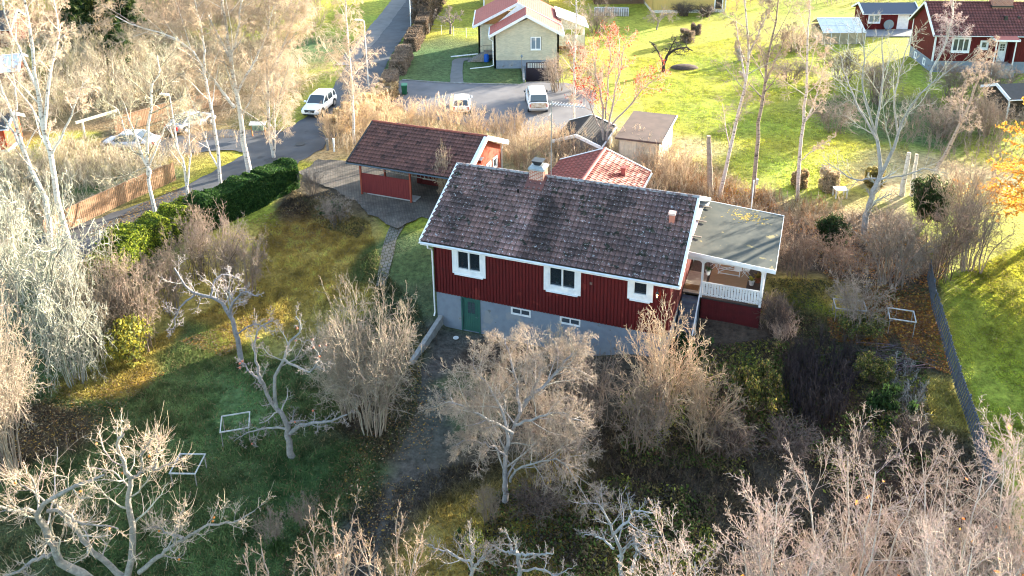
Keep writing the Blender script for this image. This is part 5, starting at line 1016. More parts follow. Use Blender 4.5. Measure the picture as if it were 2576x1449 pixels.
def px(pts, Y, dy=0.):
    n = len(pts); return [aty(p[0], p[1], Y+(p[2] if len(p) > 2 else dy*i/max(1, n-1))) for i, p in enumerate(pts)]
def fruits(n, r, m, name, pool=-2, lo=0.):
    def fn(o, pools, rg):
        P = pools[pool][0]; e = MB(); e.lathe([(r*.3, -r*.9), (r*.9, -r*.45), (r, 0), (r*.85, r*.5), (r*.3, r*.85)], 8); first = None
        for q in range(n):
            p = P[rg.integers(len(P)), -1]
            if first is None: first = e.build(name, m, o, smooth=True); ob = first
            else: ob = first.copy(); COL.objects.link(ob); ob.parent = o
            ob.location = tuple(p-np.array([0, 0, r*1.1]))
    return fn
def leafpart(n, size, cols, name='leaves', pool=-1, zmin=None, spread=.05, elong=1.):
    def fn(o, pools, rg):
        P = pools[pool][0].reshape(-1, 3)
        if zmin is not None: P = P[P[:, 2] > zmin]
        Q = P[rg.integers(len(P), size=n)]+rg.normal(0, spread, (n, 3)); V, F = quads(Q, size, rg, elong); c = np.array(cols)[rg.integers(len(cols), size=n)]*(1+rg.normal(0, .15, (n, 1)))
        rawmesh(name, V, F, M_leaf, o, col=np.repeat(np.clip(c, .01, .95), 4, 0))
    return fn
def multi(*fns):
    def fn(o, pools, rg):
        for g in fns: g(o, pools, rg)
    return fn
TWB = (.44, .34, .24); TWP = (.47, .37, .27); TWG = (.38, .37, .29); LICH = (.46, .47, .37); GREYB = (.40, .37, .32)
# ------------------------------------------------------------------ birches on the left
WEEP = [dict(n=16, ang=38, lf=.30, labs=None, t0=.28, k=7, wig=.07, up=.03, rf=.45, shape=.45, grav_end=-.06), dict(n=9, ang=45, lf=.45, k=6, wig=.1, up=-.02, rf=.5, rmin=.008), dict(n=8, ang=45, lf=.5, k=5, wig=.12, up=-.10, rf=.6, rmin=.0075), dict(n=5, ang=35, lf=.7, k=4, wig=.14, up=-.16, rf=.7, rmin=.0065)]
def weep(n1=14, n2=8, n3=8, n4=4, l1=.28, droop=1., t0=.28): return [dict(n=n1, ang=40, lf=l1, t0=t0, k=7, wig=.07, up=.03, rf=.42, shape=.45, grav_end=-.05), dict(n=n2, ang=45, lf=.45, k=6, wig=.1, up=-.02*droop, rf=.5, rmin=.009), dict(n=int(n3*1.4), ang=48, lf=.55, k=5, wig=.12, up=-.10*droop, rf=.6, rmin=.009), dict(n=int(n4*1.8), ang=38, lf=.75, k=4, wig=.14, up=-.16*droop, rf=.7, rmin=.008)]
b = gp(182, 655); Y = b[1]
tree('birch_tree', b, [(px([(182, 655), (160, 560), (142, 491), (129, 390), (112, 339), (97, 238), (85, 136), (70, 60), (45, -80)], Y), .20, .05), (px([(112, 339), (118, 260), (126, 180), (146, 102), (146, 61), (125, -40)], Y, .8), .11, .03), (px([(129, 390), (175, 300), (195, 240), (225, 190)], Y, -1), .07, .02), (px([(97, 238), (60, 150), (20, 60), (0, -40)], Y, 1.), .08, .03)],
     weep(9, 7, 6, 4, .22, .25, .35), 'tall white birch at far left with forked upright trunk', mbark=M_birch, twig=(.50, .40, .30), seed=1)
b = gp(128, 640); Y = b[1]+1.5
tree('birch_tree', aty(128, 640, Y)*[1, 1, 0]+[0, 0, float(hz(*aty(128, 640, Y)[:2]))], [(px([(128, 620), (119, 511), (109, 489), (68, 400), (44, 326), (20, 258), (-10, 180), (-40, 60)], Y), .17, .05), (px([(68, 400), (34, 333), (0, 285), (-50, 210)], Y, .8), .10, .04), (px([(44, 326), (40, 240), (30, 160), (40, 60)], Y, 1), .07, .03)],
     weep(8, 7, 6, 3, .22, .25, .35), 'leaning white birch stem at the left edge behind the forked birch', mbark=M_birch, twig=(.50, .40, .30), seed=2)
b = gp(395, 559); Y = b[1]
tree('ash_tree', b, [(px([(395, 559), (377, 471), (373, 424), (356, 390), (339, 339), (325, 300), (310, 255)], Y), .13, .03), (px([(372, 440), (373, 322), (380, 271), (383, 217), (400, 183), (395, 140)], Y, .6), .11, .03), (px([(360, 397), (326, 367), (299, 282), (258, 251)], Y, -.8), .06, .02), (px([(373, 424), (410, 330), (440, 290), (455, 250)], Y, .8), .06, .02)],
     [dict(n=11, ang=45, lf=.38, k=7, wig=.1, up=.05, rf=.55, t0=.3, col=LICH), dict(n=8, ang=48, lf=.5, k=5, wig=.13, up=.04, rf=.6, rmin=.011), dict(n=6, ang=45, lf=.55, k=4, wig=.15, up=.05, rf=.7, rmin=.009), dict(n=3, ang=40, lf=.6, k=3, wig=.12, up=.05, rmin=.008)],
     'broad greenish twigged tree with pale trunk, between the board fence and the road', mbark=M_birch, twig=(.46, .42, .30), seed=3)
b = gp(479, 525); Y = b[1]
tree('birch_tree', b, [(px([(479, 525), (470, 471), (463, 420), (456, 395), (441, 360), (428, 320), (420, 270)], Y), .10, .03), (px([(470, 471), (478, 400), (474, 330), (480, 270)], Y, .4), .07, .02)],
     weep(8, 6, 6, 3, .28, .6), 'slim low birch with two thin stems right of the broad greenish tree', mbark=M_birch, twig=TWB, seed=4)
b = gp(557, 478); Y = b[1]
tree('birch_tree', b, [(px([(557, 478), (552, 424), (543, 339), (533, 288), (523, 231), (516, 183), (492, 136), (441, 95), (390, 78), (339, 64), (290, 40)], Y, 0), .13, .03), (px([(552, 424), (529, 383), (502, 305), (475, 238), (462, 180)], Y, .7), .07, .02), (px([(516, 183), (512, 100), (495, 20), (480, -50)], Y, .8), .08, .02)],
     weep(12, 8, 8, 5, .28, .9), 'birch whose thin white trunk bends far to the left at the top', mbark=M_birch, twig=TWB, seed=5)
b = gp(628, 434); Y = b[1]
tree('birch_tree', b, [(px([(628, 434), (614, 373), (607, 316), (597, 238), (584, 187), (580, 136), (570, 68), (557, 0), (545, -80)], Y), .22, .07), (px([(597, 234), (624, 183), (648, 140), (672, 80), (690, 10)], Y, 1), .10, .03), (px([(590, 271), (560, 231), (529, 190), (488, 153), (451, 102), (420, 60)], Y, -.8), .12, .03), (px([(580, 160), (597, 85), (607, 0), (612, -70)], Y, -.5), .10, .04), (px([(577, 142), (543, 78), (516, 17), (500, -50)], Y, .8), .10, .03)],
     weep(12, 8, 8, 4, .32, 1.3), 'largest white birch beside the road, thick trunk splitting into fanned limbs', mbark=M_birch, twig=TWP, seed=6)
b = gp(689, 397); Y = b[1]
bw = tree('birch_tree', b, [(px([(689, 397), (682, 356), (675, 288), (674, 204), (672, 119), (679, 0), (682, -80)], Y), .15, .05), (px([(690, 385), (692, 340), (690, 288), (689, 217), (700, 150)], Y, .5), .08, .02), (px([(674, 204), (710, 120), (735, 60), (755, 0)], Y, .8), .09, .03)],
     weep(16, 9, 8, 4, .40, 1.7, .14), 'weeping birch with wide drooping tan crown left of the white suv', mbark=M_birch, twig=TWP, seed=7)
b = gp(892, 362); Y = b[1]
bw2 = tree('birch_tree', b, [(px([(892, 362), (890, 300), (883, 204), (878, 136), (871, 51), (868, -30), (866, -90)], Y), .12, .05)],
     weep(30, 8, 8, 4, .22, 1.8, .16), 'weeping birch with narrow tan crown in front of the street lamp', mbark=M_birch, twig=TWP, seed=8)
b = gp(1442, 400); Y = b[1]+7; b = aty(1442, 350, Y); b[2] = 2
tree('birch_tree', b, [(px([(1442, 350), (1443, 305), (1445, 238), (1445, 136), (1450, 51), (1448, -60)], Y), .13, .06)],
     weep(18, 6, 6, 4, .16, .8, .25), 'slim white birch standing between driveway and rowan', mbark=M_birch, twig=TWP, seed=9)
# right birches
def rb(basep, skel, label, seed, tw=(.5, .38, .28), n=12, r=.16, br=(.9, .8, .75), t0=.3, l1=.2, droop=.3, nn=(7, 6, 4)):
    b = gp(*basep); Y = b[1]; return tree('birch_tree', b, [(px([basep]+s, Y, dyy), r*rr, r*.25*rr) if i == 0 else (px(s, Y, dyy), r*rr, r*.2*rr) for i, (s, rr, dyy) in enumerate(skel)], weep(n, nn[0], nn[1], nn[2], l1, droop, t0), label, mbark=M_birch, twig=tw, bark=br, seed=seed)
rb((1810, 498), [([(1820, 450), (1831, 400), (1855, 296), (1876, 209), (1883, 139), (1878, 60), (1870, -40)], 1, 0), ([(1876, 209), (1860, 120), (1850, 40)], .5, .8), ([(1883, 139), (1920, 60), (1940, 0)], .5, -.6)], 'birch leaning right with pale trunk, nearest the veranda roof', 10, n=11)
rb((1893, 500), [([(1904, 383), (1911, 296), (1925, 209), (1932, 150), (1950, 60), (1960, -20)], 1, 0), ([(1925, 209), (1960, 130), (1990, 60)], .5, .6)], 'brown trunked birch with a bird box, second from the veranda roof', 11, br=(.45, .36, .32), n=11)
rb((2006, 503), [([(2012, 383), (2022, 296), (2029, 209), (2031, 122), (2035, 40), (2040, -30)], .85, 0), ([(2020, 313), (2047, 261), (2067, 191), (2080, 120)], .5, .5), ([(2010, 410), (2055, 370), (2100, 345)], .25, -.4)], 'straight slim birch with a side fork, third from the veranda roof', 12, n=10)
rb((2332, 472), [([(2370, 400), (2412, 320), (2447, 237), (2464, 188), (2490, 120)], .9, 0), ([(2412, 320), (2420, 240), (2450, 150)], .4, .6)], 'birch trunk leaning far right beside the dark conifer shrub', 13, br=(.5, .42, .38), tw=(.42, .33, .26), n=10)
b = atz(2340, 205, 2); Y = b[1]; b[2] = 2
tree('birch_tree', b, [(px([(2340, 205), (2346, 174), (2374, 122), (2395, 52), (2398, -20), (2400, -80)], Y), .13, .05)], weep(20, 8, 7, 4, .22, 1.6, .3), 'weeping birch drooping over the roof of the right red house', mbark=M_birch, twig=(.5, .38, .34), seed=14)
# pale fan shaped tree right
b = gp(2174, 590); Y = b[1]
tree('ash_tree', b, [(px([(2174, 590), (2180, 540), (2191, 501), (2205, 460), (2214, 442)], Y), .20, .15), (px([(2214, 442), (2210, 365), (2200, 331), (2217, 244), (2220, 174), (2219, 87)], Y, .8), .13, .03), (px([(2214, 442), (2234, 400), (2259, 341), (2273, 296), (2325, 226), (2412, 157)], Y, -.8), .13, .02), (px([(2203, 449), (2151, 452), (2106, 425), (2070, 400)], Y, .8), .06, .02), (px([(2217, 449), (2273, 442), (2325, 425), (2360, 430)], Y, -1), .06, .02), (px([(2205, 350), (2160, 270), (2130, 200), (2110, 130)], Y, 1.2), .08, .02), (px([(2259, 341), (2250, 240), (2270, 160), (2290, 90)], Y, 1), .07, .02), (px([(2200, 331), (2170, 220), (2175, 140), (2170, 70)], Y, -1), .07, .02)],
     [dict(n=8, ang=40, lf=.40, k=6, wig=.09, up=.08, rf=.5, t0=.25, col=(.36, .36, .30)), dict(n=7, ang=42, lf=.5, k=5, wig=.11, up=.08, rf=.6, rmin=.012, col=(.38, .38, .31)), dict(n=4, ang=40, lf=.55, k=4, wig=.12, up=.1, rmin=.011)], 'large pale grey fan shaped tree on the lawn in front of the right red house', twig=(.42, .39, .31), bark=(.32, .31, .29), seed=15)
# rowan with red berries
b = atz(1520, 395, 2); Y = b[1]; b[2] = 2
tree('rowan_tree', b, [(px([(1520, 395), (1516, 330), (1516, 260), (1500, 190), (1490, 140)], Y), .12, .03), (px([(1520, 390), (1530, 320), (1545, 240), (1560, 170), (1570, 110)], Y, .8), .11, .03), (px([(1518, 340), (1490, 280), (1470, 230), (1455, 200)], Y, -.8), .07, .02), (px([(1530, 320), (1580, 270), (1620, 220), (1660, 190)], Y, -.6), .08, .02), (px([(1523, 300), (1530, 200), (1535, 130), (1530, 90)], Y, 1.2), .07, .02)],
     [dict(n=10, ang=42, lf=.42, k=6, wig=.1, up=.08, rf=.5, t0=.3, col=(.5, .36, .3)), dict(n=7, ang=45, lf=.5, k=5, wig=.12, up=.08, rf=.6, rmin=.012), dict(n=5, ang=45, lf=.55, k=4, wig=.14, up=.08, rmin=.010)], 'rowan tree full of small red berries by the driveway', twig=(.56, .36, .28), bark=(.38, .32, .28), seed=16,
     extra=leafpart(2000, .055, [(.50, .07, .04), (.55, .12, .06), (.40, .06, .04)], 'berries', spread=.09))
# black gnarled apple far lawn
b = atz(1668, 180, 2); Y = b[1]
tree('apple_tree', b, [(px([(1668, 182), (1672, 155), (1690, 130), (1720, 118), (1742, 128)], Y), .2, .05), (px([(1670, 160), (1655, 130), (1640, 108)], Y, 1), .12, .04), (px([(1672, 155), (1690, 115), (1700, 98)], Y, -1), .1, .03)],
     [dict(n=9, ang=60, lf=.35, k=6, wig=.3, up=0, rf=.6, t0=.35, col=(.05, .04, .04)), dict(n=8, ang=60, lf=.5, k=4, wig=.3, rf=.6, rmin=.018), dict(n=4, ang=50, lf=.6, k=3, wig=.2, rmin=.014)], 'black gnarled apple tree on the bright far lawn', twig=(.06, .05, .05), bark=(.05, .04, .04), seed=17)
tree('apple_tree', atz(1133, 85, 2), [(px([(1133, 85), (1133, 62), (1120, 45), (1100, 40)], atz(1133, 85, 2)[1]), .15, .04), (px([(1133, 65), (1145, 45), (1160, 38)], atz(1133, 85, 2)[1]), .1, .03), (px([(1133, 65), (1130, 40), (1125, 25)], atz(1133, 85, 2)[1], 1), .1, .03)],
     [dict(n=10, ang=60, lf=.5, k=5, wig=.25, rf=.6, t0=.35), dict(n=7, ang=60, lf=.5, k=4, wig=.3, rf=.6, rmin=.018), dict(n=5, ang=50, lf=.6, k=3, wig=.2, rmin=.014)], 'grey gnarled apple tree on the green lawn left of the yellow house', twig=(.26, .21, .18), bark=(.25, .2, .17), seed=18)
tree('apple_tree', atz(1652, 75, 2), [(px([(1652, 75), (1655, 50), (1640, 35)], atz(1652, 75, 2)[1]), .12, .04), (px([(1654, 60), (1672, 40), (1690, 35)], atz(1652, 75, 2)[1]), .09, .03)],
     [dict(n=12, ang=60, lf=.7, k=6, wig=.2, up=-.05, rf=.6, t0=.35), dict(n=8, ang=55, lf=.5, k=4, wig=.25, up=-.1, rf=.6, rmin=.016), dict(n=6, ang=50, lf=.6, k=3, wig=.2, up=-.1, rmin=.013)], 'small drooping bare fruit tree near the yellow board house', twig=(.42, .34, .27), bark=(.3, .26, .22), seed=19)
# stumps
def stump(base, top, r, label, mb_=None, bark=(.42, .32, .25), seed=0):
    b = gp(*base); P = px([base, ((base[0]+top[0])/2, (base[1]+top[1])/2), top], b[1]); rg = np.random.default_rng(seed); o = empty('tree_stump', b, 0, label, 'stump'); Q = smooth_path(np.array(P)-b, 10, rg, .02)[None]
    v, f = tubes(Q, np.linspace(r*1.25, r*.9, 10)[None], 12); rawmesh('trunk', v, f, mb_ or M_bark, o, col=colr(1, 120, bark, .05, rg), smooth=True); e = MB(); t = Q[0, -1]; e.lathe([(r*.88, -.05), (r*.88, .012)], 12, tuple(t)); e.build('cut_top', mat('cut_wood', (.5, .38, .25), .8), o)
stump((1788, 492), (1783, 342), .17, 'tall branchless red brown trunk stub left of the right birches', seed=1)
stump((2268, 492), (2287, 384), .15, 'pale tall stub of a cut birch, left of a pair', M_birch, (1, 1, 1), 2); stump((2292, 492), (2306, 388), .12, 'pale thin stub of a cut birch, right of a pair', M_birch, (1, 1, 1), 3)
stump((1866, 152), (1855, 118), .3, 'short thick grey stump on the bright lawn, farther one', bark=(.3, .26, .22), seed=4); stump((1877, 193), (1860, 180), .15, 'short post-like stump on the bright lawn, nearer one', bark=(.3, .26, .22), seed=5)
# ------------------------------------------------------------------ apple trees of the garden
GN = [dict(n=10, ang=58, lf=.30, k=9, wig=.24, up=.04, rf=.42, t0=.25, col=(.27, .26, .24)), dict(n=9, ang=55, lf=.42, k=6, wig=.26, up=.08, rf=.5, rmin=.0095), dict(n=6, ang=50, lf=.5, k=4, wig=.22, up=.10, rmin=.007)]
M_apple = mat('apple_skin', (.42, .07, .05), .4, (.5, .2, .1), 12); M_apple_or = mat('apple_orange', (.6, .22, .05), .5)
b = gp(608, 915); Y = b[1]
tree('apple_tree', b, [(px([(608, 915), (597, 861), (591, 827), (574, 783), (550, 759), (529, 746), (489, 739), (458, 708), (438, 674)], Y, .5), .15, .04), (px([(577, 790), (587, 760), (611, 735), (650, 745)], Y, -.7), .09, .03), (px([(489, 742), (458, 769), (441, 797), (441, 820), (421, 837)], Y, -.6), .06, .02), (px([(529, 746), (545, 700), (580, 690), (612, 712)], Y, 1.), .06, .02), (px([(597, 840), (640, 815), (690, 835)], Y, -.5), .05, .015)],
     GN, 'grey leaning apple tree with drooping limbs beside the yellow bush', twig=(.42, .36, .34), bark=(.23, .22, .23), seed=21)
b = gp(735, 1150); Y = b[1]
tree('apple_tree', b, [(px([(735, 1150), (728, 1120), (722, 1092), (716, 1047), (687, 1018), (662, 969), (650, 940)], Y), .17, .05), (px([(695, 1025), (690, 960), (713, 902), (733, 861), (757, 830), (743, 796)], Y, .5), .09, .03), (px([(729, 1090), (771, 1064), (816, 1064), (874, 1043)], Y, -.6), .11, .03), (px([(722, 1081), (683, 1074), (631, 1085), (588, 1110)], Y, .7), .06, .015), (px([(660, 965), (625, 930), (600, 900)], Y, .5), .06, .02), (px([(713, 902), (774, 934), (801, 900), (781, 859)], Y, -.8), .06, .02), (px([(655, 950), (640, 890), (650, 830), (690, 800)], Y, 1.), .07, .02)],
     GN, 'gnarled apple tree with small red apples in the middle of the lawn', twig=(.36, .30, .26), bark=(.26, .245, .235), seed=22, extra=fruits(16, .055, M_apple, 'apple'))
b = gp(330, 1462); Y = b[1]
tree('apple_tree', b, [(px([(315, 1480), (326, 1432), (333, 1327), (322, 1257), (333, 1211), (305, 1159), (298, 1110), (312, 1090)], Y), .15, .04), (px([(336, 1200), (371, 1180), (420, 1169), (455, 1155)], Y, .5), .07, .015), (px([(357, 1183), (361, 1134), (385, 1102)], Y, -.3), .05, .015), (px([(385, 1178), (398, 1130), (392, 1090)], Y, .4), .05, .015),
     (px([(228, 1460), (158, 1414), (130, 1362), (98, 1299), (116, 1264), (193, 1222), (263, 1194)], Y, -1.), .17, .04), (px([(98, 1290), (50, 1283), (0, 1278), (-50, 1270)], Y, -1.5), .08, .03), (px([(120, 1285), (160, 1290), (210, 1316), (298, 1330)], Y, -1.2), .08, .02), (px([(308, 1450), (224, 1376), (168, 1299), (140, 1270)], Y, -.6), .12, .05), (px([(150, 1380), (90, 1410), (20, 1450), (-20, 1470)], Y, -1.4), .09, .03),
     (px([(350, 1440), (400, 1400), (438, 1372), (508, 1330), (578, 1313), (641, 1285)], Y, .8), .10, .02), (px([(438, 1372), (444, 1320), (465, 1270)], Y, .3), .05, .015), (px([(460, 1355), (400, 1330), (371, 1327)], Y, .6), .05, .015), (px([(116, 1264), (60, 1220), (30, 1190)], Y, -.8), .05, .015)],
     [dict(n=12, ang=56, lf=.30, k=9, wig=.24, up=.04, rf=.38, t0=.2, col=(.33, .31, .26)), dict(n=7, ang=52, lf=.48, k=6, wig=.25, up=.08, rf=.45, rmin=.0082), dict(n=5, ang=50, lf=.5, k=4, wig=.2, up=.12, rmin=.006), dict(n=5, ang=45, labs=.7, lj=.35, k=4, wig=.06, up=.35, rmin=.0075, rf=.25, src=1, t0=.3, shape=.2)],
     'big old apple tree with pale lichen covered limbs filling the bottom left corner', twig=(.44, .35, .26), bark=(.26, .24, .21), seed=23, extra=fruits(10, .05, M_apple_or, 'apple'), k0=18)
b = gp(1305, 1500); Y = b[1]
tree('apple_tree', b, [(px([(1308, 1490), (1308, 1446), (1301, 1393), (1290, 1385)], Y), .10, .06), (px([(1301, 1393), (1270, 1386), (1235, 1369)], Y, .4), .06, .02), (px([(1301, 1393), (1347, 1393), (1392, 1390)], Y, -.3), .06, .02), (px([(1285, 1386), (1284, 1362), (1270, 1330)], Y), .04, .015), (px([(1305, 1440), (1350, 1430), (1400, 1445), (1440, 1430)], Y, -.5), .05, .015)],
     [dict(n=7, ang=55, lf=.35, k=6, wig=.2, up=.1, rf=.5, t0=.3, col=(.33, .33, .31)), dict(n=6, ang=50, lf=.5, k=5, wig=.2, up=.14, rf=.55, rmin=.009), dict(n=4, ang=50, lf=.5, k=3, wig=.15, up=.16, rmin=.007)], 'small apple tree with level pale limbs at the bottom centre', twig=(.34, .28, .25), bark=(.30, .30, .30), seed=24)
b = gp(1564, 1475); Y = b[1]
tree('fruit_tree', b, [(px([(1564, 1475), (1561, 1397), (1543, 1344), (1529, 1302), (1505, 1267)], Y), .09, .02), (px([(1543, 1344), (1580, 1310), (1603, 1285), (1650, 1290)], Y, -.5), .06, .015), (px([(1555, 1400), (1590, 1370), (1640, 1370)], Y, -.3), .05, .015), (px([(1545, 1380), (1510, 1350), (1470, 1345)], Y, .5), .05, .015), (px([(1590, 1440), (1600, 1390), (1595, 1340)], Y, .3), .07, .02)],
     [dict(n=8, ang=48, lf=.42, k=6, wig=.14, up=.06, rf=.5, t0=.25, col=(.29, .30, .31)), dict(n=7, ang=45, lf=.5, k=5, wig=.14, up=.1, rf=.55, rmin=.009), dict(n=4, ang=45, lf=.5, k=3, wig=.12, up=.1, rmin=.007)], 'small blue grey fruit tree at the bottom right of centre', twig=(.30, .28, .28), bark=(.29, .30, .31), seed=25)
b = gp(1150, 1500); Y = b[1]
tree('fruit_tree', b, [(px([(1180, 1480), (1186, 1440), (1190, 1390), (1180, 1350)], Y), .09, .03), (px([(1188, 1420), (1150, 1400), (1110, 1385), (1080, 1370)], Y, .4), .06, .015), (px([(1186, 1430), (1220, 1400), (1240, 1380)], Y, -.4), .05, .015)],
     [dict(n=9, ang=50, lf=.5, k=6, wig=.16, up=.1, rf=.5, t0=.2, col=(.32, .31, .29)), dict(n=8, ang=48, lf=.55, k=5, wig=.15, up=.12, rf=.55, rmin=.009), dict(n=5, ang=45, lf=.5, k=3, wig=.12, up=.12, rmin=.007)], 'twiggy pale fruit tree at the bottom edge left of the small apple tree', twig=(.38, .32, .27), bark=(.3, .29, .28), seed=26)
# big spreading tree in front of the basement
b = gp(1270, 1263); Y = b[1]
tree('spreading_tree', b, [(px([(1270, 1263), (1272, 1225), (1273, 1186), (1280, 1117), (1308, 1036), (1340, 987), (1360, 930)], Y, 1.2), .14, .04), (px([(1278, 1120), (1270, 1060), (1250, 1010), (1220, 960), (1190, 920)], Y, .6), .08, .02), (px([(1284, 1211), (1294, 1186), (1343, 1165), (1392, 1155), (1434, 1186), (1483, 1267)], Y, -.8), .06, .015), (px([(1290, 1090), (1240, 1060), (1180, 1030), (1130, 1010)], Y, -1), .07, .02), (px([(1308, 1036), (1300, 960), (1280, 890), (1270, 850)], Y, 1.5), .07, .02), (px([(1320, 1010), (1380, 960), (1430, 900), (1460, 860)], Y, 1.5), .08, .02), (px([(1295, 1070), (1350, 1050), (1410, 1040), (1470, 1060)], Y, -.8), .06, .02), (px([(1275, 1150), (1230, 1120), (1180, 1110), (1140, 1120)], Y, -.6), .05, .015)],
     [dict(n=14, ang=50, lf=.46, k=7, wig=.13, up=.03, rf=.45, t0=.22, col=(.36, .33, .30)), dict(n=11, ang=46, lf=.52, k=6, wig=.16, up=.02, rf=.5, rmin=.008), dict(n=8, ang=44, lf=.55, k=4, wig=.18, up=.02, rmin=.0065), dict(n=6, ang=40, lf=.55, k=3, wig=.16, up=.02, rmin=.0054)], 'wide spreading bare tree with grey brown twigs in front of the basement wall', twig=(.40, .32, .25), bark=(.28, .265, .26), seed=27)
# ------------------------------------------------------------------ shrub templates
def shrub_tpl(name, n0, h, r, levels, twig, seed, label, lean=.35, curve=.15, k0=8, r0=(.018, .007), base_r=.3, cat='shrub', extra=None):
    rg = np.random.default_rng(seed); paths = []
    for i in range(n0):
        t = rg.uniform(0, 2*PI); s = math.sqrt(rg.random()); hh = h*(1-.35*s*s)*rg.uniform(.7, 1.05); b0 = np.array([math.cos(t), math.sin(t), 0])*base_r*math.sqrt(rg.random()); top = b0*.3+np.array([math.cos(t)*r*s, math.sin(t)*r*s, hh]); m_ = (b0+top)/2+np.array([0, 0, hh*curve])-np.array([math.cos(t), math.sin(t), 0])*r*s*.12; paths.append(smooth_path([b0, m_, top], k0, rg, h*.016))
    par = group_of(paths, [r0]*n0, k0); parts = []; v, f = tubes(*par[:2], 4); parts.append((v, f, colr(n0, k0*4, np.array(twig)*.85, .15, rg))); pools = [par]
    for lv in levels: p = kids(pools[-1], rg, **lv); pools.append(p); v, f = tubes(p[0], p[1], 3); parts.append((v, f, colr(len(p[0]), p[0].shape[1]*3, twig, .16, rg)))
    o = empty(name, (0, 0, 0), 0, label, cat); st = parts[:1]; tw = parts[1:]
    rawmesh('stems', *merge(st)[:2], M_twig, o, col=merge(st)[2], smooth=True); V, F, C = merge(tw); rawmesh('twigs', V, F, M_twig, o, col=C, smooth=True)
    if extra: extra(o, pools, rg)
    return o
_first = {}
def place(kind, loc, rz, sc, label, group=None, cat=None):
    src = TPL[kind]
    if kind not in _first: _first[kind] = 1; src.location = tuple(float(v) for v in loc); src.rotation_euler = (0, 0, rz); src.scale = (sc if hasattr(sc, '__len__') else (sc,)*3); src['label'] = label; src['category'] = cat or src['category']; (group and src.__setitem__('group', group)); return src
    return copy_tree(src, loc, rz, sc, label, group, cat)
TPL = {
 'fine': shrub_tpl('shrub', 26, 3.0, 1.7, [dict(n=8, ang=48, lf=.40, k=6, wig=.22, up=.03, rf=.6, rmin=.010, t0=.22), dict(n=5, ang=48, lf=.52, k=5, wig=.26, up=.02, rmin=.008), dict(n=4, ang=42, lf=.55, k=3, wig=.2, rmin=.0065)], (.28, .215, .165), 31, 'x', base_r=.5, r0=(.024, .01)),
 'fine2': shrub_tpl('shrub', 24, 2.6, 2.0, [dict(n=8, ang=50, lf=.42, k=6, wig=.24, up=-.01, rf=.6, rmin=.010, t0=.2), dict(n=6, ang=48, lf=.5, k=5, wig=.26, up=-.01, rmin=.008), dict(n=3, ang=42, lf=.6, k=3, wig=.2, rmin=.0065)], (.25, .195, .155), 32, 'x', base_r=.7, r0=(.022, .009)),
 'vase': shrub_tpl('shrub', 34, 4.0, 2.2, [dict(n=10, ang=42, lf=.30, k=6, wig=.2, up=.02, rf=.6, rmin=.010, t0=.25, shape=.15), dict(n=6, ang=44, lf=.55, k=5, wig=.24, up=.02, rmin=.008), dict(n=4, ang=40, lf=.55, k=3, wig=.2, up=.0, rmin=.0065)], (.31, .255, .195), 33, 'x', curve=.06, base_r=.5, r0=(.028, .011)),
 'tan': shrub_tpl('shrub', 34, 2.6, 1.3, [dict(n=8, ang=30, lf=.3, k=4, wig=.16, up=.06, rf=.6, rmin=.010, t0=.2), dict(n=6, ang=34, lf=.5, k=3, wig=.18, up=.05, rmin=.009)], (.54, .41, .275), 34, 'x', curve=.03, base_r=.7),
 'pink': shrub_tpl('shrub', 22, 3.2, 2.0, [dict(n=9, ang=40, lf=.38, k=6, wig=.17, up=.05, rf=.6, rmin=.010, t0=.22), dict(n=6, ang=40, lf=.5, k=5, wig=.2, up=.04, rmin=.008), dict(n=4, ang=38, lf=.5, k=3, wig=.16, rmin=.007)], (.38, .285, .195), 35, 'x', base_r=.4, r0=(.028, .011)),
 'lichen': shrub_tpl('shrub', 16, 3.3, 3.0, [dict(n=10, ang=62, lf=.52, k=8, wig=.34, up=-.02, rf=.6, rmin=.012, t0=.12), dict(n=7, ang=55, lf=.5, k=6, wig=.32, up=-.02, rmin=.009), dict(n=4, ang=42, lf=.55, k=4, wig=.2, rmin=.008)], (.33, .325, .265), 36, 'x', r0=(.04, .015), base_r=1.0),
 'brown': shrub_tpl('shrub', 22, 2.5, 1.8, [dict(n=8, ang=50, lf=.42, k=5, wig=.24, up=.02, rf=.6, rmin=.010, t0=.2), dict(n=5, ang=48, lf=.5, k=4, wig=.26, up=.0, rmin=.008), dict(n=3, ang=42, lf=.6, k=3, wig=.2, rmin=.007)], (.22, .145, .105), 38, 'x', base_r=.8),
 'dark': shrub_tpl('shrub', 50, 1.4, 1.0, [dict(n=8, ang=40, lf=.4, k=4, wig=.16, rf=.6, rmin=.007, t0=.2), dict(n=5, ang=42, lf=.5, k=3, wig=.18, rmin=.006)], (.12, .09, .075), 37, 'x')}
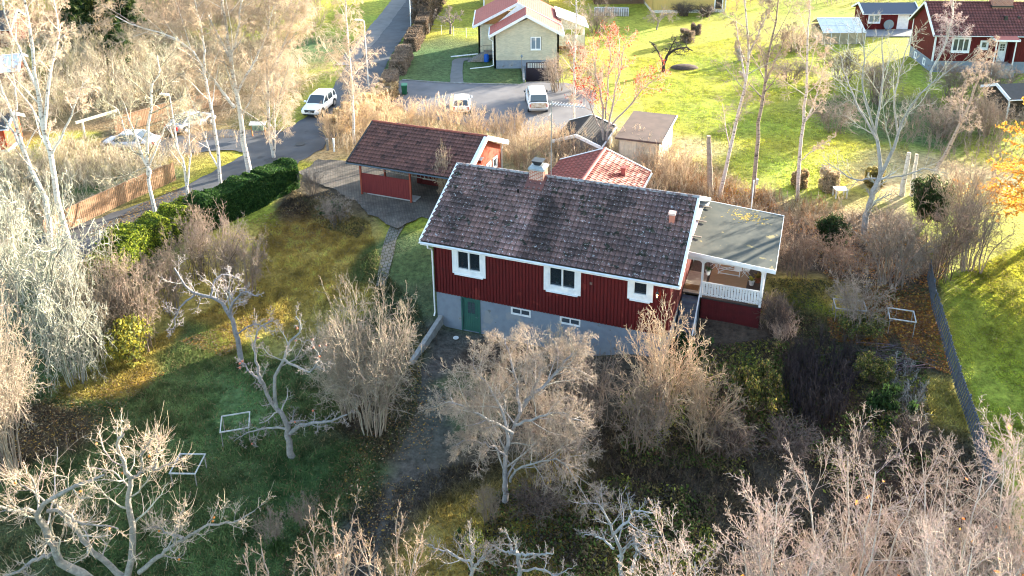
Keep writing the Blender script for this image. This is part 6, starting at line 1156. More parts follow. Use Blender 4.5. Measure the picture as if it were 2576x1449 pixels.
def leafy(name, label, h, r, n, size, cols, seed, cat='shrub', flat=1., elong=1.2, stems=14, shells=.55):
    rg = np.random.default_rng(seed); o = empty(name, (0, 0, 0), 0, label, cat); nb = 26; cen = norm(rg.normal(0, 1, (nb, 3)))*np.array([r, r, h*.42])*rg.uniform(.25, .85, (nb, 1))+np.array([0, 0, h*.5]); cr_ = rg.uniform(.25, .5, nb)*min(r, h*.5)
    i = rg.integers(nb, size=n); P = cen[i]+norm(rg.normal(0, 1, (n, 3)))*(cr_[i]*rg.uniform(shells, 1.1, n))[:, None]; P = P[P[:, 2] > .02]; V, F = quads(P, size, rg, elong); c = np.array(cols)[rg.integers(len(cols), size=len(P))]*(1+rg.normal(0, .2, (len(P), 1)))
    rawmesh('foliage', V, F, M_leaf, o, col=np.repeat(np.clip(c, .006, .9), 4, 0)); paths = [smooth_path([np.zeros(3), cen[k]*[.5, .5, .5], cen[k]], 6, rg, .02) for k in range(stems)]; par = group_of(paths, [(.02, .008)]*stems, 6); v, f = tubes(*par[:2], 4); rawmesh('stems', v, f, M_twig, o, col=colr(stems, 24, (.2, .15, .1), .1, rg), smooth=True); return o
TPL['juniper'] = leafy('juniper_shrub', 'x', 2.6, 1.5, 14000, .04, [(.035, .075, .025), (.06, .10, .03), (.03, .055, .02), (.10, .08, .045)], 41, elong=2.6, shells=.3)
TPL['yelgreen'] = leafy('leafy_shrub', 'x', 1.4, 1.4, 5200, .036, [(.08, .11, .03), (.24, .20, .05), (.12, .13, .035), (.05, .06, .025), (.14, .10, .06)], 42, shells=.2, stems=24)
TPL['yellow'] = leafy('yellow_shrub', 'x', 1.9, 1.1, 1500, .055, [(.42, .36, .05), (.32, .32, .06), (.2, .22, .06)], 43, shells=.6, stems=26)
TPL['groundgreen'] = leafy('green_shrub', 'x', .8, .9, 3000, .034, [(.045, .09, .03), (.06, .11, .03), (.04, .06, .03)], 44, shells=.2)
rs = np.random.default_rng(99)
def S(kind, bx_, by_, toppy, label, wpx=None, cat=None, group=None):
    b = gp(bx_, by_); s = ppm(b[1]); H0 = {'fine': 3.0, 'fine2': 2.5, 'vase': 4.1, 'tan': 2.6, 'brown': 2.5, 'pink': 3.2, 'lichen': 3.4, 'dark': 1.4, 'juniper': 2.6, 'yelgreen': 1.5, 'yellow': 1.9, 'groundgreen': .8}[kind]; R0_ = {'fine': 1.9, 'fine2': 2.2, 'vase': 2.0, 'tan': 1.5, 'brown': 2.0, 'pink': 2.1, 'lichen': 3.0, 'dark': 1.2, 'juniper': 1.6, 'yelgreen': 1.4, 'yellow': 1.3, 'groundgreen': 1.0}[kind]
    h = (by_-toppy)/(s*.86); k = h/H0; kw = (wpx/2/s/R0_) if wpx else k; return place(kind, b, rs.uniform(0, 6.28), (kw, kw, k), label, group, cat)
SH = [('fine', 1390, 1190, 985, 'dense brown thicket under the right side of the spreading tree', 280), ('fine2', 1210, 1110, 960, 'low tangled shrub under the left side of the spreading tree', 190), ('vase', 940, 1085, 745, 'tall beige multi-stemmed shrub between the red apple tree and the dark driveway', 250), ('vase', 880, 1050, 800, 'grey stemmed shrub just behind the red apple tree crown', 170),
 ('pink', 1660, 1070, 790, 'tall pinkish shrub in front of the steps, tips reaching the red wall', 260), ('pink', 1760, 1130, 930, 'beige shrub right of the tall pinkish one, below the veranda', 250), ('fine', 1600, 1130, 960, 'brown stemmed shrub right of the wide spreading tree', 230), ('fine2', 1490, 1060, 890, 'dense brown shrub under the right window of the basement', 240), ('pink', 1400, 1000, 835, 'reddish tan twiggy shrub against the basement wall', 210),
 ('fine', 360, 880, 640, 'rounded brown shrub behind the yellow bush', 180), ('fine', 440, 790, 610, 'rounded brown shrub in the middle of the left shrub row', 170), ('fine2', 560, 740, 550, 'grey brown shrub at the end of the dark green hedge', 170), ('fine2', 620, 740, 590, 'dense low shrub at right end of the left shrub row', 150), ('fine', 300, 850, 690, 'tall brown shrub below the yellow green hedge', 160), ('fine', 500, 700, 530, 'upright brown shrub overlapping the dark hedge foot', 130), ('vase', 250, 900, 660, 'brown stemmed shrub beside the lichen covered shrub', 150),
 ('lichen', 110, 900, 480, 'large pale lichen covered shrub on the left edge', 420), ('lichen', 30, 760, 420, 'pale lichen covered shrub cut by the left edge', 260), ('lichen', 190, 960, 640, 'low wide lichen covered shrub above the left lawn', 220), ('vase', 30, 1190, 760, 'tall grey stemmed shrub on the left edge of the lawn', 220), ('vase', -20, 1160, 860, 'grey stemmed shrub half outside the left edge', 200),
 ('yellow', 345, 915, 785, 'bright yellow leaved bush beside the grey leaning apple tree', 150),
 ('brown', 2000, 690, 570, 'brown shrub right of the veranda roof', 170), ('brown', 2110, 700, 600, 'low brown shrub under the green juniper', 160), ('fine', 2240, 720, 540, 'large brown shrub right of the pale fan shaped tree trunk', 230), ('brown', 2350, 700, 520, 'large brown shrub at the top end of the black fence', 220), ('fine', 2440, 680, 510, 'tan shrub left of the orange larch', 200), ('pink', 2420, 600, 430, 'sunlit tan shrub below the leaning birch', 200), ('fine2', 2160, 830, 700, 'thin grey fruit shrub between the white frames', 190), ('brown', 1935, 640, 530, 'tan shrub at the far corner of the veranda', 130),
 ('juniper', 2090, 625, 540, 'dark green juniper right of the veranda', 100), ('juniper', 2335, 560, 445, 'brown green conifer shrub between birch stubs and leaning birch', 120),
 ('yelgreen', 1900, 1040, 900, 'sunlit yellow green bush below the veranda corner', 180), ('yelgreen', 2190, 960, 880, 'green weedy bush right of the dark dried stalks', 130), ('groundgreen', 2230, 1060, 960, 'green fern like plant near the black fence', 160), ('groundgreen', 1740, 900, 850, 'low dark green plant at foot of the red veranda base', 160), ('yelgreen', 2170, 850, 780, 'low yellow leaved plant between the white frames', 150),
 ('dark', 1830, 1150, 1040, 'dark low brushy shrub left of the dark dried stalks', 190), ('dark', 1980, 1140, 1060, 'dark low brushy shrub in front of the dried stalks', 200), ('dark', 1350, 1290, 1200, 'dark brush below the wide spreading tree', 200), ('dark', 1950, 830, 740, 'brown dry perennial clump at the veranda corner', 120), ('dark', 2290, 1140, 1040, 'dark brush beside the lower black fence', 150), ('dark', 2180, 1180, 1090, 'dark brush above the bottom right trees', 190),
 ('fine', 1230, 1320, 1215, 'small pale leaved bush below the trunk of the spreading tree', 90), ('yellow', 1200, 1400, 1330, 'small yellow stemmed plant at the bottom centre', 110), ('groundgreen', 1180, 1380, 1320, 'small green leafy plant at the bottom centre', 90), ('fine2', 680, 1370, 1280, 'low dark round shrub on the lower lawn', 100), ('fine2', 770, 1320, 1240, 'straw coloured grassy clump on the lower lawn', 100), ('groundgreen', 700, 1400, 1340, 'small bright green plant at the bottom left of centre', 60),
 ('fine2', 850, 560, 500, 'low bare shrub in the brown bed by the path', 110), ('fine2', 790, 490, 430, 'thin bare shrub at the end of the green hedge', 80), ('groundgreen', 835, 540, 510, 'low green plants in the brown bed by the path', 90), 
 ('pink', 1120, 520, 385, 'bare shrub growing between the carport and the main roof', 60),
 ('tan', 845, 360, 270, 'tan shrub behind the two short road posts', 110), ('tan', 905, 340, 250, 'tan shrub left of the carport ridge', 110), ('tan', 960, 320, 235, 'tan shrub above the carport roof corner', 100), ('tan', 1020, 310, 245, 'tan shrub behind the left half of the carport ridge', 100), ('tan', 1075, 320, 250, 'tan shrub behind the middle of carport ridge', 100), ('tan', 1130, 330, 240, 'tan shrub with tall shoot in front of small car', 100), ('tan', 1195, 345, 265, 'tan shrub at the right end of carport ridge', 100), ('tan', 1255, 350, 280, 'small rounded tan shrub at driveway edge, left of centre', 80), ('tan', 1300, 345, 275, 'small rounded tan shrub at driveway edge below the utility vehicle', 80), ('tan', 1320, 420, 330, 'tan shrub left of the tv antenna', 120), ('tan', 1390, 400, 310, 'tan shrub behind the tv antenna', 120), ('tan', 1440, 400, 320, 'tan shrub at foot of the slim white birch', 110), ('tan', 1580, 400, 320, 'tan shrub right of the rowan trunk', 110), ('tan', 1640, 430, 350, 'tan shrub at the right corner of the red metal roof', 100), ('tan', 1700, 480, 360, 'tan dry brush left of the branchless trunk', 130),
 ('fine', 1400, 230, 150, 'brown shrub hiding the garage door of yellow house', 110), ('fine2', 1480, 235, 165, 'green brown shrub right of the yellow house', 110), ('fine', 1450, 170, 110, 'bare shrub under the white lean-to', 100),
 ('pink', 2000, 130, 70, 'pinkish bare shrub at the top, left of the greenhouse', 150), ('fine', 1990, 200, 155, 'tan shrub below the greenhouse end', 160), ('fine', 2120, 200, 130, 'dense tan shrub between greenhouse and red house', 170), ('fine', 2210, 260, 160, 'brown shrub at the gable foot of the right red house', 150), ('fine', 2400, 250, 170, 'grey shrub in front of the red house facade', 160), ('fine', 2500, 260, 170, 'grey shrub below the entrance porch', 170), ('fine', 2480, 340, 250, 'tan shrub left of the dark garden cabin', 160), ('fine2', 2100, 330, 250, 'thin shrub in the shaded lawn below the red house, left', 160), ('fine2', 2360, 340, 260, 'brown shrub in the shaded lawn below the red house, right', 160), ('fine2', 1500, 80, 20, 'bare bush before the grey raised deck', 120), ('dark', 1720, 40, 10, 'dark green bush at the foot of the yellow board house, left', 80), ('dark', 1775, 42, 15, 'dark bush at the foot of the yellow board house, right', 80)]
for kd, bx_, by_, tp_, lb, wp in SH: S(kd, bx_, by_, tp_, lb, wp)
# clipped bushes on the far lawn
def hedge(name, pts, w_, h, label, cols, n, size, elong=1., seed=0, cat='hedge', core=(.03, .035, .02), taper=.85, bulge=.12, parts='foliage', z=None, m=None):
    P = np.array([p[:2] for p in pts], float); rg = np.random.default_rng(seed); d = np.r_[0, np.cumsum(np.linalg.norm(np.diff(P, axis=0), axis=1))]; L = d[-1]; o0 = np.array([*P[0], float(hz(*P[0]))]); o = empty(name, o0, 0, label, cat)
    s = rg.random(n)*(L+w_*.6)-w_*.3; sc = np.clip(s, 0, L); u = rg.random(n); # around the section: left side, top, right side
    arc = u*(2*h+w_); off = np.where(arc < h, -w_/2, np.where(arc < h+w_, arc-h-w_/2, w_/2)); zz = np.where(arc < h, arc, np.where(arc < h+w_, h, h-(arc-h-w_)))
    end = np.maximum(0, np.abs(s-L/2)-L/2)/(w_*.3); rnd = np.sqrt(np.clip(1-end**2, .05, 1)); k = 1-(1-taper)*(zz/h)**2; bl = 1+bulge*(vn(s*1.0+seed*7, zz, .9)-.5)*2+bulge*.8*(vn(s, zz*3+seed, .35)-.5)*2
    inn = 1-rg.random(n)**2*.22; off = off*k*rnd*bl*inn; zz = zz*(.96+.04*rnd)*bl*np.where(arc < h, 1, inn)*.97
    x = np.interp(sc, d, P[:, 0]); y = np.interp(sc, d, P[:, 1]); i = np.clip(np.searchsorted(d, sc, 'right')-1, 0, len(d)-2); t = (P[i+1]-P[i])/np.linalg.norm(P[i+1]-P[i], axis=1, keepdims=True); nn = np.stack([-t[:, 1], t[:, 0]], 1)
    X_ = x+nn[:, 0]*off+t[:, 0]*(s-sc); Y_2 = y+nn[:, 1]*off+t[:, 1]*(s-sc); Q = np.stack([X_, Y_2, hz(X_, Y_2)+zz], 1)-o0; V, F = quads(Q, size, rg, elong); c = np.array(cols)[rg.integers(len(cols), size=n)]*(1+rg.normal(0, .18, (n, 1)))
    rawmesh(parts, V, F, m or M_leaf, o, col=np.repeat(np.clip(c, .005, .9), 4, 0))
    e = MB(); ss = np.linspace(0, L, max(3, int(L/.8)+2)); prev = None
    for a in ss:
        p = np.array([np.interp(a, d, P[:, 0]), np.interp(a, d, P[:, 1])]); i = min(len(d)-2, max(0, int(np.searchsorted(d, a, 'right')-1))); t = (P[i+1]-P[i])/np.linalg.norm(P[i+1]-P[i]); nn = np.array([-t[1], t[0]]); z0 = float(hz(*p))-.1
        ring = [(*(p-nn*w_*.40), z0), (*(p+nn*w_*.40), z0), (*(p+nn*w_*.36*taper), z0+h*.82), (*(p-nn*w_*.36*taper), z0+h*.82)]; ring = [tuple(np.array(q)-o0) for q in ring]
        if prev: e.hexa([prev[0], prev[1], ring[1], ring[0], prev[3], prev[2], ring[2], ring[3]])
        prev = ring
    e.build('light_block_core', mat('hedge_core'+str(core), core, .95), o); return o  # solid dark core added inside the foliage to block light
EV = [(.022, .060, .016), (.035, .085, .02), (.018, .045, .014), (.05, .10, .022)]; YG = [(.24, .31, .03), (.32, .35, .04), (.09, .13, .025), (.05, .08, .02)]; BR = [(.22, .165, .125), (.27, .2, .15), (.17, .125, .095), (.24, .19, .14)]
hedge('evergreen_hedge', [gp(500, 575), gp(590, 535), gp(680, 490), gp(725, 468)], 2.0, 2.1, 'dark green evergreen hedge along the road beside the lawn', EV, 60000, .05, 1.8, 1, bulge=.09)
hedge('evergreen_hedge', [gp(262, 715), gp(350, 640), gp(420, 610), gp(480, 570)], 2.0, 2.1, 'yellow green leafy hedge catching sunlight left of the dark hedge', YG, 34000, .05, 1.5, 2, bulge=.14, core=(.05, .06, .02))
for a, b, w_, h, lb, sd_ in [((975, 235), (985, 212), 1.5, 1.5, 'clipped brown hedge block nearest the wheelie bin', 3), ((1000, 188), (1020, 145), 1.7, 1.6, 'clipped brown hedge block, second from the wheelie bin', 4), ((1033, 128), (1052, 95), 1.7, 1.7, 'clipped brown hedge block, third from the wheelie bin', 5), ((1060, 85), (1072, 62), 1.7, 1.8, 'clipped brown hedge block farthest from the wheelie bin', 6)]:
    hedge('clipped_hedge', [atz(*a, 2), atz(*b, 2)], w_, h, lb, BR, 9000, .05, 2.5, sd_, core=(.09, .07, .055), bulge=.10)
hedge('clipped_hedge', [atz(840, 330, 2), atz(900, 300, 2), atz(955, 262, 2), atz(985, 240, 2)], 1.6, 1.5, 'sunlit tan hedge running from the road posts to the brown block', [(.50, .36, .19), (.58, .43, .25), (.4, .29, .16)], 16000, .05, 3, 7, core=(.16, .11, .07), bulge=.3)
hedge('tall_hedge', [atz(1062, 58, 2), atz(1085, 20, 2), atz(1105, -20, 2)], 2.4, 3.2, 'tall grey brown unclipped hedge by the road at the top edge', BR, 14000, .09, 4, 8, core=(.10, .075, .06), bulge=.35)
for a, s_, h_, lb, sd_, cl in [((2084, 478), 1.2, 1.5, 'brown clipped bush on the far lawn, left of three', 9, [(.45, .36, .24), (.36, .28, .18)]), ((2198, 465), 1.1, 1.3, 'yellow brown clipped bush beside the pale fan tree trunk', 10, [(.42, .33, .08), (.3, .24, .08), (.2, .16, .06)]), ((2010, 470), 1.0, 1.4, 'reddish clipped bush between the right birches', 11, [(.42, .3, .16), (.34, .24, .13)]), ((1750, 85), 1.1, 1.3, 'small brown bush in white frame near the yellow board house, right', 12, BR), ((1728, 105), 1.5, 1.5, 'small brown bush in white frame near the yellow board house, left', 13, BR)]:
    p = atz(*a, 2); hedge('clipped_bush', [p-[s_*.25, 0, 0], p+[s_*.25, 0, 0]], s_, h_, lb, cl, 2600, .045, 2.5, sd_, cat='bush', core=(.1, .08, .05), bulge=.3)
# ------------------------------------------------------------------ thickets and ground cover
def inpoly(x, y, poly):
    c = np.zeros(len(x), bool); j = len(poly)-1
    for i in range(len(poly)):
        xi, yi = poly[i][:2]; xj, yj = poly[j][:2]; c ^= ((yi > y) != (yj > y)) & (x < (xj-xi)*(y-yi)/(yj-yi+1e-12)+xi); j = i
    return c
def scatter(polypx, n, rg, clump=0.):
    poly = [gp(*p) for p in polypx]; A = np.array(poly); out = []
    tot = 0
    while tot < n:
        x = rg.uniform(A[:, 0].min(), A[:, 0].max(), n); y = rg.uniform(A[:, 1].min(), A[:, 1].max(), n); k = inpoly(x, y, poly)
        if clump: k &= (vn(x, y, 1.8)*.6+vn(x, y, 5)*.4) > clump*rg.random(n)+.0*x+clump*.4
        out.append(np.stack([x[k], y[k]], 1)); tot += k.sum()
        if k.sum() == 0: break
    return np.concatenate(out)[:n]
def thicket(name, polypx, n, h, label, cols, seed, n1=5, n2=4, rmin=.011, clump=.5, lean=.3, cat='undergrowth', spread=30):
    rg = np.random.default_rng(seed); xy = scatter(polypx, n, rg, clump); n = len(xy); z = hz(xy[:, 0], xy[:, 1]); o0 = np.array([xy[:, 0].mean(), xy[:, 1].mean(), 0]); k = 5; hh = h*rg.uniform(.45, 1.15, n)*(.6+.8*vn(xy[:, 0], xy[:, 1], 3)); d = rg.normal(0, lean, (n, 3)); d[:, 2] = 1; d = norm(d); P = np.empty((n, k, 3)); P[:, 0] = np.stack([xy[:, 0], xy[:, 1], z-.02], 1)-o0
    for q in range(1, k): d = norm(d+rg.normal(0, .1, (n, 3))); P[:, q] = P[:, q-1]+d*(hh/(k-1))[:, None]
    R_ = np.linspace(1, .4, k)[None]*np.full((n, 1), rmin*1.6); par = (P, R_, hh); parts = []; cc = np.array(cols)
    def pc(N, rep, idx): c = cc[idx]*(1+rg.normal(0, .15, (N, 1))); return np.repeat(np.clip(c, .01, .9), rep, 0)
    ci = rg.integers(len(cols), size=n); v, f = tubes(P, R_, 3); parts.append((v, f, pc(n, k*3, ci))); p1 = kids(par, rg, n1, ang=spread, lf=.45, k=4, wig=.14, up=.05, rf=.7, rmin=rmin, t0=.2); v, f = tubes(p1[0], p1[1], 3); parts.append((v, f, pc(n*n1, 12, np.repeat(ci, n1))))
    if n2: p2 = kids(p1, rg, n2, ang=38, lf=.5, k=3, wig=.16, up=.03, rf=.8, rmin=rmin*.85, t0=.1); v, f = tubes(p2[0], p2[1], 3); parts.append((v, f, pc(n*n1*n2, 9, np.repeat(ci, n1*n2))))
    V, F, C = merge(parts); o = rawmesh(name, V, F, M_twig, col=C, smooth=True); o.location = tuple(o0); return tag(o, label, cat, kind='stuff')
TAN = [(.56, .43, .28), (.44, .32, .20), (.62, .50, .36), (.32, .23, .15)]; PALE = [(.54, .45, .32), (.42, .34, .24), (.60, .52, .39), (.25, .20, .145), (.36, .32, .18)]
thicket('undergrowth', [(0, 130), (170, 110), (330, 100), (520, 110), (700, 130), (760, 200), (745, 300), (640, 300), (560, 250), (420, 260), (300, 300), (0, 330)], 2300, 2.4, 'dense tan undergrowth left of the road', PALE, 51, 6, 4, .013, clump=.8)
thicket('undergrowth', [(0, 400), (250, 385), (470, 400), (450, 450), (200, 545), (100, 620), (0, 640)], 1500, 1.7, 'tan undergrowth behind the left board fence', PALE, 52, 6, 4, .011, clump=.75)
thicket('undergrowth', [(0, -20), (200, -60), (780, -60), (820, 60), (780, 120), (560, 90), (350, 110), (0, 120)], 2200, 3.4, 'far brown undergrowth at the top left', [(.34, .25, .18), (.42, .32, .22), (.28, .2, .15)], 53, 5, 4, .018, clump=.45)
thicket('dry_meadow', [(820, 370), (900, 350), (1000, 330), (1110, 320), (1230, 335), (1420, 350), (1560, 380), (1680, 410), (1680, 520), (1500, 480), (1300, 430), (1220, 400), (1000, 350), (880, 400)], 1500, 1.4, 'tall dry golden grass and brush behind the carport and sheds', TAN, 54, 5, 3, .010, clump=.35, spread=22)
thicket('dry_meadow', [(1640, 350), (1780, 440), (1960, 500), (2120, 520), (2160, 570), (1980, 600), (1900, 560), (1780, 520), (1650, 480)], 1500, .9, 'dry golden brush along the edge of the far lawn', TAN+[(.45, .22, .1)], 55, 5, 3, .009, clump=.45)
thicket('undergrowth', [(1960, 560), (2140, 560), (2330, 560), (2480, 600), (2330, 700), (2200, 740), (2080, 690), (1960, 650)], 900, .8, 'brown undergrowth between veranda and black fence', [(.36, .25, .18), (.44, .33, .24), (.28, .2, .15)], 56, 6, 4, .009, clump=.5)
thicket('undergrowth', [(2200, 260), (2576, 240), (2600, 460), (2450, 540), (2330, 420), (2220, 340)], 700, 1.3, 'brown brush in front of the right red house', [(.36, .28, .22), (.46, .36, .27)], 57, 6, 4, .012, clump=.5)
thicket('undergrowth', [(1480, -10), (1640, 20), (1860, 30), (2060, 20), (2300, 5), (2576, 0), (2576, -60), (1480, -60)], 700, 2.5, 'far brown brush along the top edge behind the houses', [(.36, .27, .2), (.44, .33, .25)], 58, 5, 4, .02, clump=.3)
thicket('undergrowth', [(1560, 1000), (1800, 980), (1900, 1100), (2150, 1180), (2300, 1250), (2100, 1330), (1700, 1330), (1400, 1330), (1300, 1280), (1500, 1180)], 1500, .55, 'low dark brown undergrowth of the lower right garden', [(.14, .10, .075), (.2, .15, .1), (.10, .085, .05)], 59, 6, 3, .006, clump=.4)
thicket('dried_stalks', [(1985, 905), (2060, 890), (2140, 900), (2150, 980), (2110, 1080), (2030, 1090), (1990, 1050), (1965, 960)], 420, 1.3, 'dense clump of upright dark dried flower stalks', [(.055, .04, .04), (.075, .055, .05), (.04, .03, .032)], 60, 9, 3, .010, clump=.1, lean=.07, cat='dried plants', spread=14)
thicket('dried_stalks', [(2235, 915), (2300, 910), (2330, 1000), (2290, 1080), (2230, 1000)], 150, .8, 'pale and dark dead weeds left of the black fence', [(.3, .28, .25), (.12, .1, .09)], 61, 6, 3, .008, clump=.2, cat='dried plants')
thicket('dried_stalks', [(1915, 770), (1960, 790), (2010, 850), (1960, 870), (1915, 830)], 140, .9, 'brown dried perennials at the veranda corner', [(.42, .28, .2), (.5, .35, .24), (.3, .2, .15)], 62, 7, 4, .008, clump=.1, cat='dried plants')
# dead branch pile
rg = np.random.default_rng(12); o = empty('branch_pile', gp(2210, 915), 0, 'pile of dead branches and twigs near the black fence', 'branch pile'); n = 130; a = rg.uniform(0, PI, n); L = rg.uniform(.5, 2.2, n); c = np.stack([rg.normal(0, .9, n), rg.normal(0, .55, n), rg.uniform(.03, .4, n)], 1); dv = np.stack([np.cos(a), np.sin(a)*.6, rg.normal(0, .15, n)], 1)*L[:, None]/2; P = np.stack([c-dv, c+rg.normal(0, .05, (n, 3)), c+dv], 1); P[:, :, 2] = np.maximum(P[:, :, 2], .03)
par = (P, np.linspace(1, .5, 3)[None]*rg.uniform(.012, .03, (n, 1)), L); v, f = tubes(P, par[1], 5); k1 = kids(par, rg, 5, ang=35, lf=.35, k=3, rmin=.007); v2, f2 = tubes(k1[0], k1[1], 3); V, F, C = merge([(v, f, colr(n, 15, (.16, .12, .11), .4, rg)), (v2, f2, colr(n*5, 9, (.12, .09, .08), .3, rg))]); rawmesh('branches', V, F, M_twig, o, col=C, smooth=True)
# the dark bed mound on the far lawn
e = MB(); e.lathe([(1.5, 0), (1.3, .14), (.8, .28), (.2, .34)], 20); o = e.build('soil_mound', mat('soil', (.05, .035, .03), .95, (.09, .06, .04), 4, bump=.8)); o.location = tuple(atz(1722, 170, 1.98)); o.scale = (1, .7, 1); tag(o, 'dark heap of soil and leaves under the black apple tree', 'soil heap')
# ------------------------------------------------------------------ conifers top left, larch right
def conifer(loc, h, r, label, seed, cols, n=16000, name='spruce_tree', size=.13, droop=.35, cat='tree'):
    rg = np.random.default_rng(seed); o = empty(name, loc, 0, label, cat); e = MB(); e.tube([(0, 0, 0), (0, 0, h*.5), (0, 0, h*.97)], [h*.018, h*.011, .02], 8); e.build('trunk', mat('spruce_bark', (.12, .08, .06), .9), o)
    nb = 170; zb = h*(.08+.9*np.sort(rg.random(nb))); az = rg.uniform(0, 6.28, nb); lb_ = r*(1-zb/h)**.8*rg.uniform(.6, 1.15, nb)+.15; i = rg.integers(nb, size=n); t = rg.random(n)**.7; sd_ = rg.normal(0, .16, n)*lb_[i]*(1-t*.4); x = np.cos(az[i])*lb_[i]*t-np.sin(az[i])*sd_; y = np.sin(az[i])*lb_[i]*t+np.cos(az[i])*sd_; z = zb[i]-droop*lb_[i]*t*t+rg.normal(0, .06, n)-np.abs(sd_)*.2
    V, F = quads(np.stack([x, y, z], 1), size, rg, 1.8, up=.3); c = np.array(cols)[rg.integers(len(cols), size=n)]*(1+rg.normal(0, .2, (n, 1))); rawmesh('foliage', V, F, M_leaf, o, col=np.repeat(np.clip(c, .005, .9), 4, 0)); return o
DK = [(.025, .05, .018), (.035, .07, .02), (.05, .075, .02)]
conifer(atz(255, 115, 2), 8.5, 3.2, 'broad dark green spruce at the top left', 71, DK+[(.12, .14, .03)]); conifer(atz(330, 105, 2), 7.5, 3.0, 'dark green spruce right of the broad one at the top left', 72, DK); conifer(atz(200, 105, 2), 8, 2.8, 'brownish dark spruce left of the broad one at the top left', 73, DK); conifer(atz(300, 150, 2), 5, 2.2, 'lower dark spruce in front of the two at the top left', 74, DK)
# larch
lp = atz(2612, 610, 2)
rg = np.random.default_rng(75); o = empty('larch_tree', lp, 0, 'golden orange larch on the right edge', 'tree'); h = 14.; e = MB(); e.tube([(0, 0, 0), (0, 0, h*.5), (0, 0, h)], [.2, .13, .03], 8); e.build('trunk', mat('larch_bark', (.25, .16, .11), .9), o)
nb = 150; zb = h*(.12+.87*np.sort(rg.random(nb))); az = rg.uniform(0, 6.28, nb); Lb = 5.2*(1-zb/h*.8)*rg.uniform(.7, 1.1, nb); k = 8; P = np.empty((nb, k, 3)); d = np.stack([np.cos(az), np.sin(az), np.full(nb, .15)], 1); P[:, 0] = np.stack([0*zb, 0*zb, zb], 1)
for q in range(1, k): d = norm(d+rg.normal(0, .05, d.shape)+np.array([0, 0, -.05 if q < 5 else .06])); P[:, q] = P[:, q-1]+d*(Lb/(k-1))[:, None]
par = (P, np.linspace(.035, .008, k)[None]*np.ones((nb, 1)), Lb); v, f = tubes(P, par[1], 4); k1 = kids(par, rg, 13, ang=55, lf=.22, k=4, wig=.12, up=-.12, rmin=.007, t0=.15); v2, f2 = tubes(k1[0], k1[1], 3); V, F, C = merge([(v, f, colr(nb, k*4, (.35, .22, .12), .1, rg)), (v2, f2, colr(nb*13, 12, (.4, .25, .12), .1, rg))]); rawmesh('branches', V, F, M_twig, o, col=C, smooth=True)
Q = k1[0].reshape(-1, 3); Q = Q[rg.integers(len(Q), size=60000)]+rg.normal(0, .035, (60000, 3)); V, F = quads(Q, .042, rg, 1.6); c = np.array([(.75, .38, .05), (.8, .46, .09), (.65, .34, .08)])[rg.integers(3, size=60000)]*(1+rg.normal(0, .12, (60000, 1))); rawmesh('needles', V, F, M_leaf, o, col=np.repeat(np.clip(c, 0, .9), 4, 0))
# unseen spruces added outside the right edge to shade the lawn and lower garden
for q_, (x, y, h, r) in enumerate([(36.5, 43.2, 7.5, 2.7), (34, 36.5, 8.5, 3.0), (39, 39.5, 9, 3.2), (30.5, 25.0, 7.5, 3.0), (33, 31, 8.5, 3.2)]):
    conifer((x, y, float(hz(x, y))), h, r, ['added unseen shade spruce beyond the right lawn, farthest', 'added unseen shade spruce beyond the right lawn, second', 'tall added unseen shade spruce right of the lawn', 'added unseen shade spruce nearest the bottom right trees', 'added unseen shade spruce right of the black fence'][q_], 80+q_, DK, 9000, size=.2)
# ------------------------------------------------------------------ bottom right and bottom edge trees close to the camera
UPR = [dict(n=15, ang=34, lf=.40, k=7, wig=.06, up=.05, rf=.45, t0=.25, shape=.55, col=(.50, .43, .39)), dict(n=11, ang=34, lf=.42, k=6, wig=.08, up=.04, rf=.5, rmin=.008, t0=.12), dict(n=7, ang=38, lf=.40, k=4, wig=.10, up=.05, rmin=.0062), dict(n=3, ang=42, lf=.42, k=3, wig=.12, up=.05, rmin=.0054)]
OL = [(.75, .25, .03), (.8, .35, .05), (.6, .15, .03)]
for (x, y, h, lb, sd_, ln) in [(5.6, 18.8, 7.2, 'bare pinkish white tree at the bottom, leftmost of the bottom right trees', 91, -.4), (8.3, 20.4, 7.8, 'bare pinkish white tree at the bottom right, with the tallest left shoot', 92, -.3), (11.2, 20.8, 8.6, 'bare white trunked tree in middle of the bottom right group', 93, -.1), (14.2, 20.6, 8.7, 'bare white trunked tree near bottom right corner', 94, .1), (16.8, 21.6, 8.8, 'bare white tree at the right edge of the bottom right group', 95, .0), (12.6, 17.6, 8.7, 'bare pale tree lowest in the bottom right corner', 96, -.2), (8.0, 17.4, 8.0, 'bare pale tree on the bottom edge right of centre', 97, -.3)]:
    zb = float(hz(x, y)); rg = np.random.default_rng(sd_); sk_ = []
    for q in range(5):
        t = q*1.256+rg.random(); s0 = 1.0+rg.random()*1.1; hh = h*(1 if q == 0 else rg.uniform(.82, .97)); s0 = 0 if q == 0 else s0
        sk_.append(([(x+math.cos(t)*.1, y+math.sin(t)*.1, zb), (x+math.cos(t)*s0*.45+ln*.3, y+math.sin(t)*s0*.45, zb+hh*.4), (x+math.cos(t)*s0+ln, y+math.sin(t)*s0, zb+hh*.99)], .065, .014))
    tree('bare_tree', (x, y, zb), sk_, UPR, lb, twig=(.38, .295, .25), bark=(.44, .42, .39), seed=sd_, tjit=.18, extra=leafpart(16, .065, OL, 'orange_leaves', spread=.04))
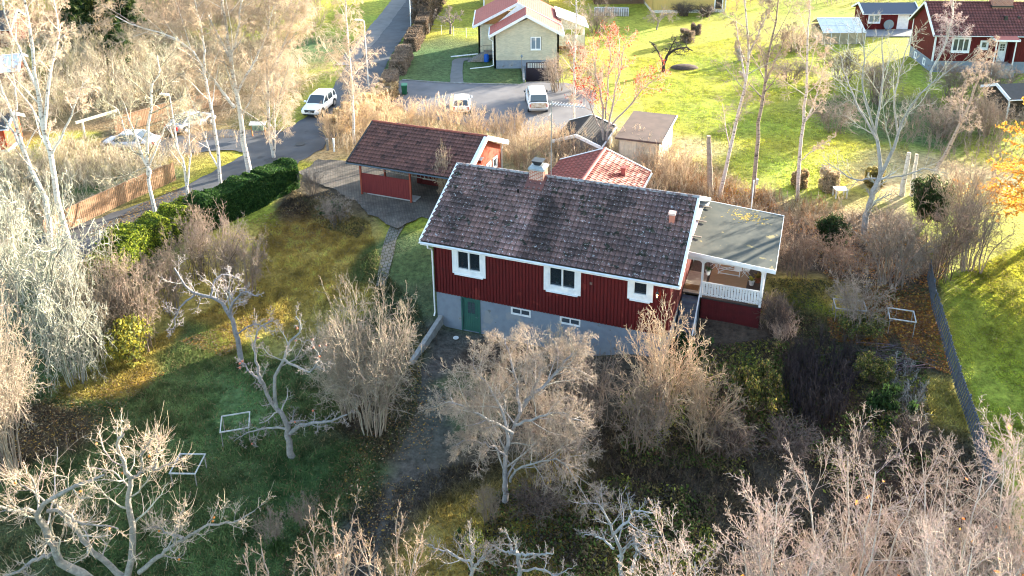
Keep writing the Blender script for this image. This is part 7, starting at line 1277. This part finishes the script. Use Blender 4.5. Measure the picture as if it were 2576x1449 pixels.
for (x, y, h, lb, sd_) in [(-6.3, 22.6, 4.9, 'orange lit twiggy tree top on the bottom edge, left of centre', 101), (-4.3, 22.3, 4.8, 'orange lit twiggy tree top on the bottom edge beside the left one', 102), (-8.4, 22.0, 4.2, 'small twiggy tree top at the bottom edge near the lower lawn', 103)]:
    zb = float(hz(x, y)); rg = np.random.default_rng(sd_); sk_ = []
    for q in range(5):
        t = q*1.256+rg.random(); s0 = .6+rg.random()*.8; hh = h*rg.uniform(.8, 1)
        sk_.append(([(x, y, zb), (x+math.cos(t)*s0*.5, y+math.sin(t)*s0*.5, zb+hh*.5), (x+math.cos(t)*s0, y+math.sin(t)*s0, zb+hh)], .07, .015))
    tree('bare_tree', (x, y, zb), sk_, [dict(n=9, ang=34, lf=.3, k=6, wig=.09, up=.08, rf=.5, t0=.3, shape=.5, col=(.42, .32, .24)), dict(n=7, ang=34, lf=.42, k=5, wig=.12, up=.08, rmin=.009), dict(n=5, ang=36, lf=.42, k=4, wig=.12, up=.08, rmin=.008)], lb, twig=(.48, .34, .235), bark=(.38, .3, .24), seed=sd_)
# ------------------------------------------------------------------ grass blades, fallen leaves
rg = np.random.default_rng(5)
def blades(name, polypx, n, h, label, seed, mixc=None, wd=.026):
    rg = np.random.default_rng(seed); xy = scatter(polypx, n, rg, .25); n = len(xy); dx, dy = xy[:, 0]-HO[0], xy[:, 1]-HO[1]; a_ = dx*HU[0]+dy*HU[1]; b_ = dx*HV[0]+dy*HV[1]; keep = ~((a_ > .3) & (a_ < 19) & (b_ > -.1) & (b_ < 10.6)); xy = xy[keep]; n = len(xy)
    z = hz(xy[:, 0], xy[:, 1]); B = np.stack([xy[:, 0], xy[:, 1], z-.03], 1); t = rg.uniform(0, 6.28, n); hh = h*rg.uniform(.4, 1.3, n)*(.5+vn(xy[:, 0], xy[:, 1], 1.1)); w_ = wd*rg.uniform(.6, 1.6, n); s = np.stack([np.cos(t), np.sin(t), 0*t], 1)*w_[:, None]; ln = rg.normal(0, .75, (n, 2))*hh[:, None]; tip = B+np.stack([ln[:, 0], ln[:, 1], hh], 1)
    V = np.stack([B-s, B+s, tip], 1).reshape(-1, 3); c = zcol(xy[:, 0], xy[:, 1])*(1.5+rg.normal(0, .2, (n, 1)))*(.45+1.1*vn(xy[:, 0], xy[:, 1], .45))[:, None]; c = np.clip(c, .008, .6)
    dry = rg.random(n) < .12; c[dry] = np.array([.28, .22, .11])*(1+rg.normal(0, .2, (dry.sum(), 1))); o = rawmesh(name, V, np.arange(3*n).reshape(-1, 3), M_blade, col=np.repeat(c, 3, 0)); return tag(o, label, 'grass', kind='stuff')
M_blade = vmat('grass_blades', .9, nz=(.8, 1.2), transl=.55)
blades('lawn_grass', [(-40, 1560), (-20, 1000), (230, 930), (620, 720), (640, 600), (740, 480), (930, 560), (960, 680), (1050, 760), (1080, 840), (1000, 1100), (900, 1560)], 170000, .15, 'rough mossy grass of the left lawn', 1)
blades('rough_grass', [(900, 1560), (1000, 1200), (1250, 1150), (1700, 1000), (2000, 850), (2330, 760), (2430, 1050), (2500, 1500), (1700, 1560)], 90000, .17, 'rough dark grass of the lower right garden', 2)
blades('lawn_grass', [(1920, 700), (2100, 700), (2300, 740), (2240, 800), (2100, 880), (1930, 850)], 16000, .08, 'mossy grass right of the veranda', 3)
blades('lawn_grass', [(2350, 720), (2600, 600), (2640, 1250), (2480, 1150)], 40000, .05, 'bright mossy grass beyond the black fence', 4)
blades('lawn_grass', [(1580, 150), (1860, 90), (2060, 140), (2250, 260), (2300, 420), (2050, 490), (1800, 440), (1640, 330)], 60000, .08, 'sunlit yellow green grass of the far lawn', 5, wd=.035)
def litter(name, polys, label, seed, cols, size=.045):
    rg = np.random.default_rng(seed); Q = []
    for poly, n in polys: xy = scatter(poly, n, rg, .3); Q.append(np.c_[xy, hz(xy[:, 0], xy[:, 1])+.05+rg.random(len(xy))*.05])
    Q = np.concatenate(Q); V, F = quads(Q, size, rg, 1.2, up=.75); c = np.array(cols)[rg.integers(len(cols), size=len(Q))]*(1+rg.normal(0, .2, (len(Q), 1))); return tag(rawmesh(name, V, F, M_leaf, col=np.repeat(np.clip(c, .01, .9), 4, 0)), label, 'leaf litter', kind='stuff')
litter('fallen_leaves', [([(1770, 470), (1940, 480), (1960, 540), (1800, 530)], 5000), ([(1980, 560), (2330, 590), (2400, 680), (2300, 760), (2080, 700)], 6000), ([(2220, 760), (2340, 740), (2400, 950), (2280, 900)], 4500), ([(2080, 800), (2250, 820), (2230, 880), (2090, 860)], 2200)], 'fallen orange and brown leaves under the right trees', 6, [(.45, .16, .03), (.32, .14, .05), (.24, .13, .07), (.5, .3, .06), (.2, .11, .07)], .05)
litter('fallen_leaves', [([(560, 900), (450, 860), (620, 800), (640, 850)], 1500), ([(620, 560), (830, 480), (930, 590), (700, 640)], 3000), ([(0, 1180), (120, 900), (420, 940), (200, 1120)], 2200), ([(900, 1100), (1050, 900), (1130, 1000), (1000, 1400), (800, 1400)], 1600), ([(450, 360), (640, 300), (740, 330), (560, 350)], 1500), ([(200, 600), (440, 470), (470, 490), (260, 600)], 1600)], 'fallen leaves on the left lawn and by the road', 7, [(.3, .17, .08), (.4, .33, .2), (.25, .15, .08), (.45, .28, .06)], .04)
def cover(name, polys, label, seed, cols, size, h, clump=.5):
    rg = np.random.default_rng(seed); Q = []
    for poly, n in polys: xy = scatter(poly, n, rg, clump); t = rg.random(len(xy)); hh = h*(vn(xy[:, 0]+7, xy[:, 1], 1.3)*1.6-.3).clip(.08); Q.append(np.c_[xy, hz(xy[:, 0], xy[:, 1])+.02+t*hh])
    Q = np.concatenate(Q); V, F = quads(Q, size, rg, 1.5, up=.3); mixv = vn(Q[:, 0], Q[:, 1], 1.1); i = np.clip((mixv*len(cols)+rg.normal(0, .6, len(Q))).astype(int), 0, len(cols)-1); c = np.array(cols)[i]*(1+rg.normal(0, .22, (len(Q), 1))); return tag(rawmesh(name, V, F, M_leaf, col=np.repeat(np.clip(c, .008, .9), 4, 0)), label, 'ground cover', kind='stuff')
cover('low_weeds', [([(1700, 880), (1900, 860), (2330, 900), (2340, 1180), (2100, 1250), (1750, 1180), (1560, 1180), (1560, 1000)], 36000), ([(1250, 1240), (1560, 1200), (1800, 1260), (1800, 1540), (1150, 1540)], 22000)], 'low mixed green and brown weeds under the bushes of the lower right garden', 8, [(.07, .055, .04), (.09, .13, .035), (.17, .12, .07), (.12, .18, .04), (.26, .20, .08), (.07, .06, .045), (.32, .32, .06), (.10, .14, .04)], .045, .45)
cover('low_weeds', [([(1930, 700), (2330, 720), (2330, 900), (2000, 890)], 9000), ([(760, 500), (930, 560), (900, 600), (800, 570)], 3500), ([(880, 1100), (1060, 900), (1060, 1000), (980, 1200), (850, 1450), (700, 1450)], 7000)], 'sparse low weeds on the lawns beside shrubs and bed', 9, [(.10, .08, .045), (.07, .085, .03), (.16, .12, .05), (.05, .06, .028)], .035, .16)
rv = []
rg = np.random.default_rng(66); n = 110; x = rg.normal(2.6, .5, n); y = rg.normal(5.2, .35, n); Q = np.stack([x, y, 5.34-(x-.12)/4.6*.32+.03], 1); V, F = quads(Q, .06, rg, 1.2, up=.9); o = rawmesh('roof_leaves', V, F, M_leaf, col=np.repeat(np.array([(.5, .36, .08)])*(1+rg.normal(0, .2, (n, 1))), 4, 0)); o.location = Vd.location; o.rotation_euler = Vd.rotation_euler; tag(o, 'yellow fallen leaves lying on the veranda roof', 'leaf litter', kind='stuff')
